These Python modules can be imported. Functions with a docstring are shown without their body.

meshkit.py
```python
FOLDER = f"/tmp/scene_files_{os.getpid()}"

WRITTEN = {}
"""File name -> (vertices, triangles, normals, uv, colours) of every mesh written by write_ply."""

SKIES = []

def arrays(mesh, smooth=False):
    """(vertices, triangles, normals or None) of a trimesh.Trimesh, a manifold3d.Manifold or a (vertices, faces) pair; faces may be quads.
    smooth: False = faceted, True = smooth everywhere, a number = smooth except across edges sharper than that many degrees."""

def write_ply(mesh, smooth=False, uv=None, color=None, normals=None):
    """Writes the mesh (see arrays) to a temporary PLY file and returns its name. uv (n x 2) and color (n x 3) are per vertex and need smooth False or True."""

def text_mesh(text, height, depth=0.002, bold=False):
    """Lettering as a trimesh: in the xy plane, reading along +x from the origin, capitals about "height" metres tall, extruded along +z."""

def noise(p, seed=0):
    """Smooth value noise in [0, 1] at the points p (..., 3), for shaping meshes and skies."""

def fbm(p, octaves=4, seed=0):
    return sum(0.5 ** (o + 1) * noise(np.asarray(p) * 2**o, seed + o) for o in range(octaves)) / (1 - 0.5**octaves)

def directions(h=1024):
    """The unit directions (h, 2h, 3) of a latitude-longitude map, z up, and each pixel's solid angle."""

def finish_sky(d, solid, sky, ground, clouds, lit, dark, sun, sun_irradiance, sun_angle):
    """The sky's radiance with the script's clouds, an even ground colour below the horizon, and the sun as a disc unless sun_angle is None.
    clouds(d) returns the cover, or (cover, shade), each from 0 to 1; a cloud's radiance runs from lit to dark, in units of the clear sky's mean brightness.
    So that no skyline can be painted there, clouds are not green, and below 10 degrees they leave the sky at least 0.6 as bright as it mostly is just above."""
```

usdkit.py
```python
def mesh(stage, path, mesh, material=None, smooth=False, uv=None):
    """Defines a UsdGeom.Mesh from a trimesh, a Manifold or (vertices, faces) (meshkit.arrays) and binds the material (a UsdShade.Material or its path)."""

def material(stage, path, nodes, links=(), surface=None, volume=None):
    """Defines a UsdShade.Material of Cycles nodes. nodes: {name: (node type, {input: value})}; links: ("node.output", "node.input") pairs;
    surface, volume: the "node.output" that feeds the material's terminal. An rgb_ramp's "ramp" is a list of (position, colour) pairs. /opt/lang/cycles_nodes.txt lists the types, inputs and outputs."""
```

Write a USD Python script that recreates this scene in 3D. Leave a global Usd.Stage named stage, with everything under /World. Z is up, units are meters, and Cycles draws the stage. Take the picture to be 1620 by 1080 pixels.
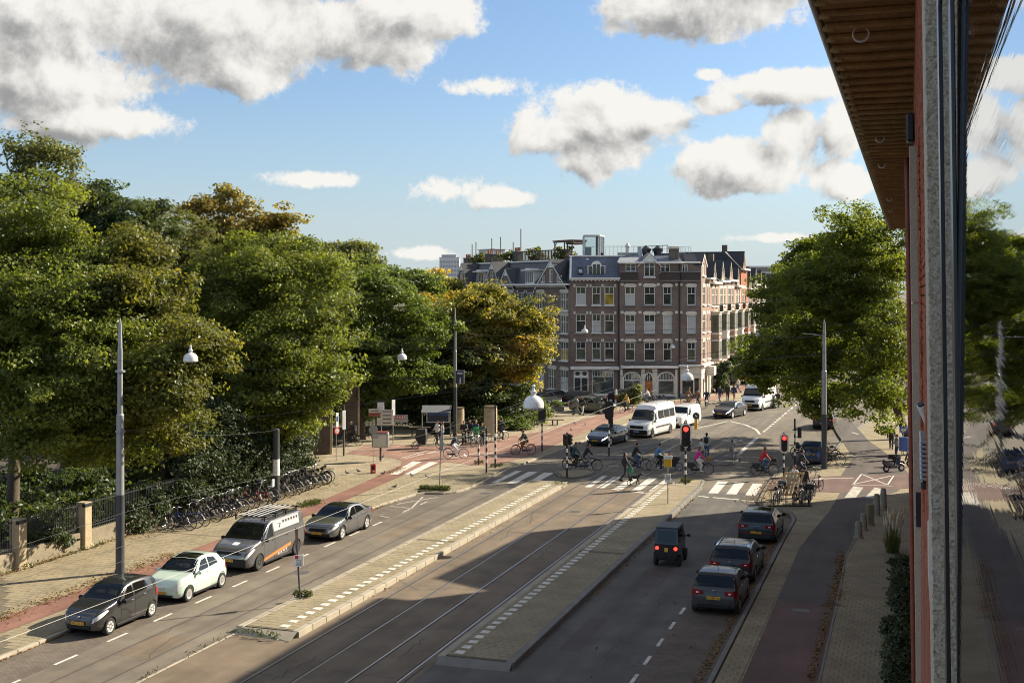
import math,random
import numpy as np,trimesh,shapely
import shapely.geometry as sg
import manifold3d as mf
from scipy.interpolate import PchipInterpolator
import usdkit,meshkit
from pxr import Usd,UsdGeom,UsdLux,UsdShade,Gf,Sdf,Vt

stage=Usd.Stage.CreateInMemory()
UsdGeom.SetStageUpAxis(stage,'Z');UsdGeom.SetStageMetersPerUnit(stage,1.0)
UsdGeom.Xform.Define(stage,'/World');stage.SetDefaultPrim(stage.GetPrimAtPath('/World'))
UsdGeom.Scope.Define(stage,'/World/Looks')
PI=math.pi

# ------------------------------------------------------------------ camera, sky, sun, exposure
FPX,EYE,CXP,CYP=1900.0,11.8,810.0,460.0  # lens and eye level, worked out from the street's own lines
YAW=math.atan((1440-810)/FPX)
CA,SA=math.cos(YAW),math.sin(YAW)
cam=UsdGeom.Camera.Define(stage,'/World/camera')
cam.CreateHorizontalApertureAttr(36.0);cam.CreateVerticalApertureAttr(24.0)
cam.CreateFocalLengthAttr(36.0*FPX/1620)
cam.CreateVerticalApertureOffsetAttr(-36.0*(540-CYP)/1620)
cam.CreateClippingRangeAttr((0.05,20000.0))
cam.CreateExposureAttr(1.18)
cam.AddTranslateOp().Set((0,0,EYE));cam.AddRotateZOp().Set(math.degrees(YAW));cam.AddRotateXOp().Set(90.0)

SUN_AZ,SUN_EL=math.radians(45.5),math.radians(30.0)  # azimuth from +y towards +x
SUN_DIR=np.array([math.sin(SUN_AZ)*math.cos(SUN_EL),math.cos(SUN_AZ)*math.cos(SUN_EL),math.sin(SUN_EL)])
SKY_STRENGTH,SUN_INTENSITY=0.062,1.25
sun=UsdLux.DistantLight.Define(stage,'/World/sun')
sun.CreateIntensityAttr(SUN_INTENSITY);sun.CreateAngleAttr(0.5);sun.CreateNormalizeAttr(True);sun.CreateColorAttr((1.0,0.885,0.70))
sun.AddRotateZOp().Set(-math.degrees(SUN_AZ));sun.AddRotateXOp().Set(-(90-math.degrees(SUN_EL)))

def sky_material():
    N,L={},[]
    N['tc']=('texture_coordinate',{})
    N['sky']=('sky_texture',dict(sky_type='single_scattering',sun_disc=False,sun_elevation=SUN_EL,sun_rotation=SUN_AZ,altitude=10.0,air_density=1.0,aerosol_density=1.0,ozone_density=1.0))
    N['nrm']=('vector_math',dict(math_type='normalize'));L.append(('tc.generated','nrm.vector1'))
    N['sep']=('separate_xyz',{});L.append(('nrm.vector','sep.vector'))
    N['az']=('math',dict(math_type='arctan2'));L+=[('sep.x','az.value1'),('sep.y','az.value2')]
    N['el']=('math',dict(math_type='arcsine'));L.append(('sep.z','el.value1'))
    N['p']=('combine_xyz',dict(z=0.0));L+=[('az.value','p.x'),('el.value','p.y')]
    # soft and fine billows, the same everywhere in the sky
    N['n1']=('noise_texture',dict(dimensions='3D',scale=15.0,detail=8.0,roughness=0.6,distortion=0.2));L.append(('nrm.vector','n1.vector'))
    N['n2']=('noise_texture',dict(dimensions='3D',scale=48.0,detail=6.0,roughness=0.65));L.append(('nrm.vector','n2.vector'))
    OFF=(0.016,0.016,0.0)
    blobs=[]
    for px,py,rx,ry,grey in CLOUDS:
        az=math.atan((px-CXP)/FPX)-YAW
        k=math.cos(math.atan((px-CXP)/FPX))
        el=math.atan((CYP-py)/FPX*k)
        blobs.append((az,el,.9*rx/FPX*k*k,.9*ry/FPX*k,grey))
    rng=random.Random(8)
    for i in range(22):  # the same kind of cumulus goes on all round and overhead
        az=-YAW+0.75+(i+rng.random()*.6)*(2*PI-1.5)/22
        az=(az+PI)%(2*PI)-PI;e=rng.uniform(0.12,1.25)
        blobs.append((az,e,rng.uniform(.10,.3)*(1+e),rng.uniform(.05,.13)*(1+e),0.3))
    for i in range(5):blobs.append((-YAW-.3+.2*i,.52+.2*(i%3),.28,.12,.5))
    def field(tag,off):
        prev=None
        for i,(a,e,rx,ry,g)in enumerate(blobs):
            q=f'{tag}{i}'
            N[q+'v']=('vector_math',dict(math_type='multiply_add',vector2=(1/rx,1/ry,0.0),vector3=((off[0]-a)/rx,(off[1]-e)/ry,0.0)))
            L.append(('p.vector',q+'v.vector1'))
            N[q+'l']=('vector_math',dict(math_type='length'));L.append((q+'v.vector',q+'l.vector1'))
            kk=1.0 if g>.1 else .62
            N[q+'w']=('math',dict(math_type='multiply_add',value2=kk,value3=1-kk));L.append((q+'l.value',q+'w.value1'))
            if prev is None:
                prev=q+'w.value'
            else:
                N[q+'m']=('math',dict(math_type='smoothmin',value3=0.35));L.extend([(prev,q+'m.value1'),(q+'w.value',q+'m.value2')])
                prev=q+'m.value'
        N[tag+'s']=('math',dict(math_type='subtract',value1=1.0));L.append((prev,tag+'s.value2'))
        N[tag+'o']=('math',dict(math_type='multiply',value2=1.7));L.append((tag+'s.value',tag+'o.value1'))
        return tag+'o.value'
    v=field('a',(0,0));w=field('b',OFF)
    N['n4']=('noise_texture',dict(dimensions='3D',scale=140.0,detail=5.0,roughness=0.6));L.append(('nrm.vector','n4.vector'))
    N['n24']=('math',dict(math_type='multiply_add',value2=0.30,value3=0.0));L+=[('n4.fac','n24.value1'),('n2.fac','n24.value3')]
    N['nn']=('math',dict(math_type='multiply_add',value2=0.52));L+=[('n24.value','nn.value1'),('n1.fac','nn.value3')]
    N['nc']=('math',dict(math_type='multiply_add',value2=3.4,value3=-2.72));L.append(('nn.value','nc.value1'))
    N['d']=('math',dict(math_type='add'));L+=[(v,'d.value1'),('nc.value','d.value2')]
    N['cover']=('map_range',dict(range_type='smoothstep',from_min=-0.06,from_max=0.54,to_min=0.0,to_max=1.0,clamp=True));L.append(('d.value','cover.value'))
    # which side of a cloud faces the sun: its thickness here less its thickness a little way sunwards
    N['n1b']=('vector_math',dict(math_type='add',vector2=(0.008,0.004,0.007)));L.append(('nrm.vector','n1b.vector1'))
    N['n3']=('noise_texture',dict(dimensions='3D',scale=15.0,detail=8.0,roughness=0.6,distortion=0.2));L.append(('n1b.vector','n3.vector'))
    N['dn']=('math',dict(math_type='subtract'));L+=[('n1.fac','dn.value1'),('n3.fac','dn.value2')]
    N['dv']=('math',dict(math_type='subtract'));L+=[(v,'dv.value1'),(w,'dv.value2')]
    N['dvk']=('math',dict(math_type='multiply',value2=0.8));L.append(('dv.value','dvk.value1'))
    N['dd']=('math',dict(math_type='multiply_add',value2=4.6));L+=[('dn.value','dd.value1'),('dvk.value','dd.value3')]
    N['thick']=('math',dict(math_type='multiply_add',value2=-0.42));L+=[('d.value','thick.value1'),('dd.value','thick.value3')]
    N['lit']=('map_range',dict(range_type='smoothstep',from_min=-1.45,from_max=0.22,to_min=0.0,to_max=1.0,clamp=True));L.append(('thick.value','lit.value'))
    N['cc']=('mix_color',dict(blend_type='mix',a=CLOUD_DARK,b=CLOUD_LIT,use_clamp=False));L.append(('lit.result','cc.fac'))
    N['mix']=('mix_color',dict(blend_type='mix',use_clamp=False));L+=[('cover.result','mix.fac'),('skyc.result','mix.a'),('cc.result','mix.b')]
    N['hz']=('rgb_ramp',{'ramp':[(0.0,(.92,)*3),(.04,(.68,)*3),(.09,(.36,)*3),(.16,(.14,)*3),(.3,(.06,)*3),(1,(.05,)*3)]});L.append(('sep.z','hz.fac'))
    N['skt']=('mix_color',dict(blend_type='multiply',fac=1.0,b=(.72,.90,1.12),use_clamp=False));L.append(('sky.color','skt.a'))
    N['skyc']=('mix_color',dict(blend_type='mix',b=(4.4,5.05,5.4),use_clamp=False));L+=[('skt.result','skyc.a'),('hz.color','skyc.fac')]  # pale air all round the horizon
    N['bg']=('background_shader',dict(strength=SKY_STRENGTH));L.append(('mix.result','bg.color'))
    return usdkit.material(stage,'/World/Looks/sky_air',N,L,surface='bg.background')

# (x, y, half width, half height in the photograph's pixels, greyness): turned into directions in the sky above
CLOUDS=[(40,20,330,120,1),(90,130,190,75,1),(140,188,150,34,1),(330,40,260,95,1),(390,110,90,50,1),(560,60,150,70,.5),(640,20,130,50,.5),
          (300,-120,500,130,1),(1090,5,210,62,.8),(1180,-60,240,80,.8),
          (965,190,140,64,.4),(885,215,85,45,.4),(935,248,80,40,.4),(1035,185,66,40,.3),
          (765,137,68,20,0),(485,284,78,16,0),(700,300,80,27,0),(785,312,60,14,0),
          (1240,138,115,32,.2),(1140,165,45,18,.2),(1180,262,125,50,.4),(1250,215,55,48,.4),(1330,290,60,42,.2),(1345,200,62,60,.2),
          (1235,376,70,9,0),(670,402,50,12,0),(1120,118,22,10,0)]
CLOUD_LIT,CLOUD_DARK=(6.7,6.55,6.2),(2.35,2.36,2.38)
sky=UsdLux.DomeLight.Define(stage,'/World/sky');sky.CreateIntensityAttr(1.0)
UsdShade.MaterialBindingAPI.Apply(sky.GetPrim()).Bind(sky_material())
sky.GetPrim().SetCustomDataByKey('label','blue sky with white and grey cumulus clouds');sky.GetPrim().SetCustomDataByKey('kind','structure')

# ------------------------------------------------------------------ helpers
def at(px,py,z=0.0):
    """The point of the plane at height z that the photograph shows at the pixel px, py."""
    Z=FPX*(EYE-z)/(py-CYP);X=(px-CXP)*Z/FPX
    return np.array([X*CA-Z*SA,X*SA+Z*CA,z])
def deep(px,py,Z):
    """The point Z metres away along the view that the photograph shows at px, py."""
    X=(px-CXP)*Z/FPX
    return np.array([X*CA-Z*SA,X*SA+Z*CA,EYE-(py-CYP)*Z/FPX])
def depth(p):return-p[0]*SA+p[1]*CA
def height(p,py):return EYE-(py-CYP)*depth(p)/FPX
USED={}
def numbered(parent,name):
    k=(parent,name);n=USED.get(k,-1)+1;USED[k]=n
    return name if n==0 else f'{name}_{n:03d}'
def info(o,label=None,cat=None,group=None,kind=None):
    o=o.GetPrim()if hasattr(o,'GetPrim')else o
    for k,v in(('label',label),('category',cat),('group',group),('kind',kind)):
        if v:o.SetCustomDataByKey(k,v)
    return o
def thing(name,label=None,cat=None,loc=(0,0,0),rz=0.0,group=None,kind=None,scale=None):
    x=UsdGeom.Xform.Define(stage,'/World/'+numbered('/World',name))
    x.AddTranslateOp().Set(tuple(float(v)for v in loc));x.AddRotateZOp().Set(math.degrees(rz))
    if scale:x.AddScaleOp().Set(tuple(float(v)for v in scale))
    return info(x,label,cat,group,kind)
def part(parent,name,mesh,mat,label=None,smooth=False,kind=None):
    base=str(parent.GetPath())if parent is not None else '/World'
    if isinstance(mesh,MB):mesh=mesh.mesh()
    m=usdkit.mesh(stage,base+'/'+numbered(base,name),mesh,mat,smooth=smooth)
    return info(m,label,None,None,kind)
def solo(name,mesh,mat,label=None,cat=None,group=None,kind=None,smooth=False):
    o=part(None,name,mesh,mat,None,smooth);return info(o,label,cat,group,kind)
def copy(src,loc,rz=0.0,label=None,cat=None,group=None,scale=None):
    cd=src.GetCustomData();nm=src.GetName();nm=nm[:-4]if nm[-4:-3]=='_' and nm[-3:].isdigit()else nm
    x=thing(nm,label or cd.get('label'),cat or cd.get('category'),loc,rz,group or cd.get('group'),None,scale)
    x.GetReferences().AddInternalReference(src.GetPath());x.SetInstanceable(True)
    return x
def move(o,loc,rz=0.0):
    o.GetAttribute('xformOp:translate').Set(Gf.Vec3d(*[float(v)for v in loc]));o.GetAttribute('xformOp:rotateZ').Set(math.degrees(rz))

BOXV=np.array([[x,y,z]for x in(-.5,.5)for y in(-.5,.5)for z in(-.5,.5)])
BOXF=np.array([[0,1,3],[0,3,2],[4,6,7],[4,7,5],[0,4,5],[0,5,1],[2,3,7],[2,7,6],[0,2,6],[0,6,4],[1,5,7],[1,7,3]])
class MB:
    """Collects shapes into one mesh."""
    def __init__(s):s.v,s.f,s.n=[],[],0
    def add(s,v,f,M=None):
        v=np.asarray(v,float);f=np.asarray(f,int)
        if f.shape[1]==4:f=np.vstack([f[:,[0,1,2]],f[:,[0,2,3]]])
        if M is not None:v=v@M[:3,:3].T+M[:3,3]
        s.v.append(v);s.f.append(f+s.n);s.n+=len(v);return s
    def tm(s,m,M=None):
        if hasattr(m,'to_mesh'):
            q=m.to_mesh();return s.add(q.vert_properties[:,:3],q.tri_verts,M)
        return s.add(m.vertices,m.faces,M)
    def box(s,c,d,rz=0.0,M=None):
        v=BOXV*np.asarray(d,float)
        if rz:v=v@np.array([[math.cos(rz),-math.sin(rz),0],[math.sin(rz),math.cos(rz),0],[0,0,1]]).T
        return s.add(v+np.asarray(c,float),BOXF,M)
    def span(s,lo,hi,M=None):
        lo,hi=np.asarray(lo,float),np.asarray(hi,float);return s.box((lo+hi)/2,np.abs(hi-lo),0,M)
    def bevbox(s,c,d,b=0.01,rz=0.0,M=None):
        """A box with its edges taken off."""
        h=np.asarray(d,float)/2;b=min(b,h.min()*.9)
        P=[(sx*(h[0]-b*(k!=0)),sy*(h[1]-b*(k!=1)),sz*(h[2]-b*(k!=2)))for sx in(-1,1)for sy in(-1,1)for sz in(-1,1)for k in range(3)]
        m=mf.Manifold.hull_points(np.array(P)).to_mesh();v=np.array(m.vert_properties[:,:3],float)
        if rz:v=v@np.array([[math.cos(rz),-math.sin(rz),0],[math.sin(rz),math.cos(rz),0],[0,0,1]]).T
        return s.add(v+np.asarray(c,float),m.tri_verts,M)
    def tube(s,pts,r,n=8,caps=True):
        p=np.asarray(pts,float);r=np.broadcast_to(r,(len(p),)).astype(float)
        t=np.gradient(p,axis=0);t/=np.linalg.norm(t,axis=1,keepdims=True)+1e-12
        a=np.cross(t,np.where(np.abs(t[:,2:])<.9,[0,0,1.],[1.,0,0]));a/=np.linalg.norm(a,axis=1,keepdims=True)+1e-12
        for i in range(1,len(a)):
            q=a[i-1]-t[i]*(a[i-1]@t[i]);q/=np.linalg.norm(q)+1e-12;a[i]=q
        b=np.cross(t,a);an=np.arange(n)*2*PI/n
        v=(p[:,None]+r[:,None,None]*(np.cos(an)[None,:,None]*a[:,None]+np.sin(an)[None,:,None]*b[:,None])).reshape(-1,3)
        i,j=np.meshgrid(np.arange(len(p)-1),np.arange(n),indexing='ij')
        q=np.stack([i*n+j,i*n+(j+1)%n,(i+1)*n+(j+1)%n,(i+1)*n+j],-1).reshape(-1,4)
        f=np.vstack([q[:,[0,1,2]],q[:,[0,2,3]]])
        if caps:
            e=(len(p)-1)*n
            f=np.vstack([f,[[0,k+1,k]for k in range(1,n-1)],[[e,e+k,e+k+1]for k in range(1,n-1)]])
        return s.add(v,f)
    def lathe(s,prof,n=20,M=None,loc=(0,0,0)):
        """prof: (radius, z) from bottom to top."""
        pr=np.asarray(prof,float);an=np.arange(n)*2*PI/n
        v=np.stack([pr[:,0,None]*np.cos(an),pr[:,0,None]*np.sin(an),np.broadcast_to(pr[:,1,None],(len(pr),n))],-1).reshape(-1,3)+np.asarray(loc,float)
        i,j=np.meshgrid(np.arange(len(pr)-1),np.arange(n),indexing='ij')
        q=np.stack([i*n+j,i*n+(j+1)%n,(i+1)*n+(j+1)%n,(i+1)*n+j],-1).reshape(-1,4)
        f=[q[:,[0,1,2]],q[:,[0,2,3]]];e=(len(pr)-1)*n
        if pr[0,0]>1e-6:f.append(np.array([[0,k+1,k]for k in range(1,n-1)]))
        if pr[-1,0]>1e-6:f.append(np.array([[e,e+k,e+k+1]for k in range(1,n-1)]))
        return s.add(v,np.vstack(f),M)
    def prism(s,poly,z0,z1,M=None):
        """poly: a shapely polygon or points in xy, raised from z0 to z1."""
        g=poly if hasattr(poly,'geom_type')else sg.Polygon(poly)
        for q in getattr(g,'geoms',[g]):
            if q.area>1e-6:
                m=trimesh.creation.extrude_polygon(q,z1-z0,engine='earcut');s.add(m.vertices+[0,0,z0],m.faces,M)
        return s
    def quad(s,a,b,c,d):return s.add([a,b,c,d],[[0,1,2],[0,2,3]])
    def mesh(s):return trimesh.Trimesh(np.vstack(s.v),np.vstack(s.f),process=False)

def mat4(x=(1,0,0),y=(0,1,0),z=(0,0,1),o=(0,0,0)):
    M=np.eye(4);M[:3,0],M[:3,1],M[:3,2],M[:3,3]=x,y,z,o;return M
def rotz(a,o=(0,0,0)):return mat4((math.cos(a),math.sin(a),0),(-math.sin(a),math.cos(a),0),(0,0,1),o)

# ------------------------------------------------------------------ materials
MATS={}
def look(name,nodes,links,surface='p.BSDF'):
    MATS[name]=usdkit.material(stage,'/World/Looks/'+name,nodes,links,surface=surface);return MATS[name]
def plain(name,col,rough=0.6,metal=0.0,var=0.0,vscale=3.0,bump=0.0,bscale=30.0,coat=0.0,spec=0.5,space='position',col2=None,fine=0.0,fscale=60.0,rnd=0.0):
    """A principled surface with blotches of tone (var), fine speckle (fine) and relief (bump)."""
    N={'p':('principled_bsdf',dict(base_color=col,roughness=rough,metallic=metal,coat_weight=coat,specular_ior_level=spec))};L=[]
    N['g']=('geometry',{})if space=='position' else('texture_coordinate',{})
    src='g.position' if space=='position' else 'g.object'
    cur=None
    if var or fine or rnd:
        lo=tuple(c*(1-var)for c in col);hi=col2 or tuple(min(1,c*(1+var))for c in col)
        N['n']=('noise_texture',dict(scale=vscale,detail=5.0,roughness=0.6));L.append((src,'n.vector'))
        N['r']=('rgb_ramp',{'ramp':[(0.3,lo),(0.7,hi)]});L.append(('n.fac','r.fac'));cur='r.color'
    if fine:
        N['n2']=('noise_texture',dict(scale=fscale,detail=3.0,roughness=0.7));L.append((src,'n2.vector'))
        N['r2']=('rgb_ramp',{'ramp':[(0.3,(1-fine,)*3),(0.7,(1+fine,)*3)]});L.append(('n2.fac','r2.fac'))
        N['m2']=('mix_color',dict(blend_type='multiply',fac=1.0,use_clamp=False));L+=[(cur,'m2.a'),('r2.color','m2.b')];cur='m2.result'
    if rnd:
        N['oi']=('geometry',{});N['r3']=('rgb_ramp',{'ramp':[(0,(1-rnd,)*3),(1,(1+rnd,)*3)]});L.append(('oi.random_per_island','r3.fac'))
        N['m3']=('mix_color',dict(blend_type='multiply',fac=1.0,use_clamp=False));L+=[(cur,'m3.a'),('r3.color','m3.b')];cur='m3.result'
    if cur:L.append((cur,'p.base_color'))
    if bump:
        N['bn']=('noise_texture',dict(scale=bscale,detail=4.0,roughness=0.6));L.append((src,'bn.vector'))
        N['b']=('bump',dict(strength=bump,distance=0.02));L+=[('bn.fac','b.height'),('b.normal','p.normal')]
    return look(name,N,L)
# ------------------------------------------------------------------ ground materials
def asphalt(name,col,var=0.22,patch=0.5,rough=0.85,tracks=False):
    N={'p':('principled_bsdf',dict(roughness=rough,specular_ior_level=0.3)),'g':('geometry',{}),
         'n':('noise_texture',dict(scale=0.55,detail=6.0,roughness=0.62)),'n2':('noise_texture',dict(scale=55.0,detail=2.0,roughness=0.8)),
         'm':('mapping',dict(scale=(1.0,0.07,1.0))),'n3':('noise_texture',dict(scale=1.3,detail=4.0)),
         'r':('rgb_ramp',{'ramp':[(0.32,tuple(c*(1-var)for c in col)),(0.68,tuple(c*(1+var)for c in col))]}),
         'r2':('rgb_ramp',{'ramp':[(0.25,(0.72,)*3),(0.75,(1.26,)*3)]}),'r3':('rgb_ramp',{'ramp':[(0.3,(0.78,)*3),(0.7,(1.14,)*3)]}),
         'x':('mix_color',dict(blend_type='multiply',fac=1.0,use_clamp=False)),'y':('mix_color',dict(blend_type='multiply',fac=1.0,use_clamp=False)),
         'b':('bump',dict(strength=0.35,distance=0.01))}
    L=[('g.position','n.vector'),('g.position','n2.vector'),('g.position','m.vector'),('m.vector','n3.vector'),('n.fac','r.fac'),('n2.fac','r2.fac'),('n3.fac','r3.fac'),
         ('r.color','x.a'),('r2.color','x.b'),('x.result','y.a'),('r3.color','y.b'),('y.result','p.base_color'),('n2.fac','b.height'),('b.normal','p.normal')]
    return look(name,N,L)
def paving(name,c1,c2,mortar,bw,rh,rot=0.0,msize=0.012,offset=0.5,bump=0.5,var=0.2):
    """Paving whose slabs are too far off to tell apart: the same bond as the built slabs nearer by."""
    N={'p':('principled_bsdf',dict(roughness=0.9,specular_ior_level=0.25)),'g':('geometry',{}),'mp':('mapping',dict(rotation=(0,0,rot))),
         'bt':('brick_texture',dict(color1=c1,color2=c2,mortar=mortar,scale=1.0,brick_width=bw,row_height=rh,mortar_size=msize,mortar_smooth=0.3,offset=offset,bias=0.0)),
         'n':('noise_texture',dict(scale=0.8,detail=6.0,roughness=0.65)),'r':('rgb_ramp',{'ramp':[(0.3,(1-var,)*3),(0.7,(1+var,)*3)]}),
         'n2':('noise_texture',dict(scale=45.0,detail=3.0)),'r2':('rgb_ramp',{'ramp':[(0.3,(0.84,)*3),(0.7,(1.16,)*3)]}),
         'x':('mix_color',dict(blend_type='multiply',fac=1.0,use_clamp=False)),'y':('mix_color',dict(blend_type='multiply',fac=1.0,use_clamp=False)),
         'b':('bump',dict(strength=bump,distance=0.006,invert=True))}
    L=[('g.position','mp.vector'),('mp.vector','bt.vector'),('g.position','n.vector'),('g.position','n2.vector'),('n.fac','r.fac'),('n2.fac','r2.fac'),
         ('bt.color','x.a'),('r.color','x.b'),('x.result','y.a'),('r2.color','y.b'),('y.result','p.base_color'),('bt.fac','b.height'),('b.normal','p.normal')]
    return look(name,N,L)
SLAB=(0.285,0.240,0.155)
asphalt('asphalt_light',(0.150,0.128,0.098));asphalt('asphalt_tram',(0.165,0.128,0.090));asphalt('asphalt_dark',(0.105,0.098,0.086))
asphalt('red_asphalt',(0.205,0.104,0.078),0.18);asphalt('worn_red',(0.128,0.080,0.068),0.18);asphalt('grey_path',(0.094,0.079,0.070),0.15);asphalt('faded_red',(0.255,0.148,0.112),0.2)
paving('far_paving',SLAB,tuple(c*.86 for c in SLAB),tuple(c*.5 for c in SLAB),0.3,0.3)
paving('plaza_paving',(0.325,0.270,0.185),(0.28,0.235,0.16),(0.19,0.16,0.11),0.3,0.3)
paving('brick_paving',(0.165,0.135,0.105),(0.125,0.105,0.085),(0.07,0.06,0.05),0.21,0.085,rot=0.0,msize=0.008)
plain('slab',SLAB,0.9,var=0.2,vscale=0.8,fine=0.13,fscale=45,rnd=0.13,spec=0.25)
plain('slab_joint',tuple(c*.42 for c in SLAB),0.95,var=0.2,vscale=2)
plain('kerb_stone',(0.36,0.32,0.25),0.85,var=0.16,vscale=1.2,fine=0.15,fscale=50,rnd=0.1,spec=0.25)
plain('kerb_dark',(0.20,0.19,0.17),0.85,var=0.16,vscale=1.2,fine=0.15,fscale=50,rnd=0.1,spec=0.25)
plain('road_paint',(0.56,0.535,0.47),0.7,var=0.28,vscale=3.2,fine=0.22,fscale=28,spec=0.3)
plain('worn_paint',(0.40,0.38,0.33),0.8,var=0.35,vscale=3.5,fine=0.2,fscale=28,spec=0.3)
plain('soil',(0.055,0.045,0.028),1.0,var=0.4,vscale=0.7,fine=0.3,fscale=8)
plain('rail_steel',(0.42,0.40,0.37),0.32,0.9,var=0.2,vscale=3)
plain('rail_groove',(0.03,0.028,0.025),0.8)
plain('iron_cover',(0.10,0.095,0.09),0.6,0.4,var=0.2,vscale=9)

KERB=0.11
def P2(*px):return[tuple(at(x,y)[:2])for x,y in px]
def R(x0,x1,y0,y1):return[(x0,y0),(x1,y0),(x1,y1),(x0,y1)]
def sheet(parent,name,poly,z,mat,label=None):
    g=poly if hasattr(poly,'geom_type')else sg.Polygon(poly)
    g=g.buffer(0);m=MB()
    for q in getattr(g,'geoms',[g]):
        v,f=trimesh.creation.triangulate_polygon(q,engine='earcut');m.add(np.c_[v,np.full(len(v),z)],f)
    return part(parent,name,m,mat,label)

solo('ground',MB().quad((-4000,-3000,-.03),(4000,-3000,-.03),(4000,6000,-.03),(-4000,6000,-.03)),MATS['soil'],'dark earth of the park and the land beyond',kind='structure')

# the carriageways, one road with its painted marks
road=thing('road','asphalt street with tram tracks, zebra crossings and lane marks',kind='structure')
left_edge=[(865,720),(920,699),(985,674),(1052,649),(1110,641),(1170,634),(1215,619)]
sheet(road,'asphalt',R(-25.65,-22.1,-20,71),0,MATS['asphalt_light'])
sheet(road,'parking_bay',R(-27.6,-25.65,-20,71),0,MATS['brick_paving'])
sheet(road,'tram_bed',R(-22.1,-14.3,-20,71),0,MATS['asphalt_tram'])
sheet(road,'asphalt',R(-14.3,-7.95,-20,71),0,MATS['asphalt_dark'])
sheet(road,'parking_bay',R(-7.95,-5.0,-20,71),0,MATS['brick_paving'])
sheet(road,'asphalt',[(-27.6,71),(-5,71),(-2,71),(30,71),(30,78),(-2,78),(-5,100),(3.5,180),(25,420),(-5,420),(-14.5,180),(-17,135),(-24,112),(-29,90)],0,MATS['asphalt_light'])
sheet(road,'asphalt',R(-3000,3000,420,5000),-.01,MATS['asphalt_light'])
# tram rails: a bright head beside a groove
for k,x in enumerate((-19.15,-17.68,-16.15,-14.68)):
    ys=[-20,30,50,70,84,98,114,135,180,300];xs=[x,x,x,x,x+.35,x+1.1,x+2.6,x+5.0,x+11,x+26]
    f=PchipInterpolator(ys,xs);yy=np.concatenate([[-20,30,50,66],np.arange(70,300,6.0)])
    for nm,off,w,z,mt in(('rail',0,.055,.006,'rail_steel'),('rail_groove',.065 if k%2==0 else-.065,.045,.004,'rail_groove')):
        xx=f(yy)+off;v=np.vstack([np.c_[xx-w/2,yy,np.full(len(yy),z)],np.c_[xx+w/2,yy,np.full(len(yy),z)]]);n=len(yy);i=np.arange(n-1)
        part(road,nm,MB().add(v,np.stack([i,i+n,i+n+1,i+1],1)),MATS[mt])
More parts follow.
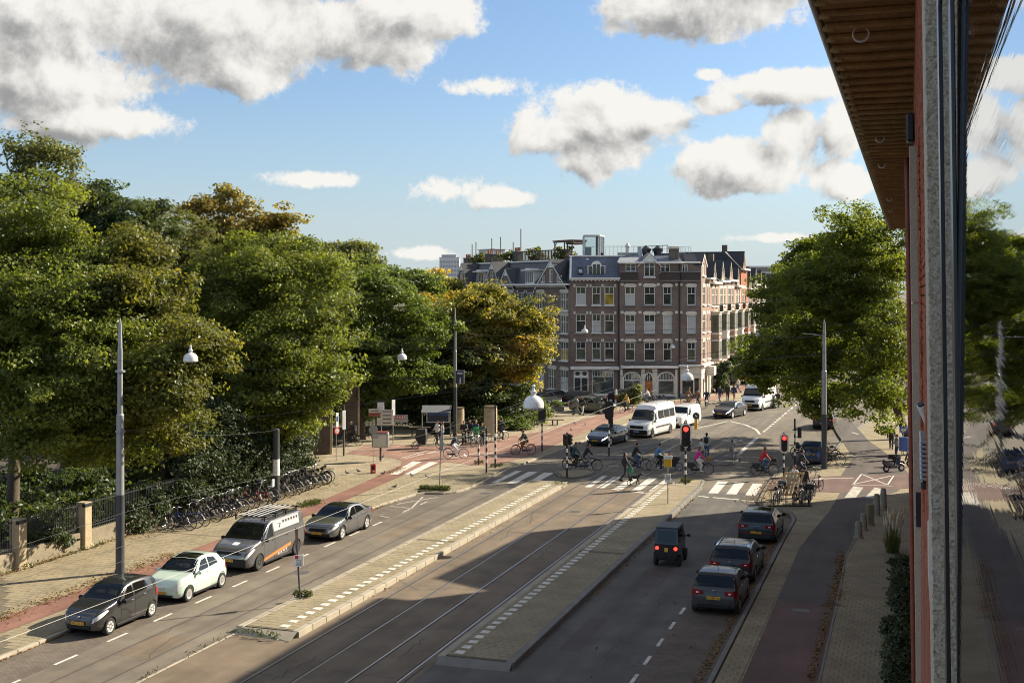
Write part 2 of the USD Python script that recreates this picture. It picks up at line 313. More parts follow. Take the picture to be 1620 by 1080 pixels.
# painted marks, each one a piece
def mark(name,pts,z=.004,mat='road_paint',parent=None):
    p=[(x,y,z)for x,y in pts];m=MB().add(p,[[0,i,i+1]for i in range(1,len(p)-1)]);return part(parent or road,name,m,MATS[mat])
def dash(x,y0,y1,w=.11,name='lane_dash',mat='road_paint',z=.004):mark(name,R(x-w/2,x+w/2,y0,y1),z,mat)
for k in range(12):dash(-25.66,26.2+2.63*k,27.3+2.63*k)
for y in(59.0,61.4):dash(-25.7,y,y+1,mat='worn_paint')
for y in(31.2,33.3,35.4,37.35,39.4,41.55,43.6):dash(-7.98,y,y+.95,.12)
for q in([(777,763.5),(787,763.5),(826,744.5),(816,744.3)],[(802,764),(815,764.5),(851,746),(836,745.7)],[(830.5,765.3),(843.5,766),(876,747.8),(861,747.2)],
          [(925,770.2),(935,770.2),(961,752.2),(953,752.2)],[(943,771.4),(955.6,771.6),(982.5,754),(971.5,753.5)],[(971,773),(984.5,773.5),(1012,755.7),(999,755)],[(1000,774.8),(1013.5,775.3),(1039.5,756.3),(1026,756)],[(1025.5,776.3),(1036,776.3),(1063,757.5),(1052,757)],
          [(1120.5,779.5),(1135.5,780.4),(1151.5,761.5),(1135.5,761)],[(1149,781),(1165,781.8),(1178.5,763),(1162.7,762.7)],[(1179,783),(1195,783.3),(1206.7,765.3),(1191,764.5)]):
    mark('zebra_stripe',P2(*q))
for a,b in(((1104,784.5),(1121,786.6)),((1127,787),(1169,790.6)),((1173,791.5),(1194.5,793.7))):
    pa,pb=at(*a)[:2],at(*b)[:2];n=np.array([0,.2]);mark('stop_line',[pa,pb,pb+n,pa+n])
for q in([(968,772.6),(980,774.6),(980,775.6),(968,773.6)],[(998,776.4),(1024,779.4),(1023,780.6),(997,777.4)]):mark('stop_line',P2(*q))
# the worn triangle and edge marks in front of the empty bay, left lane
def stroke(pts,w=.11,name='line_mark',mat='road_paint',z=.004,parent=None):
    g=sg.LineString([tuple(p[:2])for p in pts]).buffer(w/2,cap_style=2,join_style=2);return sheet(parent or road,name,g,z,MATS[mat])
stroke(P2((617,800.5),(651,803.5),(669,785.5)),mat='worn_paint');stroke(P2((628,797),(693,786)),mat='worn_paint');stroke(P2((602,816),(616,818.5)),mat='worn_paint')
# long lines beyond the crossing
stroke(P2((1104,677),(1155,665.5)),.16);stroke(P2((1155,666),(1180,672),(1196,679),(1202,686.5)),.22);stroke(P2((1162,724),(1197,692.5)),.32,'edge_line')
for k in range(9):
    a=np.array([1208,683.])+np.array([26,-22.])/8*k*1.06;b=a+np.array([1.9,-1.6]);stroke(P2(tuple(a),tuple(b)),.22,'lane_dash')
for k in range(5):
    a=np.array([1236,659.])+np.array([5.0,-4.1])*k;stroke(P2(tuple(a),tuple(a+np.array([3.2,-2.6]))),.2,'lane_dash')
for q in([(1150,698),(1176,692.5)],[(1158,701),(1166,697)],[(1170,693),(1172,698)],[(1142,697),(1150,695)]):stroke(P2(*q),.3,'worn_letter','worn_paint')
for q in([(1188,723),(1226,725)],[(1206,713.5),(1228,714)],[(1165,739),(1180,739.6)],[(1155,751),(1188,752.5)],[(962,736.5),(980,737.5)],[(935,722.5),(985,713.5)]):stroke(P2(*q),.16,'give_way_mark')
for q in([(800,737),(812,733.6)],[(806,741),(818,737.6)],[(818,733.5),(829,731)],[(826,729),(845,727.4)]):stroke(P2(*q),.2,'cycle_crossing_block')
# wheel polish and a mended strip down the lane
for x in(-24.6,-23.1):stroke([(x,-10),(x,70)],.10,'tar_seam','grey_path',.003)
stroke([(-14.5,-10),(-14.5,34.9)],.05,'tar_seam','rail_groove',.003)

rj=random.Random(4)
for y in np.arange(22,70,5.6):  # joints of the concrete track slabs
    for x0,x1 in((-19.6,-17.2),(-17.15,-14.4)):stroke([(x0,y+rj.uniform(-.6,.6)),((x0+x1)/2,y+rj.uniform(-.7,.7)),(x1,y+rj.uniform(-.6,.6))],.035,'slab_joint','grey_path',.003)
for x0,y0,w_,l_,mt in((-10.6,47,1.1,3.4,'grey_path'),(-24.3,52,.9,5.0,'asphalt_tram'),(-9.4,58,.8,2.2,'asphalt_light'),(-11.0,38,.7,4.0,'grey_path'),(-24.6,33,1.4,2.4,'asphalt_tram')):sheet(road,'asphalt_patch',R(x0,x0+w_,y0,y0+l_),.0025,MATS[mt])
for x0,y0 in((-24.2,45),(-10.2,52.5),(-17.0,62),(-23.5,66)):
    part(road,'manhole_cover',MB().lathe([(.01,.004),(.33,.004),(.34,-.01)],18,loc=(x0,y0,0)),MATS['iron_cover'])

for k in range(16):  # cracks wander across the lanes
    x,y=rj.choice([-24.6,-23.4,-10.8,-9.2,-18.4,-15.6]),rj.uniform(28,66);pts=[(x,y)]
    for j in range(7):x+=rj.uniform(-.22,.22);y+=rj.uniform(.15,.7);pts.append((x,y))
    stroke(pts,.028,'crack','rail_groove',.0032)

# kerbs: a row of stones
def kerb_row(parent,pts,w=.16,z0=-.02,z1=KERB+.004,mat='kerb_stone',length=1.0,single=40,closed=False):
    line=sg.LineString([tuple(p[:2])for p in pts]);n=max(1,int(line.length/length));rest=MB();made=[]
    rg=random.Random(int(line.length*100))
    for k in range(n):
        a,b=line.interpolate(k/n*line.length+.006),line.interpolate((k+1)/n*line.length-.006)
        c=np.array([(a.x+b.x)/2,(a.y+b.y)/2]);made.append((depth(c),c,math.hypot(b.x-a.x,b.y-a.y),math.atan2(b.y-a.y,b.x-a.x),rg.uniform(-.004,.004)))
    made.sort(key=lambda q:q[0]if q[0]>20 else 1e3+q[0])
    for i,(dd,c,l,r,dz)in enumerate(made):
        m=MB()if i<single and dd>20 else rest
        m.bevbox((c[0],c[1],(z0+z1)/2+dz),(l,w,z1-z0),.018,r)
        if m is not rest:part(parent,'kerb_stone',m,MATS[mat])
    if rest.n:part(parent,'kerb_stones',rest,MATS[mat],kind='stuff')
def slabs(parent,poly,z,single=120,size=.3,ymax=50,bond=True,mat='slab',joint=.012):
    """Square paving slabs laid in half bond, each with its own height; the nearest ones are pieces of their own."""
    g=sg.Polygon(poly)if not hasattr(poly,'geom_type')else poly
    x0,y0,x1,y1=g.bounds;y0=max(y0,26.0);y1=min(y1,ymax);rg=random.Random(int(x0*10+9999));made=[]
    nx=int((x1-x0)/size+.5);sx=(x1-x0)/nx
    for j in range(int((y1-y0)/size)):
        sh=(j%2)*.5 if bond else 0
        for i in range(-1,nx+1):
            a,b=max(x0,x0+(i+sh)*sx),min(x1,x0+(i+1+sh)*sx)
            if b-a>.06:made.append((a,b,y0+j*size,rg.uniform(-.003,.003),rg.uniform(-.004,.004)))
    def one(m,q):
        a,b,y,dz,t=q;e=joint/2;zt=z+.008+dz;X0,X1,Y0,Y1=a+e,b-e,y+e,y+size-e
        v=[(X0,Y0,z-.01),(X1,Y0,z-.01),(X1,Y1,z-.01),(X0,Y1,z-.01),(X0+.004,Y0+.004,zt+t),(X1-.004,Y0+.004,zt-t),(X1-.004,Y1-.004,zt-t*.5),(X0+.004,Y1-.004,zt+t*.5)]
        m.add(v,[[4,5,6],[4,6,7],[0,1,5],[0,5,4],[1,2,6],[1,6,5],[2,3,7],[2,7,6],[3,0,4],[3,4,7]])
    vis=lambda q:0<=CXP+FPX*((q[0]*CA+q[2]*SA)/depth((q[0],q[2])))<=1620 and depth((q[0],q[2]))>FPX*EYE/640
    seen=sorted([q for q in made if vis(q)],key=lambda q:depth((q[0],q[2])));rest=MB()
    for k,q in enumerate(seen):
        if k<single:
            m=MB();one(m,q);part(parent,'paving_slab',m,MATS[mat])
        else:one(rest,q)
    if rest.n:part(parent,'paving_slabs',rest,MATS[mat],kind='stuff')
    return y1

# left footway, cycle path and the square before the park gate
pave=thing('pavement','footway and square of sandy paving slabs before the park fence',kind='structure')
plaza=[(-35.9,-20),(-27.6,-20),(-27.6,60)]+P2((658,783),(664,779),(690,780.5),(713,780),(738,773),(761,763),(800,744))+P2(*left_edge)+[(-12.5,200),(-24,420),(-80,420),(-90,180),(-52,135),(-38,104),(-37.2,92),(-42,80),(-41,74),(-35.9,68)]
core=sg.Polygon(plaza).buffer(-.14)
part(pave,'paving',MB().prism(core,-.02,KERB),MATS['far_paving'])
kerb_row(pave,[(-27.66,-10),(-27.66,60)]+P2((656,783.5),(663,780.5),(690,782),(713,781.5),(738,774.5),(762,764),(800,745)),single=60)
kerb_row(pave,P2((800,745),*left_edge),single=0,length=1.5)
sheet(pave,'plaza',P2((500,760),(640,747),(700,755),(790,735),(870,702),(985,664),(1170,630),(1185,606),(1125,618),(905,634),(840,640),(700,668),(565,690),(520,715)),KERB+.003,MATS['plaza_paving'])
yend=slabs(pave,R(-35.2,-30.95,30,52),KERB+.004,60,ymax=50);slabs(pave,R(-29.25,-27.8,30,52),KERB+.004,110,ymax=50)
sheet(pave,'slab_bed',R(-35.2,-30.95,24,yend),KERB+.003,MATS['slab_joint']);sheet(pave,'slab_bed',R(-29.25,-27.8,24,yend),KERB+.003,MATS['slab_joint'])
cyc=thing('cycle_path','red asphalt cycle path between the footway and the parked cars',kind='structure')
zc=KERB+.012
sheet(cyc,'red_lane',[(-30.85,-20),(-29.35,-20),(-29.5,50),(-29.9,60)]+P2((642,752.5),(636,737.5))+[(-31.6,66),(-31.0,58),(-30.85,48)],zc,MATS['red_asphalt'])
sheet(cyc,'red_lane',P2((546,720),(577,706.5),(613,705.5),(666,706),(690,708.5),(742,704),(785,697),(817,690),(860,684.5),(922,665),(978,651),(1040,640),(1130,628),(1172,612),(1190,604),(1197,606),(1182,618),(1135,633),(1050,645),(1000,655.5),(965,668.5),(925,686),(885,702.5),(846,722),(813,730),(793,737.5),(749,738.5),(705,733),(674,745),(642,752),(634,737),(636,731.5),(619,727),(580,723)),zc+.001,MATS['faded_red'])
for q in([(616,753),(629,753.3),(667,733),(653,732.4)],[(638,753.8),(652,754.3),(693,734),(680,733.4)]):mark('zebra_stripe',P2(*q),zc+.006,parent=cyc)
for q in([(634,727),(678,714.5)],[(640,728),(690,716)],[(660,722),(742,710)],[(560,714),(640,712.5)],[(577,709),(640,708)],[(692,731),(760,718),(846,727)]):stroke(P2(*q),.1,'line_mark',z=zc+.006,parent=cyc)
for k in range(9):
    a=np.array([796.,699])+np.array([22.5,-6.1])*k;stroke(P2(tuple(a),tuple(a+np.array([10,-2.7]))),.11,'cycle_dash',z=zc+.006,parent=cyc)

# the two tram platforms
def platform(name,label,x0,x1,y0,y1,z,xs,kerb_side,step,w,ramp):
    t=thing(name,label,kind='structure')
    part(t,'platform_bed',MB().prism(R(x0+.1,x1-.1,y0+.1,y1-.3),-.02,z),MATS['slab_joint'])
    yb=slabs(t,R(x0+.25,x1-.25,y0+.2,y1-.5),z,130,ymax=52)
    sheet(t,'paving',R(x0+.1,x1-.1,yb,y1-.3),z+.008,MATS['far_paving'])
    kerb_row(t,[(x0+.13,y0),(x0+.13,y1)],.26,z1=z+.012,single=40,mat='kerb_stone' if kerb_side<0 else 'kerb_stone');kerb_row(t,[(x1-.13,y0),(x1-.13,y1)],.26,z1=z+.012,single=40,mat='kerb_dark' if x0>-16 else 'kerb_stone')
    kerb_row(t,[(x0+.3,y1-.15),(x1-.3,y1-.15)],.26,z1=z+.012,single=4)
    y=y0+.5
    while y<y1-1:
        part(t,'white_slab',MB().bevbox((xs,y,z+.011),(w,step*.5,.02),.004),MATS['road_paint'])
        y+=step
    return t
PZ=0.20
pl=platform('tram_platform','sandy tram platform with white dashed safety line beside the lit lane',-22.15,-19.75,36.5,70.3,PZ,-20.55,1,.6,.3,1)
pr=platform('tram_platform','tram platform with white dashed safety line, half in building shadow',-14.3,-11.75,35.6,71.5,PZ,-13.72,-1,.6,.3,1)
part(pl,'end_ramp',MB().add([(-22.1,36.5,PZ),(-19.8,36.5,PZ),(-19.8,36.0,.002),(-22.1,36.25,.002)],[[0,3,2],[0,2,1]]),MATS['kerb_stone'])
part(pr,'end_ramp',MB().add([(-14.25,35.6,PZ),(-11.8,35.6,PZ),(-11.8,35.3,.002),(-14.25,35.25,.002)],[[0,3,2],[0,2,1]]),MATS['kerb_dark'])
# concrete edge between lane and tram bed south of the platform
kerb_row(road,[(-22.12,-10),(-22.12,36.3)],.1,z1=.012,single=20,length=1.0)

# traffic islands at the junction
def island(name,label,px,mat='asphalt_light'):
    t=thing(name,label,kind='structure');g=sg.Polygon(P2(*px)).buffer(.3).buffer(-.05)
    part(t,'paving',MB().prism(g.buffer(-.15),-.02,KERB),MATS[mat]);kerb_row(t,list(g.exterior.coords),.16,single=8,mat='kerb_dark');return t
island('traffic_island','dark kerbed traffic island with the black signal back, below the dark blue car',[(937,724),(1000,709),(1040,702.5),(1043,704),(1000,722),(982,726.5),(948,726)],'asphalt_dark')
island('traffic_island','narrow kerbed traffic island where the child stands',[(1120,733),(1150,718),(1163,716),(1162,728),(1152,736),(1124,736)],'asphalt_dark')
island('traffic_island','small paved refuge round the striped post between the zebra crossings',[(884,748),(925,744),(935,749),(912,756),(893,756)],'far_paving')
island('traffic_island','paved refuge with weeds round the red traffic light post',[(1073,764),(1108,762),(1100,770),(1070,772)],'far_paving')

# right footway and cycle path, in the building's shadow
side=thing('pavement','grey slab footway and kerb strip along the brick building',kind='structure')
nose=[(-5.7,-20),(-5.7,58.3)]+P2((1257,824),(1250,813),(1217,804),(1199,798),(1209,778),(1226,752),(1240,738))+[(-8.0,81),(-5.5,83.5),(-5.0,100),(3.5,180),(25,420),(60,420),(60,-20)]
part(side,'paving',MB().prism(sg.Polygon(nose).buffer(-.14),-.02,KERB),MATS['far_paving'])
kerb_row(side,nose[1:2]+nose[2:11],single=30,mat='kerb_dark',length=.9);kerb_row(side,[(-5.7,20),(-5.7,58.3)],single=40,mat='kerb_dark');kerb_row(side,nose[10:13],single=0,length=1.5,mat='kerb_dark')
cr=thing('cycle_path','dull red and grey cycle path beside the brick building',kind='structure')
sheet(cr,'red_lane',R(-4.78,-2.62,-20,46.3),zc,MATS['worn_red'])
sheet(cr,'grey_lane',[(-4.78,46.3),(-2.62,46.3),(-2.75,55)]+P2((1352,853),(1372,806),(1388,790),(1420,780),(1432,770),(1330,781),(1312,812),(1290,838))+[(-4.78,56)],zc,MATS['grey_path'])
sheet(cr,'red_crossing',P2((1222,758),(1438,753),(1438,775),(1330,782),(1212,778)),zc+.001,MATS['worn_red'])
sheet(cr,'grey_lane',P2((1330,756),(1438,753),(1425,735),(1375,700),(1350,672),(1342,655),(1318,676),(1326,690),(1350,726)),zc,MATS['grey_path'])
for q in([(1336,790.5),(1354,790.5),(1366,774),(1350,772)],[(1368,790.5),(1386,791),(1398,777),(1384,774)]):mark('zebra_stripe',P2(*q),zc+.006,mat='worn_paint',parent=cr)
for q in([(1350,769),(1363,752.5)],[(1363,752.5),(1404,770)],[(1350,769),(1410,755.5)],[(1404,770),(1414,755)],[(1347,769.5),(1412,771.5)]):stroke(P2(*q),.09,'line_mark',z=zc+.006,parent=cr)
stroke(P2((1284,760.5),(1350,759)),.14,'line_mark',z=zc+.006,parent=cr);stroke(P2((1340,722),(1358,724.5)),.16,'line_mark',z=zc+.006,parent=cr);stroke(P2((1348,686),(1358,689)),.16,'line_mark',z=zc+.006,parent=cr)
kerb_row(cr,[(-2.56,20),(-2.6,46),(-2.7,55)]+P2((1356,852)),.1,z1=KERB+.02,mat='kerb_dark',single=40)
slabs(side,R(-5.55,-4.85,30,58),KERB+.004,130,ymax=57);sheet(side,'slab_bed',R(-5.55,-4.85,24,57),KERB+.003,MATS['slab_joint'])
yb=slabs(side,R(-2.5,-.2,30,58),KERB+.004,150,ymax=57);sheet(side,'slab_bed',R(-2.5,-.2,24,yb),KERB+.003,MATS['slab_joint'])
cvr=at(1267,966,KERB);part(cr,'drain_cover',MB().bevbox((cvr[0],cvr[1],zc+.006),(.62,.42,.012),.004),MATS['iron_cover'])
# ------------------------------------------------------------------ the building whose window the picture was taken from
def wallbrick(name,c1,c2,mortar,bw=.22,rh=.065,axis='x',msize=.006,var=.25,bump=.6):
    """Brickwork seen too far off to tell the bricks apart; axis: the wall's run."""
    N={'p':('principled_bsdf',dict(roughness=.88,specular_ior_level=.25)),'g':('texture_coordinate',{}),'s':('separate_xyz',{}),'c':('combine_xyz',{}),
         'bt':('brick_texture',dict(color1=c1,color2=c2,mortar=mortar,scale=1.0,brick_width=bw,row_height=rh,mortar_size=msize,mortar_smooth=.2)),
         'n':('noise_texture',dict(scale=.35,detail=6.0,roughness=.65)),'r':('rgb_ramp',{'ramp':[(.3,(1-var,)*3),(.7,(1+var,)*3)]}),
         'x':('mix_color',dict(blend_type='multiply',fac=1.0,use_clamp=False)),'b':('bump',dict(strength=bump,distance=.008,invert=True))}
    L=[('g.object','s.vector'),('s.'+axis,'c.x'),('s.z','c.y'),('c.vector','bt.vector'),('g.object','n.vector'),('n.fac','r.fac'),('bt.color','x.a'),('r.color','x.b'),('x.result','p.base_color'),('bt.fac','b.height'),('b.normal','p.normal')]
    return look(name,N,L)
wallbrick('near_brick_far',(.36,.10,.05),(.28,.08,.045),(.17,.13,.10),axis='y')
plain('near_brick',(.40,.115,.055),.85,var=.3,vscale=3.0,fine=.2,fscale=60,rnd=.22,spec=.25)
plain('joint_dark',(.045,.035,.028),.95);plain('mortar',(.16,.13,.10),.95,var=.2,vscale=4)
N={'p':('principled_bsdf',dict(roughness=.85)),'g':('geometry',{}),'v':('voronoi_texture',dict(scale=230.0,feature='f1')),'v2':('noise_texture',dict(scale=300.0,detail=3.0)),
     'r':('rgb_ramp',{'ramp':[(0.0,(.20,.165,.115)),(.3,(.37,.32,.24)),(.6,(.50,.44,.345)),(1.0,(.58,.52,.42))]}),'m':('mix_color',dict(blend_type='multiply',fac=.5,use_clamp=False)),'r2':('rgb_ramp',{'ramp':[(.35,(.55,)*3),(.65,(1.25,)*3)]}),
     'b':('bump',dict(strength=.3,distance=.003))}
look('aggregate_concrete',N,[('g.position','v.vector'),('g.position','v2.vector'),('v.color','r.fac'),('r.color','m.a'),('v2.fac','r2.fac'),('r2.color','m.b'),('m.result','p.base_color'),('v.distance','b.height'),('b.normal','p.normal')])
plain('pipe_red',(.22,.060,.035),.45,var=.25,vscale=3)
plain('dark_metal',(.022,.024,.028),.35,.3,var=.2,vscale=6)
plain('gutter_metal',(.10,.105,.11),.3,.7,var=.25,vscale=3)
plain('timber_soffit',(.31,.21,.09),.6,var=.35,vscale=1.6,fine=.25,fscale=14)
plain('timber_beam',(.36,.25,.11),.55,var=.3,vscale=2.2,fine=.2,fscale=20)
plain('white_plastic',(.75,.75,.73),.35,var=.05)
plain('blind_grey',(.30,.31,.32),.45,.2,var=.1)
plain('room_dark',(.035,.032,.03),.9)
plain('roof_felt',(.06,.06,.06),.9,var=.2)
N={'t':('transparent_bsdf',dict(color=(.55,.6,.6))),'gl':('glossy_bsdf',dict(color=(.80,.82,.84),roughness=0.02)),'f':('fresnel',dict(IOR=1.6)),'m':('mix_closure',{}),
     'g':('geometry',{}),'mp':('mapping',dict(scale=(1.0,16.0,380.0))),'n':('noise_texture',dict(scale=1.0,detail=2.0,roughness=.5)),'b':('bump',dict(strength=.12,distance=.0004))}
look('window_glass',N,[('f.fac','m.fac'),('t.BSDF','m.closure1'),('gl.BSDF','m.closure2'),('g.position','mp.vector'),('mp.vector','n.vector'),('n.fac','b.height'),('b.normal','gl.normal')],'m.closure')

near=thing('brick_building','red brick building with timber eaves at the right edge, its wall seen end on','building')
LEAN=-.0125
def leaned(m):
    q=m.mesh();v=np.array(q.vertices);v[:,0]+=LEAN*(v[:,2]-EYE);return trimesh.Trimesh(v,q.faces,process=False)
part(near,'wall',MB().span((.112,1.96,0),(11.5,60.2,14.9)).span((.112,-12,0),(11.5,1.96,10.2)).span((.112,-12,14.3),(11.5,1.96,14.9)).span((5,-12,10.2),(11.5,1.96,14.3)).span((.112,-12,10.2),(5,-3,14.3)),MATS['near_brick_far'])
part(near,'mortar_bed',leaned(MB().span((.10,2.6,8.5),(.118,24,15))),MATS['mortar'])
rg=random.Random(3);bricks=[];rest=MB()
for k in range(int((14.75-9.0)/.0645)):
    for j in range(-1,60):
        y0=7.6+(j+(k%2)*.5)*.222
        if y0<6 or y0>20:continue
        bricks.append((y0,9.0+k*.0645,rg.uniform(-.003,.003)))
bricks.sort(key=lambda b:abs(b[0]-9.6)+abs(b[1]-11.6)*.5)
for i,(y,z,e)in enumerate(bricks):
    m=MB()if i<300 else rest
    m.bevbox((.099+e-.0125*(z-EYE),y+.105,z+.027),(.03,.21,.053),.003)
    if i<300:part(near,'brick',m,MATS['near_brick'])
part(near,'bricks',rest,MATS['near_brick'],kind='stuff')
for k in range(46):  # the end of a brick pier, its courses seen one above the other
    z=10.15+k*.0632;w_=.046+rg.uniform(-.003,.004)-(.006 if k%3==0 else 0);part(near,'pier_brick',MB().bevbox((.112-w_/2-.0125*(z-EYE),9.8,z),(w_,.2,.050),.004),MATS['near_brick'])
part(near,'pier_mortar',leaned(MB().span((.076,9.78,10.1),(.112,9.9,13.06))),MATS['joint_dark'])
# exposed aggregate piers
for y0,y1,z0,z1,x0 in((14.0,14.5,9.3,11.66,.006),(14.0,14.5,11.675,13.4,.006),(14.0,14.5,0,9.285,.006)):
    part(near,'concrete_pier',leaned(MB().bevbox(((x0+.11)/2,(y0+y1)/2,(z0+z1)/2),(.11-x0,y1-y0,z1-z0),.006)),MATS['aggregate_concrete'])
part(near,'recess',leaned(MB().span((.03,13.985,9.2),(.095,14.02,9.58))),MATS['dark_metal'],'dark recess in the concrete pier')
part(near,'bracket',leaned(MB().bevbox((.025,14.2,13.62),(.09,.3,.32),.02)),MATS['dark_metal'])
part(near,'window_pier',leaned(MB().bevbox((.066,2.1,11.9),(.08,.3,6.0),.0015)),MATS['aggregate_concrete'])
part(near,'seal',leaned(MB().span((.0139,.590,11.2),(.0157,.62,12.6))),MATS['dark_metal'])
win=part(near,'window_frame',leaned(MB().bevbox((.0184,.555,11.9),(.0018,.03,1.6),.0004).span((.0185,-2.4,11.06),(.03,.56,11.10)).span((.0185,-2.4,12.70),(.03,.56,12.74))),MATS['dark_metal'])
gv=np.array([[.0190,y,z]for y in np.linspace(-2.4,.545,24)for z in np.linspace(11.1,12.7,20)])
gf=[[i*20+j,(i+1)*20+j,(i+1)*20+j+1,i*20+j+1]for i in range(23)for j in range(19)]
part(win,'pane',MB().add(gv,gf),MATS['window_glass'])
part(near,'room',MB().span((.2,-2.9,10.25),(4.9,-2.8,14.2)).span((4.7,-2.8,10.25),(4.9,1.9,14.2)).span((.12,-2.8,10.22),(4.9,1.9,10.26)).span((.12,-2.8,14.2),(4.9,1.9,14.25)).span((.1,1.9,10.25),(4.9,1.95,14.2)),MATS['room_dark'])
part(near,'window_stay',leaned(MB().bevbox((.0142,.58,11.99),(.0035,.02,.07),.001).tube([(.016,.575,11.95),(.0145,.58,11.93)],.0008)),MATS['dark_metal'])
# red downpipe with its joints
dp=part(near,'downpipe',leaned(MB().tube([(-.034,28,z)for z in(0,6,12,16.2)],.052,14)),MATS['pipe_red'],smooth=40)
for z in(7.2,9.35,11.0,12.4,15.6):part(dp,'pipe_joint',leaned(MB().lathe([(.062,z-.06),(.064,z),(.062,z+.06)],14,loc=(-.034,28,0))),MATS['pipe_red'],smooth=40)
# grey slatted sun blinds folded against the wall, seen end on
for y,x0,x1,z0,z1 in((8.0,.045,.112,10.60,10.86),(5.0,.058,.078,10.55,10.80)):
    bl=part(near,'blind_box',leaned(MB().bevbox(((x0+x1)/2,y+.3,z0-.03),(x1-x0-.01,.55,.05),.008)),MATS['dark_metal'])
    for k in range(9):
        z=z0+(z1-z0)*k/9;part(bl,'slat',leaned(MB().bevbox(((x0+x1)/2,y+.3,z+.013),(x1-x0,.6,.020),.008)),MATS['blind_grey'])
camr=thing('security_camera','small white security camera on the brick wall above the grey blind','camera')
part(camr,'body',leaned(MB().tube([(.062,8.9,11.0),(.118,9.0,10.86)],.032,12)),MATS['white_plastic'],smooth=40);part(camr,'bracket',leaned(MB().tube([(.11,9.0,10.87),(.13,9.02,10.7)],.012)),MATS['white_plastic'])
part(camr,'lens',leaned(MB().tube([(.0585,8.895,11.009),(.062,8.9,11.0)],.024,12)),MATS['dark_metal'])
# eaves
EX,EZ,EY1=-.93,14.8,60.3
part(near,'soffit',MB().span((EX,3.0,EZ),(.2,EY1,EZ+.05)),MATS['timber_soffit'])
for k in range(91):
    y=3.2+.63*k
    b=part(near,'soffit_beam',MB().bevbox(((EX+.1)/2+.02,y,EZ-.03),(abs(EX)+.1,.09,.075),.022),MATS['timber_beam'])
    part(b,'beam_end',MB().tube([(EX-.0,y,EZ-.06),(EX+.10,y,EZ-.07),(EX+.13,y,EZ-.04)],[.035,.04,.02],8),MATS['timber_beam'],smooth=50)
    if k%2==0 and k>3:part(b,'plank_seam',MB().span((EX+.02,y+.3,EZ-.008),(.1,y+.315,EZ)),MATS['room_dark'])
part(near,'gutter',MB().tube([(EX-.035,y,EZ+.01)for y in(3.0,20,40,EY1)],.045,14),MATS['gutter_metal'],smooth=40)
part(near,'fascia',MB().span((EX-.06,3.0,EZ+.055),(EX+.01,EY1,EZ+.16)),MATS['dark_metal'])
part(near,'roof',MB().span((EX-.05,3.0,EZ+.17),(11.5,EY1,EZ+.2)),MATS['roof_felt'])
for px,py,s in((1362,57,.16),(1392,221,.14),(1395,262,.14),(1407,316,.13),(1408,333,.13)):
    Z=FPX*(EZ-.1-EYE)/(CYP-py);c=deep(px,py,Z);c[0]=max(c[0],EX+.15)
    h=part(near,'hook',MB().tube([c+np.array([math.cos(a)*s*.55,0,math.sin(a)*s*.55+.02])for a in np.linspace(.7*PI,2.25*PI,14)],.013,6),MATS['white_plastic'],smooth=50)
# the next block, whose roof edge throws the far half of the shadow over the tram lane
nb=thing('brick_building','next brick block beyond the gap, seen only as shadow and in the glass','building')
part(nb,'wall',MB().prism([(.35,64.4),(1.3,74.6),(4.2,77.6),(12,79),(12,61),(3.6,62.9)],0,15.2),MATS['near_brick_far'])
part(nb,'roof',MB().prism(sg.Polygon([(.35,64.4),(1.3,74.6),(4.2,77.6),(12,79),(12,61),(3.6,62.9)]).buffer(.05),15.2,15.3),MATS['roof_felt'])
# ------------------------------------------------------------------ the houses across the junction
wallbrick('brown_brick',(.205,.145,.120),(.168,.122,.104),(.20,.175,.155),var=.3)
wallbrick('dark_brick',(.13,.098,.085),(.11,.085,.078),(.13,.12,.11),var=.22)
wallbrick('pink_brick',(.29,.20,.16),(.25,.17,.138),(.30,.25,.21),var=.15)
wallbrick('orange_brick',(.36,.12,.065),(.31,.10,.06),(.25,.19,.15),var=.15)
wallbrick('beige_brick',(.40,.31,.23),(.35,.275,.21),(.32,.27,.22),var=.12)
plain('white_paint',(.72,.70,.65),.55,var=.08,vscale=1.5)
plain('cream_stone',(.58,.53,.44),.75,var=.14,vscale=1.2,fine=.1,fscale=12)
plain('plinth_stone',(.20,.20,.20),.8,var=.15)
plain('slate',(.085,.10,.135),.42,var=.22,vscale=1.4,fine=.18,fscale=7)
plain('dark_slate',(.020,.022,.027),.45,var=.25,vscale=1.4,fine=.2,fscale=7)
plain('lead',(.33,.34,.36),.5,.1,var=.15)
plain('zinc_white',(.55,.56,.56),.5,var=.1)
plain('orange_door',(.40,.125,.03),.45,var=.15,vscale=2)
plain('black_door',(.018,.018,.02),.35,var=.1)
plain('chimney_brick',(.10,.088,.07),.9,var=.3,vscale=2)
plain('clay_pot',(.30,.13,.07),.8,var=.2)
plain('weathered_wood',(.10,.075,.05),.85,var=.3,vscale=2)
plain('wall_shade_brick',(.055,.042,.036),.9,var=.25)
def panemat(name,col,rough=.06,spec=.6,var=.45):
    N={'p':('principled_bsdf',dict(roughness=rough,specular_ior_level=spec)),'g':('geometry',{}),'n':('noise_texture',dict(scale=1.3,detail=3.0)),'r':('rgb_ramp',{'ramp':[(.3,tuple(c*(1-var)for c in col)),(.7,tuple(c*(1+var)for c in col))]})}
    return look(name,N,[('g.position','n.vector'),('n.fac','r.fac'),('r.color','p.base_color')])
panemat('pane_dark',(.030,.036,.030));panemat('pane_green',(.075,.085,.055));panemat('pane_curtain',(.42,.43,.41),.35,.5,.1);panemat('pane_yellow',(.30,.22,.03));panemat('pane_shop',(.05,.06,.055),.04,.8)
W2F=mat4((1,0,0),(0,0,1),(0,-1,0))  # drawings in (along, up) stand up as walls; raised towards -y, the street
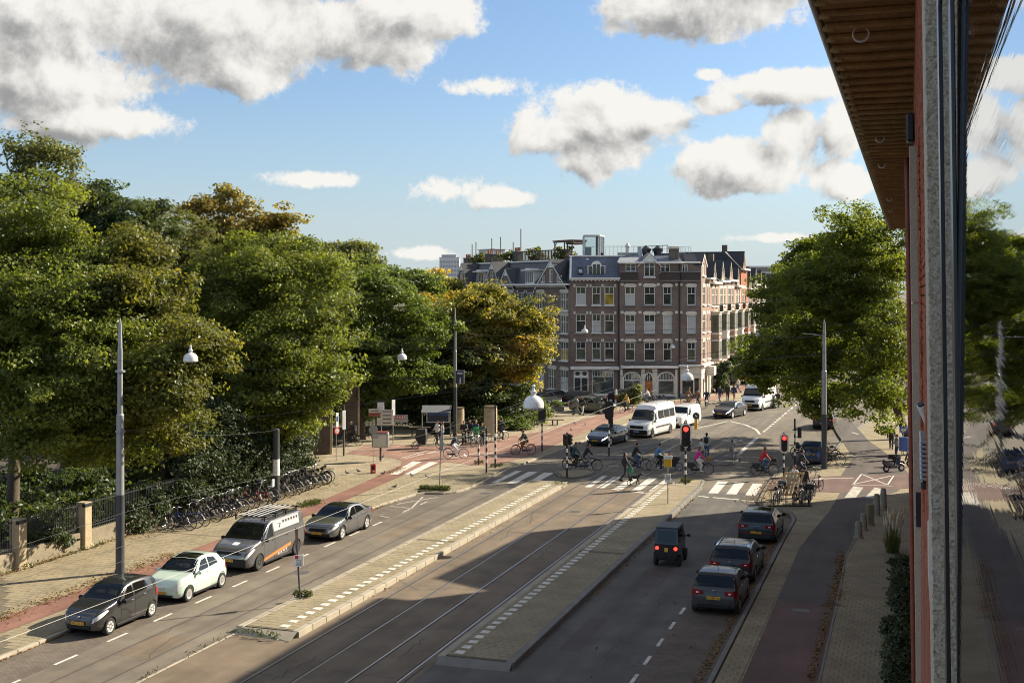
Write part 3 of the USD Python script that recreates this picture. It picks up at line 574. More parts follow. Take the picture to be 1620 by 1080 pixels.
def wall_panel(parent,name,outline,holes,mat,thick=.3,proud=0.0,F=None):
    g=sg.Polygon(outline)
    for h in holes:g=g.difference(h if hasattr(h,'geom_type')else sg.box(h[0],h[2],h[1],h[3]))
    m=MB().prism(g,proud-thick,proud,W2F);q=m.mesh()
    if F is not None:q.apply_transform(F)
    return part(parent,name,q,mat)
def arch(u0,u1,v0,v1,rise):
    c=(u0+u1)/2;w=(u1-u0)/2;a=np.linspace(0,PI,13)
    return sg.Polygon([(u0,v0),(u1,v0)]+[(c+w*math.cos(t),v1-rise+rise*math.sin(t))for t in a])
def window(parent,u0,u1,v0,v1,style='sash',pane='pane_dark',low=None,F=None,lintel='cream',sill=True,bar=.075,y=.11,paint='white_paint'):
    """A painted timber window set back in its opening, with its pane, sill and lintel."""
    T=lambda m:(lambda q:(q.apply_transform(F),q)[1]if F is not None else q)(m.mesh())
    m=MB();b=bar;d=.07
    def bx(a0,a1,b0,b1,dy=0.0):m.span((a0,y-d+dy,b0),(a1,y+dy,b1))
    bx(u0,u0+b,v0,v1);bx(u1-b,u1,v0,v1);bx(u0+b,u1-b,v1-b,v1);bx(u0+b,u1-b,v0,v0+b*1.2)
    split=v0+(v1-v0)*.62;mid=(u0+u1)/2
    if style in('sash','triple'):bx(u0+b,u1-b,split-b*.45,split+b*.45,-.012)
    if style=='sash':bx(mid-b*.3,mid+b*.3,split+b*.45,v1-b,-.005)
    if style=='triple':
        for t in(1/3,2/3):c=u0+(u1-u0)*t;bx(c-b*.6,c+b*.6,v0+b,v1-b,-.006)
    if style=='casement':bx(mid-b*.5,mid+b*.5,v0+b,v1-b,-.006);bx(u0+b,mid-b*.5,split,split+b*.5,-.004);bx(mid+b*.5,u1-b,split,split+b*.5,-.004)
    if style=='slim':
        for t in(1/4,2/4,3/4):c=u0+(u1-u0)*t;bx(c-b*.45,c+b*.45,v0+b,v1-b,-.006)
    if style=='shop':
        tr=v0+(v1-v0)*.74;bx(u0+b,u1-b,tr-b*.5,tr+b*.5,-.01)
        for t in np.arange(1,8)/8:c=u0+(u1-u0)*t;bx(c-.02,c+.02,tr+b*.5,v1-b,-.004)
    w=part(parent,'window',T(m),MATS[paint])
    part(w,'pane',T(MB().span((u0+b*.5,y-.03,split if low else v0+b*.5),(u1-b*.5,y-.018,v1-b*.5))),MATS[pane])
    if low:part(w,'pane',T(MB().span((u0+b*.5,y-.03,v0+b*.5),(u1-b*.5,y-.018,split))),MATS[low],'curtained lower pane' if low=='pane_curtain' else None)
    if sill:part(w,'sill',T(MB().bevbox((mid,-.05,v0-.06),(u1-u0+.22,.3,.11),.02)),MATS['plinth_stone' if sill=='grey' else 'white_paint'])
    if lintel=='cream':
        part(w,'lintel',T(MB().prism([(u0-.12,v1),(u1+.12,v1),(u1+.16,v1+.18),(u1-.08,v1+.36),(u0+.08,v1+.36),(u0-.16,v1+.18)],-.05,.035,W2F)),MATS['cream_stone'])
    if lintel=='blocks':
        for c in(u0-.16,u1+.16):part(w,'lintel_block',T(MB().bevbox((c,0,v1+.12),(.24,.07,.34),.03)),MATS['cream_stone'])
    return w
def gable(parent,c,w,v0,v1,over=.25,depthy=2.6,roof='dark_slate',trim='white_paint',F=None,proud=.12,wallm='brown_brick',holes=()):
    """A dormer gable: its wall, its bargeboards and its own pitched roof running back into the main roof."""
    T=lambda m:(lambda q:(q.apply_transform(F),q)[1]if F is not None else q)(m.mesh())
    wall_panel(parent,'gable_wall',[(c-w/2,v0-.02),(c+w/2,v0-.02),(c+w/2,v0+.02),(c,v1-.12),(c-w/2,v0+.02)],holes,MATS[wallm],.3,proud,F)
    t=.14
    for s in(-1,1):
        a=np.array([c+s*(w/2+over),v0-over*(v1-v0)/(w/2)]);b=np.array([c,v1]);n=np.array([0,.26])
        part(parent,'bargeboard',T(MB().prism([tuple(a-n),tuple(a),tuple(b),tuple(b-n*1.15)],proud,proud+.09,W2F)),MATS[trim])
        part(parent,'gable_roof',T(MB().add([(a[0],-proud-.1,a[1]),(b[0],-proud-.1,b[1]),(b[0],depthy,b[1]),(a[0],depthy,a[1]),(a[0],-proud-.1,a[1]-.1),(b[0],-proud-.1,b[1]-.1),(b[0],depthy,b[1]-.1),(a[0],depthy,a[1]-.1)],
             [[0,1,2],[0,2,3],[4,6,5],[4,7,6],[0,4,5],[0,5,1],[3,2,6],[3,6,7],[0,3,7],[0,7,4]])),MATS[roof])

ZB=131.0;K=FPX/ZB
ORG=deep(905,460,ZB);ORG[2]=0
U=lambda px:(px-905)/K
V=lambda py:EYE-(py-CYP)/K
corner=thing('corner_house','brown brick corner house with grey slate mansard and an orange front door','house',ORG,YAW)
BP=.18  # the right-hand bay stands a little forward
# --- left bay (A): three windows a floor under the slate mansard
rowsA=[(453.5,482.5),(496.5,526),(540,569.5)];colsA=[(911.2,926.6),(936.5,950.2),(956.4,971)]
hA=[(U(a),U(b),V(d),V(c))for c,d in rowsA for a,b in colsA]
wall_panel(corner,'wall',[(U(902.5),0),(U(980),0),(U(980),V(441)),(U(902.5),V(441))],hA+[(U(907.5),U(931),.35,V(586)),(U(936.5),U(971),V(624),V(585.5))],MATS['brown_brick'])
panes={(0,0):'pane_curtain',(0,2):'pane_yellow',(1,1):'pane_curtain',(1,0):'pane_dark',(2,0):'pane_green',(2,1):'pane_green'}
for i,(c,d)in enumerate(rowsA):
    for j,(a,b)in enumerate(colsA):
        window(corner,U(a),U(b),V(d),V(c),'sash','pane_green' if i<2 else 'pane_dark',panes.get((i,j)),lintel='blocks')
window(corner,U(936.5),U(971),V(624),V(585.5),'shop','pane_shop',lintel=None)
fr=part(corner,'door_frame',MB().span((U(907.5),.02,.35),(U(909),.12,V(586))).span((U(918.6),.02,.35),(U(920),.12,V(586))).span((U(929.5),.02,.35),(U(931),.12,V(586))).span((U(907.5),.025,V(597.5)),(U(931),.115,V(595.5))).span((U(909),.03,V(595.5)),(U(929.5),.08,V(586))),MATS['white_paint'])
for a in(909,920):
    dd=part(corner,'door',MB().span((U(a),.06,.35),(U(a+9.6),.10,V(597.4))).span((U(a+2),.05,.6),(U(a+7.6),.062,V(606))),MATS['black_door']);part(dd,'oval_light',MB().add(*[np.vstack([[[U(a+4.8),.024,V(590.7)]],[[U(a+4.8)+.26*math.cos(t),.024,V(590.7)+.22*math.sin(t)]for t in np.linspace(0,2*PI,17)[:-1]]]),[[0,1+(k+1)%16,1+k]for k in range(16)]]),MATS['pane_dark'])
part(corner,'fascia',MB().bevbox((U(941),-.12,V(582)),(U(980)-U(903),.26,.36),.03),MATS['white_paint'])
part(corner,'cornice',MB().bevbox((U(940.5),-.22,V(440.2)),(U(981.5)-U(901),.5,.16),.03).bevbox((U(940.5),-.1,V(442.3)),(U(981)-U(902),.3,.16),.02),MATS['white_paint'])
for k in range(13):part(corner,'cornice_bracket',MB().bevbox((U(905+k*6.1),-.2,V(443.2)),(.13,.3,.22),.03),MATS['white_paint'])
part(corner,'mansard',MB().add([(U(902.5),-.1,V(441)),(U(985),-.1,V(441)),(U(985),1.7,V(405)),(U(905),1.7,V(405)),(U(902.5),3,V(441)),(U(905),3,V(405)),(U(985),3,V(405))],[[0,1,2],[0,2,3],[0,3,5],[0,5,4],[3,2,6],[3,6,5]]),MATS['slate'])
part(corner,'ridge_trim',MB().bevbox((U(946),1.7,V(404.3)),(U(992)-U(902),.3,.16),.03).tube([(U(902.2),-.12,V(441)),(U(904.6),1.7,V(404.5))],.12,6),MATS['white_paint'])
dm=part(corner,'dormer',MB().span((U(930),.3,V(437.5)),(U(958),2.0,V(420))).prism(arch(U(936),U(952),V(424),V(412.5),.55),-2.2,-.25,W2F),MATS['white_paint'])
for a,b,t in((931.4,937,421),(938.4,943.4,418),(944.6,949.4,418),(951,956.6,421)):part(dm,'pane',MB().span((U(a),.235,V(436)),(U(b),.29,V(t))),MATS['pane_dark'])
part(corner,'skylight',MB().add([(U(914),.05,V(433)),(U(923),.05,V(433)),(U(922.6),.62,V(422.4)),(U(914.4),.62,V(422.4))],[[0,1,2],[0,2,3]]),MATS['black_door']);part(corner,'skylight_pane',MB().add([(U(915.6),.03,V(431.6)),(U(921.6),.03,V(431.6)),(U(921.2),.56,V(424)),(U(915.9),.56,V(424))],[[0,1,2],[0,2,3]]),MATS['pane_curtain'])
# --- right bay (B): four floors of brick to the gutter
rowsB=[(453.5,482.5),(497.5,526.8),(541,570.5)];colsB=[(989,1004.4),(1019,1036),(1048.8,1062),(1086.6,1100)]
hB=[(U(a),U(b),V(d),V(c))for c,d in rowsB for a,b in colsB]
topB=[(989.4,1006,429.6,417),(1018.6,1035.4,438,412),(1044.6,1059.4,430.6,417.6),(1079,1087.4,431,418)]
hB+=[(U(a),U(b),V(c),V(d))for a,b,c,d in topB]
gB=[arch(U(985),U(1014),V(624),V(587.5),.75),arch(U(1039.5),U(1067.5),V(624),V(587.5),.75),sg.box(U(1020),.3,U(1031.6),V(601.5)),arch(U(1020),U(1031.6),V(601.8),V(590),.7),sg.box(U(1079),.2,U(1096),V(598)),sg.box(U(1098),.2,U(1108.2),V(598))]
wall_panel(corner,'wall',[(U(980),0),(U(1109),0),(U(1109),V(416)),(U(1038),V(416)),(U(1027),V(400.5)),(U(1016),V(416)),(U(980),V(416))],hB+gB,MATS['brown_brick'],.4,BP)
FB=mat4(o=(0,-BP,0))
pB={(0,0):'pane_curtain',(1,0):'pane_curtain',(1,1):'pane_curtain',(2,3):'pane_green'}
for i,(c,d)in enumerate(rowsB):
    for j,(a,b)in enumerate(colsB):
        full=(i==1 and j>=2)
        window(corner,U(a),U(b),V(d),V(c),'plain' if full else 'sash','pane_curtain' if full else('pane_green' if j==0 else 'pane_dark'),None if full else pB.get((i,j)),F=FB,sill='grey')
for(a,b,c,d),st in zip(topB,('casement','casement','casement','casement')):window(corner,U(a),U(b),V(c),V(d),st,'pane_dark',F=FB,lintel=None)
for s,e in((981.5,1009),(1044,1075),(1076.5,1108)):  # brick balcony fronts below the top windows
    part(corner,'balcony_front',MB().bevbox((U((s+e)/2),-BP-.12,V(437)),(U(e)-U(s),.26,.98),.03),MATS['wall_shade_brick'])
    for k in range(2):part(corner,'balcony_coping',MB().bevbox((U((s+e)/2),-BP-.14,V(430+14*k)),(U(e)-U(s)+.1,.34,.1),.02),MATS['plinth_stone'])
part(corner,'gutter',MB().bevbox((U(998),-BP-.25,V(415.6)),(U(1016.5)-U(976),.5,.2),.03).bevbox((U(1058),-BP-.25,V(415.6)),(U(1080)-U(1037.5),.5,.2),.03),MATS['white_paint'])
part(corner,'mansard',MB().add([(U(978),-.4,V(415)),(U(1080),-.4,V(415)),(U(1076),1.7,V(404)),(U(985),1.7,V(404)),(U(985),3,V(404)),(U(1076),3,V(404))],[[0,1,2],[0,2,3],[3,2,5],[3,5,4]]),MATS['slate'])
part(corner,'lead_roof',MB().add([(U(975.5),-.55,V(415.2)),(U(1009),-.55,V(415.2)),(U(1011),.62,V(407)),(U(981),.62,V(407))],[[0,1,2],[0,2,3]]),MATS['lead'])
gable(corner,U(1027),U(1043)-U(1011),V(416),V(399),.2,2.4,'slate',F=FB,wallm='white_paint')
for s in(1078.2,):part(corner,'chimney',MB().bevbox((U(1068),1.0,V(402)),(1.05,.8,1.7),.03),MATS['chimney_brick']);part(corner,'chimney_cap',MB().bevbox((U(1068),1.0,V(391.6)),(1.2,.95,.2),.03),MATS['cream_stone'])
part(corner,'string_course',MB().bevbox((U(1029),-BP-.06,V(575)),(U(1070)-U(988),.12,.1),.02),MATS['plinth_stone'])
for c in(984,1012,1041,1070,1077):
    for r in(450,494,537.5):part(corner,'stone_block',MB().bevbox((U(c),-BP,V(r)),(.34,.08,.3),.03),MATS['cream_stone'])
part(corner,'downpipe',MB().tube([(U(1074.5),-BP-.1,V(417)),(U(1074.5),-BP-.1,.2)],.07,8),MATS['dark_metal'],smooth=40);part(corner,'downpipe',MB().tube([(U(979),-.12,V(444)),(U(979),-.12,.2)],.07,8),MATS['dark_metal'],smooth=40)
# ground floor of the right bay: cream shopfront round two arched windows and the orange door
part(corner,'fascia',MB().bevbox((U(1027),-BP-.14,V(580)),(U(1073)-U(982),.3,.3),.03),MATS['white_paint'])
for a,b in((985,1014),(1039.5,1067.5)):
    w=(U(b)-U(a));m=MB().prism(arch(U(a),U(b),V(624),V(587.5),.75).difference(arch(U(a)+.14,U(b)-.14,V(622),V(589.5),.68)),-.12,-.05,W2F).span((U(a)+.1,.06,V(602)),(U(b)-.1,.12,V(600.4)))
    for t in np.arange(1,6)/6:m.span((U(a)+w*t-.025,.07,V(600.4)),(U(a)+w*t+.025,.11,V(589.6+4*abs(t-.5)**2*8)))
    m2=m.mesh();m2.apply_translation((0,-BP,0));wv=part(corner,'arched_window',m2,MATS['white_paint'])
    q=MB().prism(arch(U(a)+.1,U(b)-.1,V(623),V(588.6),.7),-.1,-.09,W2F).mesh();q.apply_translation((0,-BP,0));part(wv,'pane',q,MATS['pane_shop'])
    q=MB().prism(arch(U(a)-.45,U(b)+.45,V(604),V(582.6),.62).difference(arch(U(a)-.1,U(b)+.1,V(606),V(586),.78)).intersection(sg.box(U(a)-.4,V(592),U(b)+.4,V(580))),0,BP+.05,W2F).mesh();part(wv,'relieving_arch',q,MATS['chimney_brick'])
    part(wv,'sill',MB().bevbox(((U(a)+U(b))/2,-BP-.06,V(625)),(w+.2,.3,.14),.02),MATS['white_paint'])
for a,b in((981,985),(1014,1020),(1031.6,1039.5),(1067.5,1071.5)):part(corner,'pilaster',MB().bevbox((U((a+b)/2),-BP-.03,V(608)),(U(b)-U(a),.12,V(582.6)-V(632)),.02),MATS['cream_stone'])
dr=part(corner,'front_door',MB().span((U(1020.3),.02-BP,.3),(U(1031.3),.07-BP,V(602))).bevbox((U(1023),.015-BP,1.0),(.3,.03,.7),.01).bevbox((U(1028.6),.015-BP,1.0),(.3,.03,.7),.01),MATS['orange_door'],'bright orange panelled front door');part(dr,'letterbox',MB().bevbox((U(1025.8),-BP,1.15),(.3,.03,.07),.01),MATS['dark_metal'])
fl=part(corner,'fanlight',MB().prism(arch(U(1020.2),U(1031.4),V(601.4),V(590.2),.65),-.1+BP,-.085+BP,W2F),MATS['pane_dark'])
for t in(1/3,2/3):part(fl,'bar',MB().span((U(1020+11.6*t)-.03,.05-BP,V(601.4)),(U(1020+11.6*t)+.03,.08-BP,V(591))),MATS['white_paint'])
part(corner,'door_arch',MB().prism(arch(U(1018.2),U(1033.4),V(602.5),V(588.2),.8).difference(arch(U(1020.2),U(1031.4),V(604),V(590.2),.65)),BP,BP+.06,W2F),MATS['white_paint'])
part(corner,'plinth',MB().bevbox((U(1045),-BP-.03,.3),(U(1109)-U(981),.1,.62),.02).bevbox((U(941),-.04,.18),(U(980)-U(903),.1,.36),.02),MATS['plinth_stone'])
part(corner,'shop_wall',MB().span((U(1075),-BP-.05,.0),(U(1079),.05,V(579))).span((U(1096),-BP-.05,0),(U(1098),.05,V(579))).span((U(1075),-BP-.06,V(598)),(U(1109.4),0,V(580))),MATS['cream_stone'])
part(corner,'shop_entrance',MB().span((U(1079),.25,.1),(U(1096),.3,V(598))).span((U(1098),.25,.1),(U(1108),.3,V(598))),MATS['pane_shop'])
part(corner,'fascia',MB().bevbox((U(1092),-BP-.12,V(578)),(U(1111)-U(1073.5),.3,.26),.03),MATS['white_paint'])
# --- the sunny flank along the main street: local frame of the flank runs up the street
FX,FY=np.array([SA,CA,0]),np.array([-CA,SA,0]);FL=mat4(FX,FY,(0,0,1),(U(1109),-BP,0))
FLW=6.3
hs=[(1.0,2.5,V(d),V(c))for c,d in rowsB]+[(4.0,4.5,V(d),V(c))for c,d in rowsB]+[(5.2,5.7,V(d),V(c))for c,d in rowsB]+[(.9,2.3,V(436),V(410))]
wall_panel(corner,'flank_wall',[(0,V(579)),(FLW,V(579)),(FLW,V(440)),(3.3,V(440)),(3.3,V(416)),(1.7,V(401)),(0,V(416))],hs,MATS['pink_brick'],.3,0,FL)
for c,d in rowsB:
    window(corner,1.0,2.5,V(d),V(c),'sash','pane_green',F=FL);window(corner,4.0,4.5,V(d),V(c),'plain','pane_dark',F=FL);window(corner,5.2,5.7,V(d),V(c),'plain','pane_dark',F=FL)
window(corner,.9,2.3,V(436),V(410),'casement','pane_curtain',F=FL,lintel=None)
gable(corner,1.7,3.4,V(416),V(399.5),.25,5.5,'dark_slate',F=FL,wallm='pink_brick',proud=.02)
wall_panel(corner,'shop_flank',[(0,0),(FLW,0),(FLW,V(579)),(0,V(579))],[sg.box(.7,.3,1.8,V(600)),arch(2.4,4.0,.5,V(588),.7),sg.box(4.5,.2,5.6,V(598))],MATS['cream_stone'],.3,.03,FL)
for a,b in((.7,1.8),(2.4,4.0),(4.5,5.6)):q=MB().span((a,.12,.3),(b,.16,V(590))).mesh();q.apply_transform(FL);part(corner,'shop_pane',q,MATS['pane_shop'])
q=MB().bevbox((FLW/2,-.15,V(579)),(FLW+.3,.4,.28),.03).bevbox((4.6,-.3,V(440)),(3.2,.7,.2),.03).mesh();q.apply_transform(FL);part(corner,'cornice',q,MATS['white_paint'])
sgn=MB().bevbox((3.6,-.5,V(589)),(1.6,.9,1.0),.02).mesh();sgn.apply_transform(FL);part(corner,'shop_sign',sgn,MATS['cream_stone'])
# the house's body behind its fronts, and the flat roof
part(corner,'rear_wall',MB().prism([(U(903),.32),(U(1108.5),.25),(U(1108.5)+FX[0]*6.2-.3,FX[1]*6.2),(U(903),11)],0.0,V(440)).prism([(U(985),1.8),(U(1076),1.8),(U(1102),3.4),(U(1100),6.0),(U(905),6.0),(U(905),1.8)],V(440),V(405)),MATS['dark_brick'])
part(corner,'flat_roof',MB().prism([(U(904),1.75),(U(1076),1.75),(U(1102),3.4),(U(1102),7),(U(904),11)],V(404.6),V(404)),MATS['roof_felt'])
part(corner,'roof_edge',MB().bevbox((U(1090),.6,V(415)),(U(1107)-U(1074),1.9,.2),.03),MATS['white_paint']);part(corner,'gable_cheek',MB().add([(U(1083),.05,V(415)),(U(1107),.05,V(415)),(U(1107),1.6,V(401)),(U(1085),1.6,V(401))],[[0,1,2],[0,2,3]]),MATS['dark_slate'])
# --- on the corner house's roof
pav=thing('roof_pavilion','white framed glass pavilion standing on the corner house roof','pavilion',ORG+np.array([0,0,V(404.5)]),YAW)
h_=V(372)-V(404.5)
for u,y in((U(926),2.2),(U(949),2.2),(U(960),4.2),(U(926.5),4.6),(U(951.5),2.25)):part(pav,'post',MB().bevbox((u,y,h_/2),(.14,.14,h_),.02),MATS['zinc_white'])
part(pav,'roof',MB().prism([(U(925),2.05),(U(951),2.05),(U(961),4.3),(U(926),4.7)],h_,h_+.14),MATS['zinc_white'])
part(pav,'panel',MB().bevbox((U(948),2.25,h_/2),(.45,.08,h_),.02),MATS['weathered_wood'])
N={'t':('transparent_bsdf',dict(color=(.8,.86,.86))),'gl':('glossy_bsdf',dict(color=(.9,.95,.97),roughness=.02)),'f':('fresnel',dict(IOR=1.6)),'m':('mix_closure',{})}
look('clear_pane',N,[('f.fac','m.fac'),('t.BSDF','m.closure1'),('gl.BSDF','m.closure2')],'m.closure')
part(pav,'pane',MB().span((U(926),2.19,.05),(U(949),2.21,h_)),MATS['clear_pane']);part(pav,'pane',MB().prism([(U(951.5),2.24),(U(960),4.2),(U(960)-.03,4.22),(U(951.5)-.03,2.26)],.05,h_),MATS['clear_pane']);part(pav,'rail',MB().span((U(926),2.28,1.0),(U(943),2.31,1.05)).span((U(926),2.4,.02),(U(938),2.43,1.0)),MATS['lead'])
def railing(name,label,a,b,h,n,bar=.02,mat='lead',mid=0):
    a,b=np.asarray(a,float),np.asarray(b,float);t=thing(name,label,'railing',a,math.atan2(b[1]-a[1],b[0]-a[0]));L_=math.hypot(*(b-a)[:2]);dz=b[2]-a[2]
    part(t,'top_rail',MB().tube([(0,0,h),(L_,0,h+dz)],bar*1.3,6),MATS[mat]);
    for k in range(n+1):part(t,'post',MB().tube([(L_*k/n,0,dz*k/n),(L_*k/n,0,h+dz*k/n)],bar,5),MATS[mat])
    for k in range(mid):part(t,'wire',MB().tube([(0,0,h*(k+1)/(mid+1)),(L_,0,h*(k+1)/(mid+1)+dz)],bar*.4,4),MATS[mat])
    return t
def onroof(px,y,py):q=np.array([U(px),y]);return np.array([ORG[0]+q[0]*CA-q[1]*SA,ORG[1]+q[0]*SA+q[1]*CA,V(py)])
railing('roof_railing','thin grey railing on the corner house roof beside the glass pavilion',onroof(961,2.2,403),onroof(1012,2.2,403),1.0,8,.02,'lead',4)
railing('roof_railing','dark sloping handrail on the roof left of the chimney',onroof(1019,2.4,401),onroof(1061,2.4,399),.85,5,.03,'dark_metal',1)
railing('roof_railing','pale railing on the roof right of the big chimney',onroof(1063,4.4,401),onroof(1104,5,402),.95,9,.025,'zinc_white',3)
t=thing('roof_vent','pale metal roof vent behind the thin railing','vent',onroof(997,3.0,404),YAW);part(t,'flue',MB().lathe([(.22,0),(.22,1.0),(.30,1.02),(.30,1.15),(.1,1.45)],10),MATS['zinc_white'],smooth=40);part(t,'base',MB().bevbox((0,0,.2),(2.2,.8,.4),.04),MATS['lead'])
t=thing('roof_screen','white louvred roof unit at the end of the thin railing','roof unit',onroof(1016,2.4,404),YAW);part(t,'casing',MB().bevbox((0,0,.55),(.42,.6,1.1),.03),MATS['zinc_white'])
for k in range(5):part(t,'louvre',MB().bevbox((0,-.31,.2+.18*k),(.36,.03,.05),.01),MATS['lead'])
for i,(px,s)in enumerate(((1027,'left'),(1046,'right'))):
    t=thing('potted_shrub',f'dark potted shrub on the corner house roof, {s} of the gable point','plant',onroof(px,3.6,404),0);part(t,'pot',MB().lathe([(.3,0),(.42,.5),(.45,.5)],10),MATS['dark_metal']);part(t,'foliage',trimesh.creation.icosphere(2,.55)if False else MB().tube([(0,0,.4),(.1,0,.8),(0,.1,1.2)],[.5,.62,.1],7),MATS['dark_slate'])

# ---------------- the row of gabled houses receding to the left
LO=np.array([-7.7,155.6]);LD=np.array([12.15,-21.0])/math.hypot(12.15,21.0);LLEN=math.hypot(6.35+7.7,131.2-155.6)
def LU(px):k=(px-CXP)/FPX;return(k*LO[1]-LO[0])/(LD[0]-k*LD[1])
def LV(px,py):u=LU(px);return EYE-(py-CYP)*(LO[1]+LD[1]*u)/FPX
LW=np.array([LO[0]*CA-LO[1]*SA,LO[0]*SA+LO[1]*CA,0])
LRZ=YAW+math.atan2(LD[1],LD[0])
edges=[716,751,776,817,846,902.6]
names=['gabled brick house at the far left end of the roof row','narrow brick house with a small flat dormer, second from the left end','brick house with a tall white bargeboard gable, behind the autumn tree','brick house with a low double gable, in the middle of the row','brick house with the broad white gable next to the slate mansard']
CORN,RIDGE=12.5,15.25
specs=[('g',733,22),('d',761),('g',781,27),('gd',803,22,841),('g',874,46)]
for i in range(5):
    u0,u1=LU(edges[i]),LU(edges[i+1])-.02;w=u1-u0
    h=thing('row_house',names[i],'house',LW+np.array([LD[0]*CA*u0-LD[1]*SA*u0,LD[0]*SA*u0+LD[1]*CA*u0,0]),LRZ)
    holes=[];wins=[]
    n=3 if w>7 else(2 if w>4 else 1)
    for f in range(4):
        z0=[0.8,4.1,7.1,9.6][f];hh=[2.3,2.1,2.0,2.0][f]
        for k in range(n):
            c=w*(k+.5)/n;ww=min(1.6,w/n*.62)
            if i==4 and f==3 and k==1:continue
            holes.append((c-ww/2,c+ww/2,z0,z0+hh));wins.append((c-ww/2,c+ww/2,z0,z0+hh,k,f))
    wall_panel(h,'wall',[(0,0),(w,0),(w,CORN),(0,CORN)],holes,MATS['brown_brick']if i in(0,2,4)else MATS['dark_brick'])
    for a,b,c,d,k,f in wins:window(h,a,b,c,d,'sash' if b-a<1.5 else 'triple','pane_green' if(k+f)%3 else 'pane_dark','pane_curtain' if(k*2+f+i)%4==0 else('pane_yellow' if(i,f,k)==(4,1,2)else None),lintel='blocks' if i%2 else 'cream')
    part(h,'roof',MB().add([(0,-.12,CORN),(w,-.12,CORN),(w,2.3,RIDGE),(0,2.3,RIDGE),(0,9,RIDGE),(w,9,RIDGE)],[[0,1,2],[0,2,3],[3,2,5],[3,5,4]]),MATS['dark_slate'])
    part(h,'body',MB().span((.02,.35,0),(w-.02,9,CORN)).prism([(0.02,CORN),(w-.02,CORN),(w-.02,RIDGE-.05),(0.02,RIDGE-.05)],-9,-2.4,W2F),MATS['dark_brick'])
    part(h,'cornice',MB().bevbox((w/2,-.22,CORN),(w+.02,.44,.2),.03),MATS['white_paint'])
    for k in range(int(w/.45)):part(h,'cornice_bracket',MB().bevbox((.2+k*.45,-.15,CORN-.2),(.12,.26,.2),.03),MATS['white_paint'])
    part(h,'ridge_trim',MB().bevbox((w/2,2.3,RIDGE+.03),(w+.02,.3,.18),.03),MATS['white_paint'])
    def dormer(c):
        d_=part(h,'dormer',MB().bevbox((c,.55,CORN+.85),(1.9,1.3,1.5),.02).bevbox((c,.35,CORN+1.66),(2.3,1.9,.14),.03).bevbox((c,.2,CORN+1.82),(1.2,1.2,.16),.05),MATS['white_paint'])
        for k in range(4):part(d_,'pane',MB().span((c-.85+k*.44,-.115,CORN+.25),(c-.85+k*.44+.33,-.09,CORN+1.45)),MATS['pane_dark'])
    sp=specs[i]
    if 'g' in sp[0]:
        cu=LU(sp[1])-u0;gw=LU(sp[1]+sp[2]/2)-LU(sp[1]-sp[2]/2);top=RIDGE+.1 if i!=3 else RIDGE-.7
        hol=[(cu-.38,cu+.38,CORN+.25,CORN+1.7)];
        if gw>3.6:hol+=[(cu-gw*.36,cu-gw*.2,CORN+.2,CORN+1.0),(cu+gw*.2,cu+gw*.36,CORN+.2,CORN+1.0)]
        hol=[q for q in hol if q[3]<top-.5]
        gable(h,cu,gw,CORN,top,.3,2.6,wallm='brown_brick',proud=.25,holes=[sg.box(*[q[0],q[2],q[1],q[3]])for q in hol])
        part(h,'gable_panel',MB().prism([(cu-gw*.14,top-.95),(cu+gw*.14,top-.95),(cu,top-.35)],.25,.28,W2F),MATS['white_paint'])
        G4=mat4(o=(0,-.25,0))
        for q in hol:window(h,*q,'casement','pane_dark',F=G4,lintel=None,bar=.09,sill=False)
    if 'd' in sp[0]:dormer(min(max((LU(sp[3])if len(sp)>3 else LU(sp[1]))-u0,1.2),w-1.0))
# the roof terrace behind the row: chimneys, pots, planters, a pergola and posts against the sky
def LP(px,back,z):
    k=(px-CXP)/FPX;o=LO+np.array([-LD[1],LD[0]])*back;u=(k*o[1]-o[0])/(LD[0]-k*LD[1]);c=o+LD*u
    return np.array([c[0]*CA-c[1]*SA,c[0]*SA+c[1]*CA,z])
for px,w,hgt,pots,lab in((741,1.4,.9,3,'leftmost'),(776,1.5,1.3,3,'second'),(788,1.2,1.2,2,'third'),(819,1.4,1.4,4,'fourth')):
    t=thing('chimney_stack',f'dark chimney stack with clay pots on the gabled row, {lab} from the left','chimney',LP(px,4,RIDGE),LRZ)
    part(t,'stack',MB().bevbox((0,0,hgt/2),(w,.8,hgt),.03),MATS['chimney_brick']);part(t,'cap',MB().bevbox((0,0,hgt),(w+.15,.95,.12),.03),MATS['plinth_stone'])
    for k in range(pots):part(t,'pot',MB().lathe([(.13,hgt+.05),(.1,hgt+.5),(.13,hgt+.52)],8,loc=((k+.5)/pots*w-w/2,0,0)),MATS['clay_pot'],smooth=40)
for px,z1 in((753,18.3),(778,18.6),(792,18.7),(812,17.9),(824,19.5),(747,18.0)):
    t=thing('roof_pole',None,None,LP(px,4.6,RIDGE),0);part(t,'pole',MB().tube([(0,0,0),(0,0,z1-RIDGE)],.06,6),MATS['weathered_wood']);part(t,'foot',MB().lathe([(.2,0),(.12,.15),(.06,.2)],8),MATS['lead']);info(t,{824:'tallest thin pole on the roof terrace of the gabled row',753:'thin dark pole on the row roof above the flat dormer house'}.get(px,'thin dark pole on the roof terrace of the gabled row'),'pole',None if px in(824,753)else 'poles on the row roof')
t=thing('roof_box','white box shaped roof house behind the poles of the gabled row','roof house',LP(778,6.5,RIDGE),LRZ);part(t,'wall',MB().bevbox((0,0,1.0),(4.4,1.6,2.0),.03),MATS['zinc_white']);part(t,'roof',MB().bevbox((0,0,2.05),(4.7,1.9,.12),.02),MATS['white_paint'])
t=thing('slatted_screen','long dark wooden slatted screen on the row roof behind the broad gable','screen',LP(864,3.2,RIDGE),LRZ)
for k in range(34):part(t,'slat',MB().bevbox((-5.4+k*.33,0,.75),(.2,.04,1.25),.01),MATS['weathered_wood'])
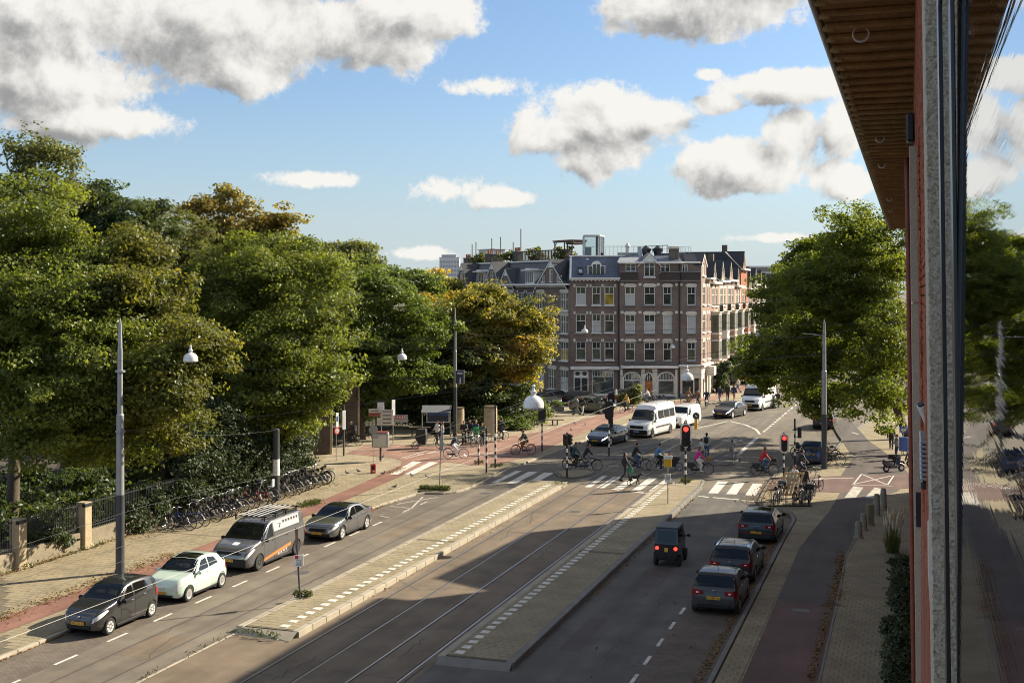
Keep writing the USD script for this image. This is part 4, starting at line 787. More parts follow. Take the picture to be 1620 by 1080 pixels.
for z in(.2,1.3):part(t,'rail',MB().bevbox((0,.05,z),(11.4,.06,.1),.01),MATS['weathered_wood'])
t=thing('pergola','dark wooden pergola on the roof beside the glass pavilion','pergola',LP(893,3.5,RIDGE+.2),LRZ,None,None,(.62,.8,.78))
for x,y in((-3.4,0),(0,0),(2.6,0),(-3.4,2.2),(2.6,2.2)):part(t,'post',MB().bevbox((x,y,1.3),(.16,.16,2.6),.02),MATS['weathered_wood'])
for y in(0,2.2):part(t,'beam',MB().bevbox((-.4,y,2.6),(7.0,.14,.2),.02),MATS['weathered_wood'])
for k in range(9):part(t,'rafter',MB().bevbox((-3.4+k*.75,1.1,2.78),(.09,3.0,.14),.02),MATS['weathered_wood'])
part(t,'brace',MB().tube([(-3.4,0,1.9),(-2.6,0,2.6)],.06,5),MATS['weathered_wood']);part(t,'canopy',MB().bevbox((1.6,1.0,2.3),(2.6,2.0,.3),.1),MATS['weathered_wood'])

# ---------------- the row along the main street beyond the corner house
XR=ORG[0]+U(1109)*CA+BP*SA;YR=ORG[1]+U(1109)*SA+FLW-BP*CA
rowmats=['pink_brick','beige_brick','pink_brick','beige_brick','orange_brick','pink_brick','brown_brick','beige_brick','pink_brick','orange_brick','beige_brick','brown_brick','pink_brick']
street_labels=['pink brick house with white oriel next to the corner house flank','beige brick house with oriel, second beyond the corner house','pink brick house with pointed dormer, third beyond the corner house','beige house just before the taller orange brick one','tall orange red brick house standing out of the street row',
                 'pink brick house just beyond the orange red one','brown brick house half hidden by the small street trees','beige brick house far up the main street, beyond the brown one','pink brick house far up the street behind the plane tree edge']
y=YR+.02;rr=random.Random(11)
for i in range(9):
    w=5.6+rr.random()*1.6;H_=12.6+rr.uniform(-.4,.5)+(1.9 if i==4 else 0)-(0 if i<5 else .3)
    h=thing('street_house',street_labels[i],'house',(XR,y,0),PI/2);y+=w+.02
    holes=[];bay=(w*.12,w*.52);rest=(w*.64,w*.64+1.1)
    for f in range(4):
        z0=[.6,4.0,7.1,10.0][f];holes.append((rest[0],rest[1],z0,z0+2.1))
        if f in(0,3):holes.append((bay[0]+.3,bay[1]-.3,z0,z0+2.1))
    wm=MATS[rowmats[i]]
    wall_panel(h,'wall',[(0,0),(w,0),(w,H_),(0,H_)],holes,wm)
    for a,b,c,d in holes:window(h,a,b,c,d,'sash' if b-a<1.3 else 'triple','pane_dark' if rr.random()<.5 else 'pane_green')
    bayp=part(h,'oriel',MB().prism([(bay[0],0),(bay[0]+.35,-.8),(bay[1]-.35,-.8),(bay[1],0)],3.7,9.3),MATS['cream_stone']if i%2 else wm)
    for z0 in(4.1,7.1):
        part(bayp,'pane',MB().span((bay[0]+.55,-.86,z0),(bay[1]-.55,-.82,z0+1.9)),MATS['pane_dark'])
        part(bayp,'pane',MB().prism([(bay[0]+.03,-.16),(bay[0]+.27,-.72),(bay[0]+.24,-.73),(bay[0]+.0,-.17)],z0,z0+1.9),MATS['pane_green'])
        part(bayp,'band',MB().prism([(bay[0]-.05,0),(bay[0]+.33,-.88),(bay[1]-.33,-.88),(bay[1]+.05,0)],z0-.3,z0-.12).prism([(bay[0]-.05,0),(bay[0]+.33,-.88),(bay[1]-.33,-.88),(bay[1]+.05,0)],z0+1.95,z0+2.15),MATS['cream_stone'])
        for u in(bay[0]+.52,bay[1]-.52,(bay[0]+bay[1])/2):part(bayp,'mullion',MB().span((u-.05,-.88,z0-.1),(u+.05,-.8,z0+1.95)),MATS['white_paint'])
    bal=part(h,'balcony',MB().bevbox(((bay[0]+bay[1])/2,-.5,9.36),(bay[1]-bay[0]+.2,1.0,.12),.02),MATS['cream_stone'])
    part(bal,'railing',MB().tube([(bay[0],-.95,10.2),(bay[1],-.95,10.2)],.03,5).tube([(bay[0],0,10.2),(bay[0],-.95,10.2)],.03,5),MATS['dark_metal'])
    for k in range(9):part(bal,'baluster',MB().tube([(bay[0]+(bay[1]-bay[0])*k/8,-.95,9.4),(bay[0]+(bay[1]-bay[0])*k/8,-.95,10.2)],.025,4),MATS['dark_metal'])
    part(h,'cornice',MB().bevbox((w/2,-.25,H_),(w+.02,.5,.22),.03),MATS['white_paint'])
    part(h,'roof',MB().add([(0,-.1,H_),(w,-.1,H_),(w,2.2,H_+2.4),(0,2.2,H_+2.4),(0,9,H_+2.4),(w,9,H_+2.4),(0,.0,H_),(0,9,H_)],[[0,1,2],[0,2,3],[3,2,5],[3,5,4],[6,3,4],[6,4,7]]),MATS['dark_slate'])
    gable(h,w*.34,w*.5,H_-.05,H_+2.5,.12,2.6,trim='cream_stone',wallm=rowmats[i],proud=.12,holes=[sg.box(w*.34-.4,H_+.25,w*.34+.4,H_+1.5)])
    window(h,w*.34-.4,w*.34+.4,H_+.25,H_+1.5,'casement','pane_dark',F=mat4(o=(0,-.12,0)),lintel=None,sill=False)
    part(h,'body',MB().span((.02,.35,0),(w-.02,9,H_)),MATS['dark_brick'])
    part(h,'chimney',MB().bevbox((w*.9,3.0,H_+2.8),(.9,.7,1.4),.03),MATS['chimney_brick'])
# far blocks over the roofs
def towerblock(name,label,c,w,d,h,floors,cols,wallm,panem,rz=YAW):
    t=thing(name,label,'building',(c[0],c[1],0),rz);part(t,'wall',MB().span((-w/2,0,0),(w/2,d,h)),MATS[wallm])
    for f in range(floors):
        z0=h-1.0-(f+1)*3.2
        for k in range(cols):part(t,'window',MB().span((-w/2+w*(k+.12)/cols,-.05,z0),(-w/2+w*(k+.88)/cols,.05,z0+2.2)),MATS[panem])
    part(t,'roof',MB().bevbox((0,d/2,h+.2),(w+.6,d+.6,.5),.05),MATS['zinc_white']);return t
tb=towerblock('office_tower','pale glass office tower far off, left above the gabled roofs',deep(711,460,900),15,12,36.5,6,7,'zinc_white','lead')
part(tb,'plant_room',MB().span((-6,2,36.6),(5,10,39)),MATS['lead'])
towerblock('office_block','low grey office block far up the main street over the roofs',deep(1190,460,330),17,10,18.2,2,8,'plinth_stone','pane_dark')
towerblock('office_block','dark flat roofed block far up the street at the plane tree edge',deep(1222,460,300),11,10,16.0,2,6,'chimney_brick','pane_dark')
c=deep(1262,460,420);t=thing('church_tower','dark church tower with a small spire above the plane tree','tower',(c[0],c[1],0),YAW)
part(t,'shaft',MB().bevbox((0,0,10),(4.2,4.2,20),.1),MATS['wall_shade_brick']);part(t,'spire',MB().lathe([(3.0,20),(1.6,22.4),(.12,24.2),(.02,25)],4,rotz(PI/4)),MATS['dark_slate']);part(t,'belfry',MB().span((-.9,-2.15,16.5),(.9,-2.05,19)),MATS['room_dark'])
# ------------------------------------------------------------------ trees and shrubs
def leafmat(name,ramp,trans=.5,rough=.42,blotch=.45,bscale=.55):
    """Leaves: every leaf has its own tone, whole boughs drift from one colour to the next, and light shines through."""
    N={'g':('geometry',{}),'n':('noise_texture',dict(scale=bscale,detail=3.0,roughness=.6)),'a':('math',dict(math_type='multiply_add',value2=blotch*2.6,value3=.5-blotch*1.3-.5*(1-blotch))),
         'b':('math',dict(math_type='multiply_add',value2=1-blotch,use_clamp=True)),'r':('rgb_ramp',{'ramp':ramp}),
         'p':('principled_bsdf',dict(roughness=rough,specular_ior_level=.4)),'t':('translucent_bsdf',{}),'br':('mix_color',dict(blend_type='multiply',fac=1.0,b=(1.9,1.8,.8),use_clamp=False)),'m':('mix_closure',dict(fac=trans))}
    return look(name,N,[('g.position','n.vector'),('n.fac','a.value1'),('g.random_per_island','b.value1'),('a.value','b.value3'),('b.value','r.fac'),('r.color','p.base_color'),('r.color','br.a'),('br.result','t.color'),('p.BSDF','m.closure1'),('t.BSDF','m.closure2')],'m.closure')
leafmat('leaf_maple',[(0,(0.084,0.112,0.026)),(.4,(0.176,0.206,0.038)),(.75,(0.286,0.266,0.054)),(.93,(0.420,0.290,0.059)),(1,(0.472,0.242,0.054))])
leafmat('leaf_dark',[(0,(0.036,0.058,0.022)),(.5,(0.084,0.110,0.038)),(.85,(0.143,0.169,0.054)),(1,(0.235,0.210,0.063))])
leafmat('leaf_olive',[(0,(0.084,0.097,0.038)),(.5,(0.155,0.169,0.063)),(1,(0.253,0.242,0.096))])
leafmat('leaf_autumn',[(0,(0.074,0.093,0.023)),(.35,(0.156,0.156,0.030)),(.6,(0.294,0.211,0.041)),(.85,(0.393,0.203,0.041)),(1,(0.426,0.145,0.037))])
leafmat('leaf_rust',[(0,(0.129,0.126,0.035)),(.4,(0.258,0.198,0.048)),(.75,(0.409,0.230,0.053)),(1,(0.502,0.206,0.053))])
leafmat('leaf_fresh',[(0,(0.068,0.103,0.023)),(.5,(0.128,0.172,0.034)),(1,(0.224,0.246,0.055))])
leafmat('leaf_gold',[(0,(0.097,0.112,0.029)),(.3,(0.211,0.201,0.044)),(.6,(0.391,0.274,0.053)),(.85,(0.489,0.234,0.048)),(1,(0.455,0.145,0.044))],blotch=.6,bscale=.4)
leafmat('leaf_plane',[(0,(0.069,0.097,0.018)),(.5,(0.149,0.182,0.025)),(.85,(0.266,0.251,0.043)),(1,(0.405,0.304,0.055))],trans=.58)
leafmat('leaf_ivy',[(0,(0.025,0.040,0.017)),(.5,(0.054,0.077,0.029)),(.85,(0.102,0.125,0.045)),(1,(0.156,0.149,0.052))],rough=.55,trans=.25)
leafmat('leaf_fallen',[(0,(.16,.09,.03)),(.3,(.30,.18,.055)),(.7,(.46,.31,.09)),(1,(.55,.42,.15))],trans=.1,rough=.7,blotch=.2)
leafmat('grass_blade',[(0,(.05,.07,.015)),(.6,(.10,.12,.025)),(1,(.18,.16,.05))],trans=.25)
plain('bark',(.085,.065,.045),.95,var=.35,vscale=2.0,fine=.3,fscale=14,bump=.6,bscale=12)
plain('bark_dark',(.035,.028,.022),.95,var=.35,vscale=2.0,fine=.3,fscale=14)

def leaves(rg,cen,nrm,size,aspect=.75):
    """Kite-shaped leaves at the points cen facing about nrm."""
    n=len(cen);nn=nrm+rg.normal(0,.55,(n,3));nn/=np.linalg.norm(nn,axis=1,keepdims=True)+1e-9
    r=rg.normal(0,1,(n,3))+np.array([0,0,-.5]);a=r-nn*(r*nn).sum(1,keepdims=True);a/=np.linalg.norm(a,axis=1,keepdims=True)+1e-9
    b=np.cross(nn,a);s=size*rg.uniform(.5,1.45,(n,1));w=s*aspect*.5
    v=np.stack([cen-a*s*.5,cen+b*w-a*s*.05+nn*s*.08,cen+a*s*.5-nn*s*.06,cen-b*w-a*s*.05+nn*s*.08],1).reshape(-1,3)
    i=np.arange(n)[:,None]*4;f=np.concatenate([i+[0,1,2],i+[0,2,3]],1).reshape(-1,3)
    return v,f
def crown_mesh(lobes,count,size,seed,clump=.75,per=60,ragged=.22,inner=.2,aspect=.75,boughs=11,wobble=3.4):
    rg=np.random.default_rng(seed);big=lobes;lobes=[]
    for c,r in big:  # boughs stand out from each mass, with shade between them
        c,r=np.asarray(c,float),np.asarray(r,float);lobes.append((c,r*.66));m_=boughs
        g=rg.random()*6.28
        for i in range(m_):
            zz=1-2*(i+.5)/m_;a=g+i*2.39996;d_=np.array([math.cos(a)*math.sqrt(1-zz*zz),math.sin(a)*math.sqrt(1-zz*zz),zz])+rg.normal(0,.12,3)
            k_=rg.uniform(.30,.46);lobes.append((c+r*d_*rg.uniform(.62,.84),r*np.array([k_*1.1,k_*1.1,k_*.8])))
    C=np.array([l[0]for l in lobes]);Rr=np.array([l[1]for l in lobes]);area=(Rr[:,0]*Rr[:,2]);pr=area/area.sum()
    n=max(4,count//per);k=rg.choice(len(lobes),n*2,p=pr);d=rg.normal(0,1,(n*2,3));d/=np.linalg.norm(d,axis=1,keepdims=True)
    back=(d[:,1]>.35)&(rg.random(n*2)<.45);low=(d[:,2]<-.55)&(rg.random(n*2)<.4)
    rad=np.where(rg.random(n*2)<inner,rg.uniform(.4,.8,n*2),rg.uniform(.86,1.0+ragged,n*2))
    p=C[k]+Rr[k]*d*rad[:,None]
    p=p+(np.stack([meshkit.fbm(p*.42+31*q_,3,seed+q_)for q_ in range(3)],1)-.5)*wobble
    bur=np.zeros(n*2,bool)
    for j in range(len(lobes)):  # clumps deep inside another bough would never be seen
        bur|=(j!=k)&(np.linalg.norm((p-C[j])/Rr[j],axis=1)<.62)
    ok=np.where(~(bur|back|low))[0][:n];p,d=p[ok],d[ok]
    cr=clump*rg.uniform(.5,1.2,len(p))
    o=rg.normal(0,1,(len(p),per,3));o/=np.linalg.norm(o,axis=2,keepdims=True)+1e-9;rr_=rg.uniform(.3,1.0,(len(p),per,1))**.6
    flat=np.array([1.2,1.2,.55]);cen=p[:,None]+o*rr_*flat*cr[:,None,None];nr=o*.55+d[:,None]*.45+np.array([0,0,.55])
    return leaves(rg,cen.reshape(-1,3),nr.reshape(-1,3),size,aspect)
def tree(name,label,base,lobes_px,Z,count,size,mat,seed,trunk_r=.28,clump=.8,per=95,group=None,ragged=.36,zs=1.0,bark='bark',trunk_top=None,aspect=.75,cat='tree',thickness=.85):
    """base: the trunk's foot (world); lobes_px: (x, y, half width, half height[, metres nearer or farther]) of each bough as the photograph shows it, at Z metres."""
    B=np.array([base[0],base[1],0.0]);t=thing(name,label,cat,B,YAW,group)
    lob=[]
    for q in lobes_px:
        z=Z+(q[4]if len(q)>4 else 0);c=deep(q[0],q[1],z)-B;c=np.array([c[0]*CA+c[1]*SA,-c[0]*SA+c[1]*CA,c[2]]);rx,rz_=q[2]/FPX*z*.9,q[3]/FPX*z*.9
        lob.append((c,np.array([rx,thickness*(rx+rz_)/2,rz_])))
    v,f=crown_mesh(lob,count,size,seed,clump,per,ragged,aspect=aspect)
    part(t,'crown',MB().add(v,f),MATS[mat])
    rgt=random.Random(seed);top=lob[0][0].copy()if trunk_top is None else np.array(trunk_top)
    for i,(c,r)in enumerate(lob):top=c if c[2]>top[2]and trunk_top is None else top
    fork=np.array([top[0]*.25,top[1]*.25,max(1.6,min(q[0][2]for q in lob)*.8+.4)])
    m=MB().tube([(0,0,-.1),(0,0,.25),fork*[.4,.4,.5],fork,fork*.4+top*.6],[trunk_r*1.5,trunk_r*1.1,trunk_r*.92,trunk_r*.8,trunk_r*.3],9)
    tr=part(t,'trunk',m,MATS[bark],smooth=50)
    for c,r in lob:
        s=fork*.85+top*.15;e=c+np.array([0,0,r[2]*.25]);mid=(s+e)/2+np.array([rgt.uniform(-.4,.4),rgt.uniform(-.4,.4),.3])
        part(tr,'limb',MB().tube([s,mid,e],[trunk_r*.5,trunk_r*.3,trunk_r*.08],6),MATS[bark],smooth=50)
        for k in range(3):
            e2=c+r*np.array([rgt.uniform(-.7,.7),rgt.uniform(-.7,.3),rgt.uniform(-.3,.8)]);part(tr,'limb',MB().tube([mid*.5+e*.5,(mid+e2)/2+[0,0,.2],e2],[trunk_r*.22,trunk_r*.13,.02],5),MATS[bark],smooth=50)
    return t
def wpos(px,Z):q=deep(px,460,Z);return(q[0],q[1])

tree('maple_tree','big yellow green maple filling the lower left, in front of the other park trees',(-39.5,45.5),[(55,470,140,130,1),(10,600,140,120),(90,640,110,105,-3),(165,600,80,95,-3),(205,650,66,60,-2),(40,350,100,85,2),(170,690,60,45,-3),(110,520,95,100,-2),(-60,480,120,160),(120,410,60,60,1)],56,125000,.17,'leaf_maple',1,.32,.85)
tree('maple_tree','orange tipped maple right of the near lamp mast, before the dark trees',(-39,57),[(240,480,70,85),(210,410,50,60,2),(290,570,60,65,-2),(225,540,75,80,0),(295,630,50,42,-3),(250,650,65,50,-2),(180,470,50,70,0)],56,62000,.17,'leaf_autumn',2,.22,.8)
tree('birch_tree','thin airy topped birch rising highest at the far left',(-56,62),[(45,260,55,45),(85,250,32,40,1),(20,330,55,60),(110,330,40,45),(60,300,70,50)],74,12000,.20,'leaf_olive',3,.16,.8,per=34,ragged=.5,bark='bark_dark')
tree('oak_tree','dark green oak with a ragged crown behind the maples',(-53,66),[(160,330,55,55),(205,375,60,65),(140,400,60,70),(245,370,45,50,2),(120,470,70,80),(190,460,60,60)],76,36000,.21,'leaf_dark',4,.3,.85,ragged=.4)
tree('willow_tree','olive green willow with an upright feathery crown, behind the orange tipped maple',(-50,76),[(285,400,50,66),(262,380,34,50,1),(305,385,36,50,1),(240,400,36,55,2),(320,420,45,60,-1),(300,480,60,60),(345,500,50,55)],78,30000,.20,'leaf_olive',5,.28,.7,ragged=.35,aspect=.4)
tree('beech_tree','rust tinted beech standing tallest behind the dark park trees',(-54,84),[(320,340,36,40),(365,335,34,32,1),(385,380,42,40),(340,390,50,48),(410,360,26,26),(360,430,55,40)],90,24000,.24,'leaf_rust',6,.3,.9,ragged=.4,bark='bark_dark')
tree('beech_tree','small rusty crowned tree right of the tall rust tinted beech',(-48,88),[(445,385,26,40),(432,420,40,36),(460,425,36,34)],90,12000,.24,'leaf_rust',7,.24,.8,ragged=.4,bark='bark_dark')
tree('maple_tree','broad dark green maple with brown tips, above the long row of parked bicycles',(-38.5,64),[(430,480,95,80,2),(395,560,95,90),(480,560,72,95,-1),(350,500,60,60,3),(505,490,45,70,1),(440,640,90,60,-2),(525,600,38,70,-1),(350,610,60,70,1),(470,440,70,50,3),(405,425,55,60,4),(450,405,50,50,4),(350,440,50,60,4)],72,115000,.175,'leaf_maple',8,.32,.85)
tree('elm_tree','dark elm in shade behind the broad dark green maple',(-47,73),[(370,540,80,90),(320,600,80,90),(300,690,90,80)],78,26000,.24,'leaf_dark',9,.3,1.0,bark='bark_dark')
tree('robinia_tree','bright fresh green robinia left of the golden autumn tree',(-41,86),[(565,470,65,55),(620,480,62,58,2),(540,540,60,70),(600,560,70,70,-1),(660,520,50,60),(640,590,60,45),(560,620,60,40)],96,60000,.23,'leaf_fresh',10,.3,.9)
tree('poplar_tree','pale feathery tree far behind, on the skyline left of centre',(-62,125),[(510,400,34,18),(560,395,34,20),(540,412,50,18),(590,420,22,14)],140,9000,.36,'leaf_olive',11,.25,1.2,per=40,ragged=.4)
tree('autumn_tree','golden orange autumn tree in front of the gabled houses',(-34.5,98),[(780,510,70,55),(730,530,60,60),(830,545,50,55),(760,580,75,50,-1),(850,500,26,34),(700,570,45,50),(810,600,55,35),(745,480,45,28,1),(690,510,40,50,2)],106,70000,.25,'leaf_gold',12,.26,.95)
tree('lime_tree','green tree in the shade under and left of the golden autumn tree',(-38,95),[(690,590,55,60),(650,600,50,50),(730,620,50,40),(800,625,50,25)],103,24000,.25,'leaf_dark',13,.24,.9)
tree('lime_tree','yellow crowned tree far behind, left of the gabled houses',(-58,135),[(690,445,28,24),(668,450,22,22),(705,455,18,22)],150,10000,.36,'leaf_gold',14,.25,1.2,per=40)
tree('lime_tree','green crown on the skyline between the robinia and the yellow crowned tree',(-60,120),[(630,440,34,22),(655,455,34,26),(600,450,40,26)],138,14000,.34,'leaf_fresh',15,.25,1.1,per=40)
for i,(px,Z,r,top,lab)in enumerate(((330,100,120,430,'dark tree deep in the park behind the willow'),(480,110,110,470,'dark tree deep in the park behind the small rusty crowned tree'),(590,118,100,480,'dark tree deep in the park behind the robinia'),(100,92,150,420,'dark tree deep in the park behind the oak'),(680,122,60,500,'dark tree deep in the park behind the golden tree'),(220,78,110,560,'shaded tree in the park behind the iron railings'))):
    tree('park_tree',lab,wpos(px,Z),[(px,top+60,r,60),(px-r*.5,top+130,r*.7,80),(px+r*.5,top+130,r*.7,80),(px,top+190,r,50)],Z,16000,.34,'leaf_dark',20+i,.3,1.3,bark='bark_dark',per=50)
# plane trees on the right
tree('plane_tree','big dark plane tree hanging over the footway beside the brick building',(.2,90.5),[(1370,430,75,90),(1400,380,55,60,2),(1320,480,80,80,1),(1395,540,65,75,-2),(1330,580,75,60,2),(1378,640,45,42,-6),(1415,600,50,60),(1350,370,50,48,1),(1270,560,55,55,2),(1290,450,45,55,2),(1305,640,36,24,2)],88,115000,.19,'leaf_plane',40,.34,.85,bark='bark')
tree('plane_tree','second plane tree further up the street, left part of the dark mass',(-.2,100),[(1255,480,55,75),(1300,430,60,60),(1230,540,50,60),(1215,590,36,32),(1260,600,55,36),(1310,400,40,38),(1330,520,60,80),(1200,560,26,30)],98,56000,.24,'leaf_plane',41,.32,.95)
tree('street_tree','small green street tree before the far end of the street row',(-14.5,150),[(1178,575,22,24),(1162,590,16,14),(1195,592,20,20)],152,9000,.30,'leaf_fresh',42,.14,.9,per=40)
tree('street_tree','second small street tree, half hidden behind the plane tree',(-11,165),[(1210,560,22,24),(1225,580,20,22)],165,7000,.32,'leaf_plane',43,.14,.9,per=40)
tree('street_tree','dark street tree beside the cyclists at the far corner',(-19.5,137),[(1150,598,9,14),(1146,612,8,8)],139,3000,.26,'leaf_dark',44,.1,.6,per=30)

def shrub(name,label,loc,boxes,count,size,mat,seed,stems=8,clump=.45,group=None,per=40,cat='shrub',rz=0.0):
    """boxes: lobes (centre, radii) in metres from the foot."""
    t=thing(name,label,cat,loc,rz,group);v,f=crown_mesh([(np.array(c,float),np.array(r,float))for c,r in boxes],count,size,seed,clump,per,.25,boughs=7,wobble=.7);part(t,'foliage',MB().add(v,f),MATS[mat]);rgs=random.Random(seed);m=MB()
    for k in range(stems):
        c,r=boxes[k%len(boxes)];e=np.array(c)+np.array(r)*[rgs.uniform(-.5,.5),rgs.uniform(-.5,.5),rgs.uniform(0,.6)];m.tube([(c[0]*.6+rgs.uniform(-.2,.2),c[1]*.6,0),(np.array(c)+e)/2,e],[.04,.03,.01],5)
    part(t,'stems',m,MATS['bark_dark']);return t
# ivy and shrubs over the park fence behind the bicycles
ivy=[]
for k in range(14):
    y=49.5+k*1.35;hgt=1.6+2.6*min(1,max(0,(k-1.5)/5.0))+.5*math.sin(k*1.9);ivy.append(((-.2+.25*math.sin(k*2.3),y-58,hgt*.5),(.95,1.15,hgt*.55)))
    if k>4:ivy.append(((-1.2,y-58,hgt*.95),(1.2,1.2,1.5)))
shrub('ivy_hedge','tall glossy ivy hedge overgrowing the park fence behind the parked bicycles',(-35.7,58,0),ivy,80000,.15,'leaf_ivy',50,24,.5,cat='hedge')
shrub('ivy','ivy clump hanging through the iron railings at the far left',(-35.8,43.4,0),[((0,0,1.0),(.35,1.0,.45)),((0,1.0,.8),(.3,.5,.4)),((-.5,.3,1.2),(.5,1.2,.7))],4200,.13,'leaf_ivy',51,8,.3)
shrub('bramble_shrub','low shrubs in the shade behind the iron railings',(-38.6,46,0),[((0,0,.9),(1.6,3.5,1.2)),((-1,5,1.2),(1.8,3.5,1.5)),((-1.5,-5,1.0),(1.6,3,1.3)),((-4.5,2,1.4),(2.2,5,1.9)),((-5,-6,1.4),(2.4,4,1.8)),((-3,10,1.6),(2,4,2))],26000,.22,'leaf_dark',52,8,.6)
q=at(835,672);shrub('garden_shrub','sunlit round green shrub beside the stone gate post, left of the big lamp',q,[((-1.2,0,1.3),(1.6,1.4,1.4)),((.6,.3,1.1),(1.2,1.2,1.2))],9000,.17,'leaf_fresh',53,6,.5,rz=YAW)
q=at(795,682);shrub('garden_shrub','lower shrub with pale stems between the two stone gate posts',q,[((0,0,.7),(1.5,1.0,.8)),((-1.4,.5,1.0),(1.2,1.0,1.0)),((1.4,.3,.6),(1.0,.8,.7))],7000,.16,'leaf_fresh',54,8,.4,rz=YAW)
q=at(740,688);shrub('garden_shrub','dark shrubs behind the bicycles at the park corner',q+np.array([-1,4,0]),[((0,0,1.4),(3.0,1.2,1.6)),((-4,.5,1.6),(3,1.4,1.8)),((3.2,.5,1.2),(2,1.2,1.3))],14000,.2,'leaf_dark',55,8,.7,rz=YAW)
q=at(996,642);shrub('planted_shrub','bushy street shrub before the arched shop window',q,[((0,0,.8),(1.0,.9,.9)),((.5,0,1.4),(.6,.6,.9))],3000,.2,'leaf_olive',56,6,.4,rz=YAW)
# the planting at the foot of the brick building
hb=[((.0,k*1.6-9,.45+.15*math.sin(k*2.1)),(.30,1.0,.48))for k in range(11)]
shrub('wall_hedge','dark low hedge along the foot of the brick building',(-.30,44.5,0),hb,15000,.11,'leaf_ivy',57,14,.3,cat='hedge')
t=thing('pampas_grass','clump of pampas grass with pale plumes against the brick building','grass',(-.75,56.3,KERB));rgp=np.random.default_rng(5);m,m2=MB(),MB()
for k in range(170):
    a=rgp.uniform(0,2*PI);l=rgp.uniform(.7,1.5);o=np.array([math.cos(a),math.sin(a),0])*rgp.uniform(.05,.3);d=np.array([math.cos(a),math.sin(a),0])*rgp.uniform(.2,.7);w=np.array([-math.sin(a),math.cos(a),0])*.012
    p=[o,o+d*.35+[0,0,l*.7],o+d+[0,0,l*.75]];m.add([p[0]-w,p[0]+w,p[1]+w,p[1]-w,p[2]],[[0,1,2],[0,2,3],[3,2,4]])
for k in range(22):
    a=rgp.uniform(0,2*PI);o=np.array([math.cos(a),math.sin(a),0])*rgp.uniform(.05,.3);l=rgp.uniform(1.5,2.1);e=o*1.8+[0,0,l];m.tube([o,e],.006,4);m2.tube([e-[0,0,.45],e-[0,0,.2],e+o*.3+[0,0,.05]],[.02,.06,.01],6)
part(t,'blades',m,MATS['leaf_olive']);plain('plume',(.50,.42,.28),.9,var=.2,vscale=8);part(t,'plumes',m2,MATS['plume'])

for k_,(px_,sc_,lab_)in enumerate(((845,1.3,'leafy potted shrub behind the slatted roof screen'),(757,1.0,'yellow green shrub on the row roof at its left end'),(803,1.0,'round shrub on the row roof between the chimneys'),(890,1.1,'shrub growing on the roof under the pergola'))):
    shrub('roof_shrub',lab_,LP(px_,3.4,RIDGE),[((0,0,.7*sc_),(1.1*sc_,.7,.7*sc_)),((.6,0,1.0*sc_),(.7,.6,.6*sc_))],900,.24,'leaf_olive',70+k_,4,.4,per=20)
# ------------------------------------------------------------------ vehicles
def carpaint(name,col,metal=.25,rough=.3,coat=.9):
    N={'p':('principled_bsdf',dict(base_color=col,metallic=metal,roughness=rough,coat_weight=coat,coat_roughness=.04)),'g':('texture_coordinate',{}),'n':('noise_texture',dict(scale=2.5,detail=4.0)),'r':('rgb_ramp',{'ramp':[(.3,tuple(c*.93 for c in col)),(.7,tuple(min(1,c*1.06)for c in col))]})}
    return look(name,N,[('g.object','n.vector'),('n.fac','r.fac'),('r.color','p.base_color')])
carpaint('paint_grey',(.060,.061,.064),.65,.24);carpaint('paint_mint',(.52,.64,.55),0,.3);carpaint('paint_silver',(.21,.21,.215),.75,.24);carpaint('paint_van',(.17,.17,.175),.65,.28)
carpaint('paint_dark',(.032,.033,.035),.3,.36,.5);carpaint('paint_black',(.010,.011,.012),.1,.34,.5);carpaint('paint_green',(.012,.022,.020),.2,.34,.5);carpaint('paint_navy',(.018,.026,.048),.3,.28);carpaint('paint_white',(.72,.72,.70),0,.35);carpaint('paint_blue',(.015,.035,.11),.3,.3);carpaint('paint_sage',(.125,.13,.105),.4,.35)
panemat('car_glass',(.007,.008,.008),.05,.42,.2);plain('tyre',(.018,.018,.018),.85);plain('alloy',(.58,.58,.58),.35,.25);plain('hub_white',(.72,.72,.70),.4,.0);plain('trim_black',(.012,.012,.013),.6,spec=.25);plain('trim_grey',(.055,.055,.057),.6)
plain('chrome',(.65,.65,.66),.15,1.0);plain('lamp_clear',(.66,.69,.73),.10,.0);plain('lamp_red',(.22,.012,.010),.2);plain('plate_yellow',(.62,.33,.03),.5);plain('plate_blue',(.03,.10,.38),.5);plain('print_black',(.015,.015,.015),.6);plain('print_white',(.75,.75,.73),.6);plain('print_pale',(.40,.40,.40),.5);plain('print_orange',(.75,.20,.05),.5);plain('door_gap',(.008,.008,.008),.9);plain('card_white',(.7,.7,.68),.6)
N={'e':('emission',dict(color=(1,.03,.02),strength=2.2))};look('lamp_glow',N,[],'e.emission')
N={'e':('emission',dict(color=(1,.93,.85),strength=1.3))};look('head_glow',N,[],'e.emission')

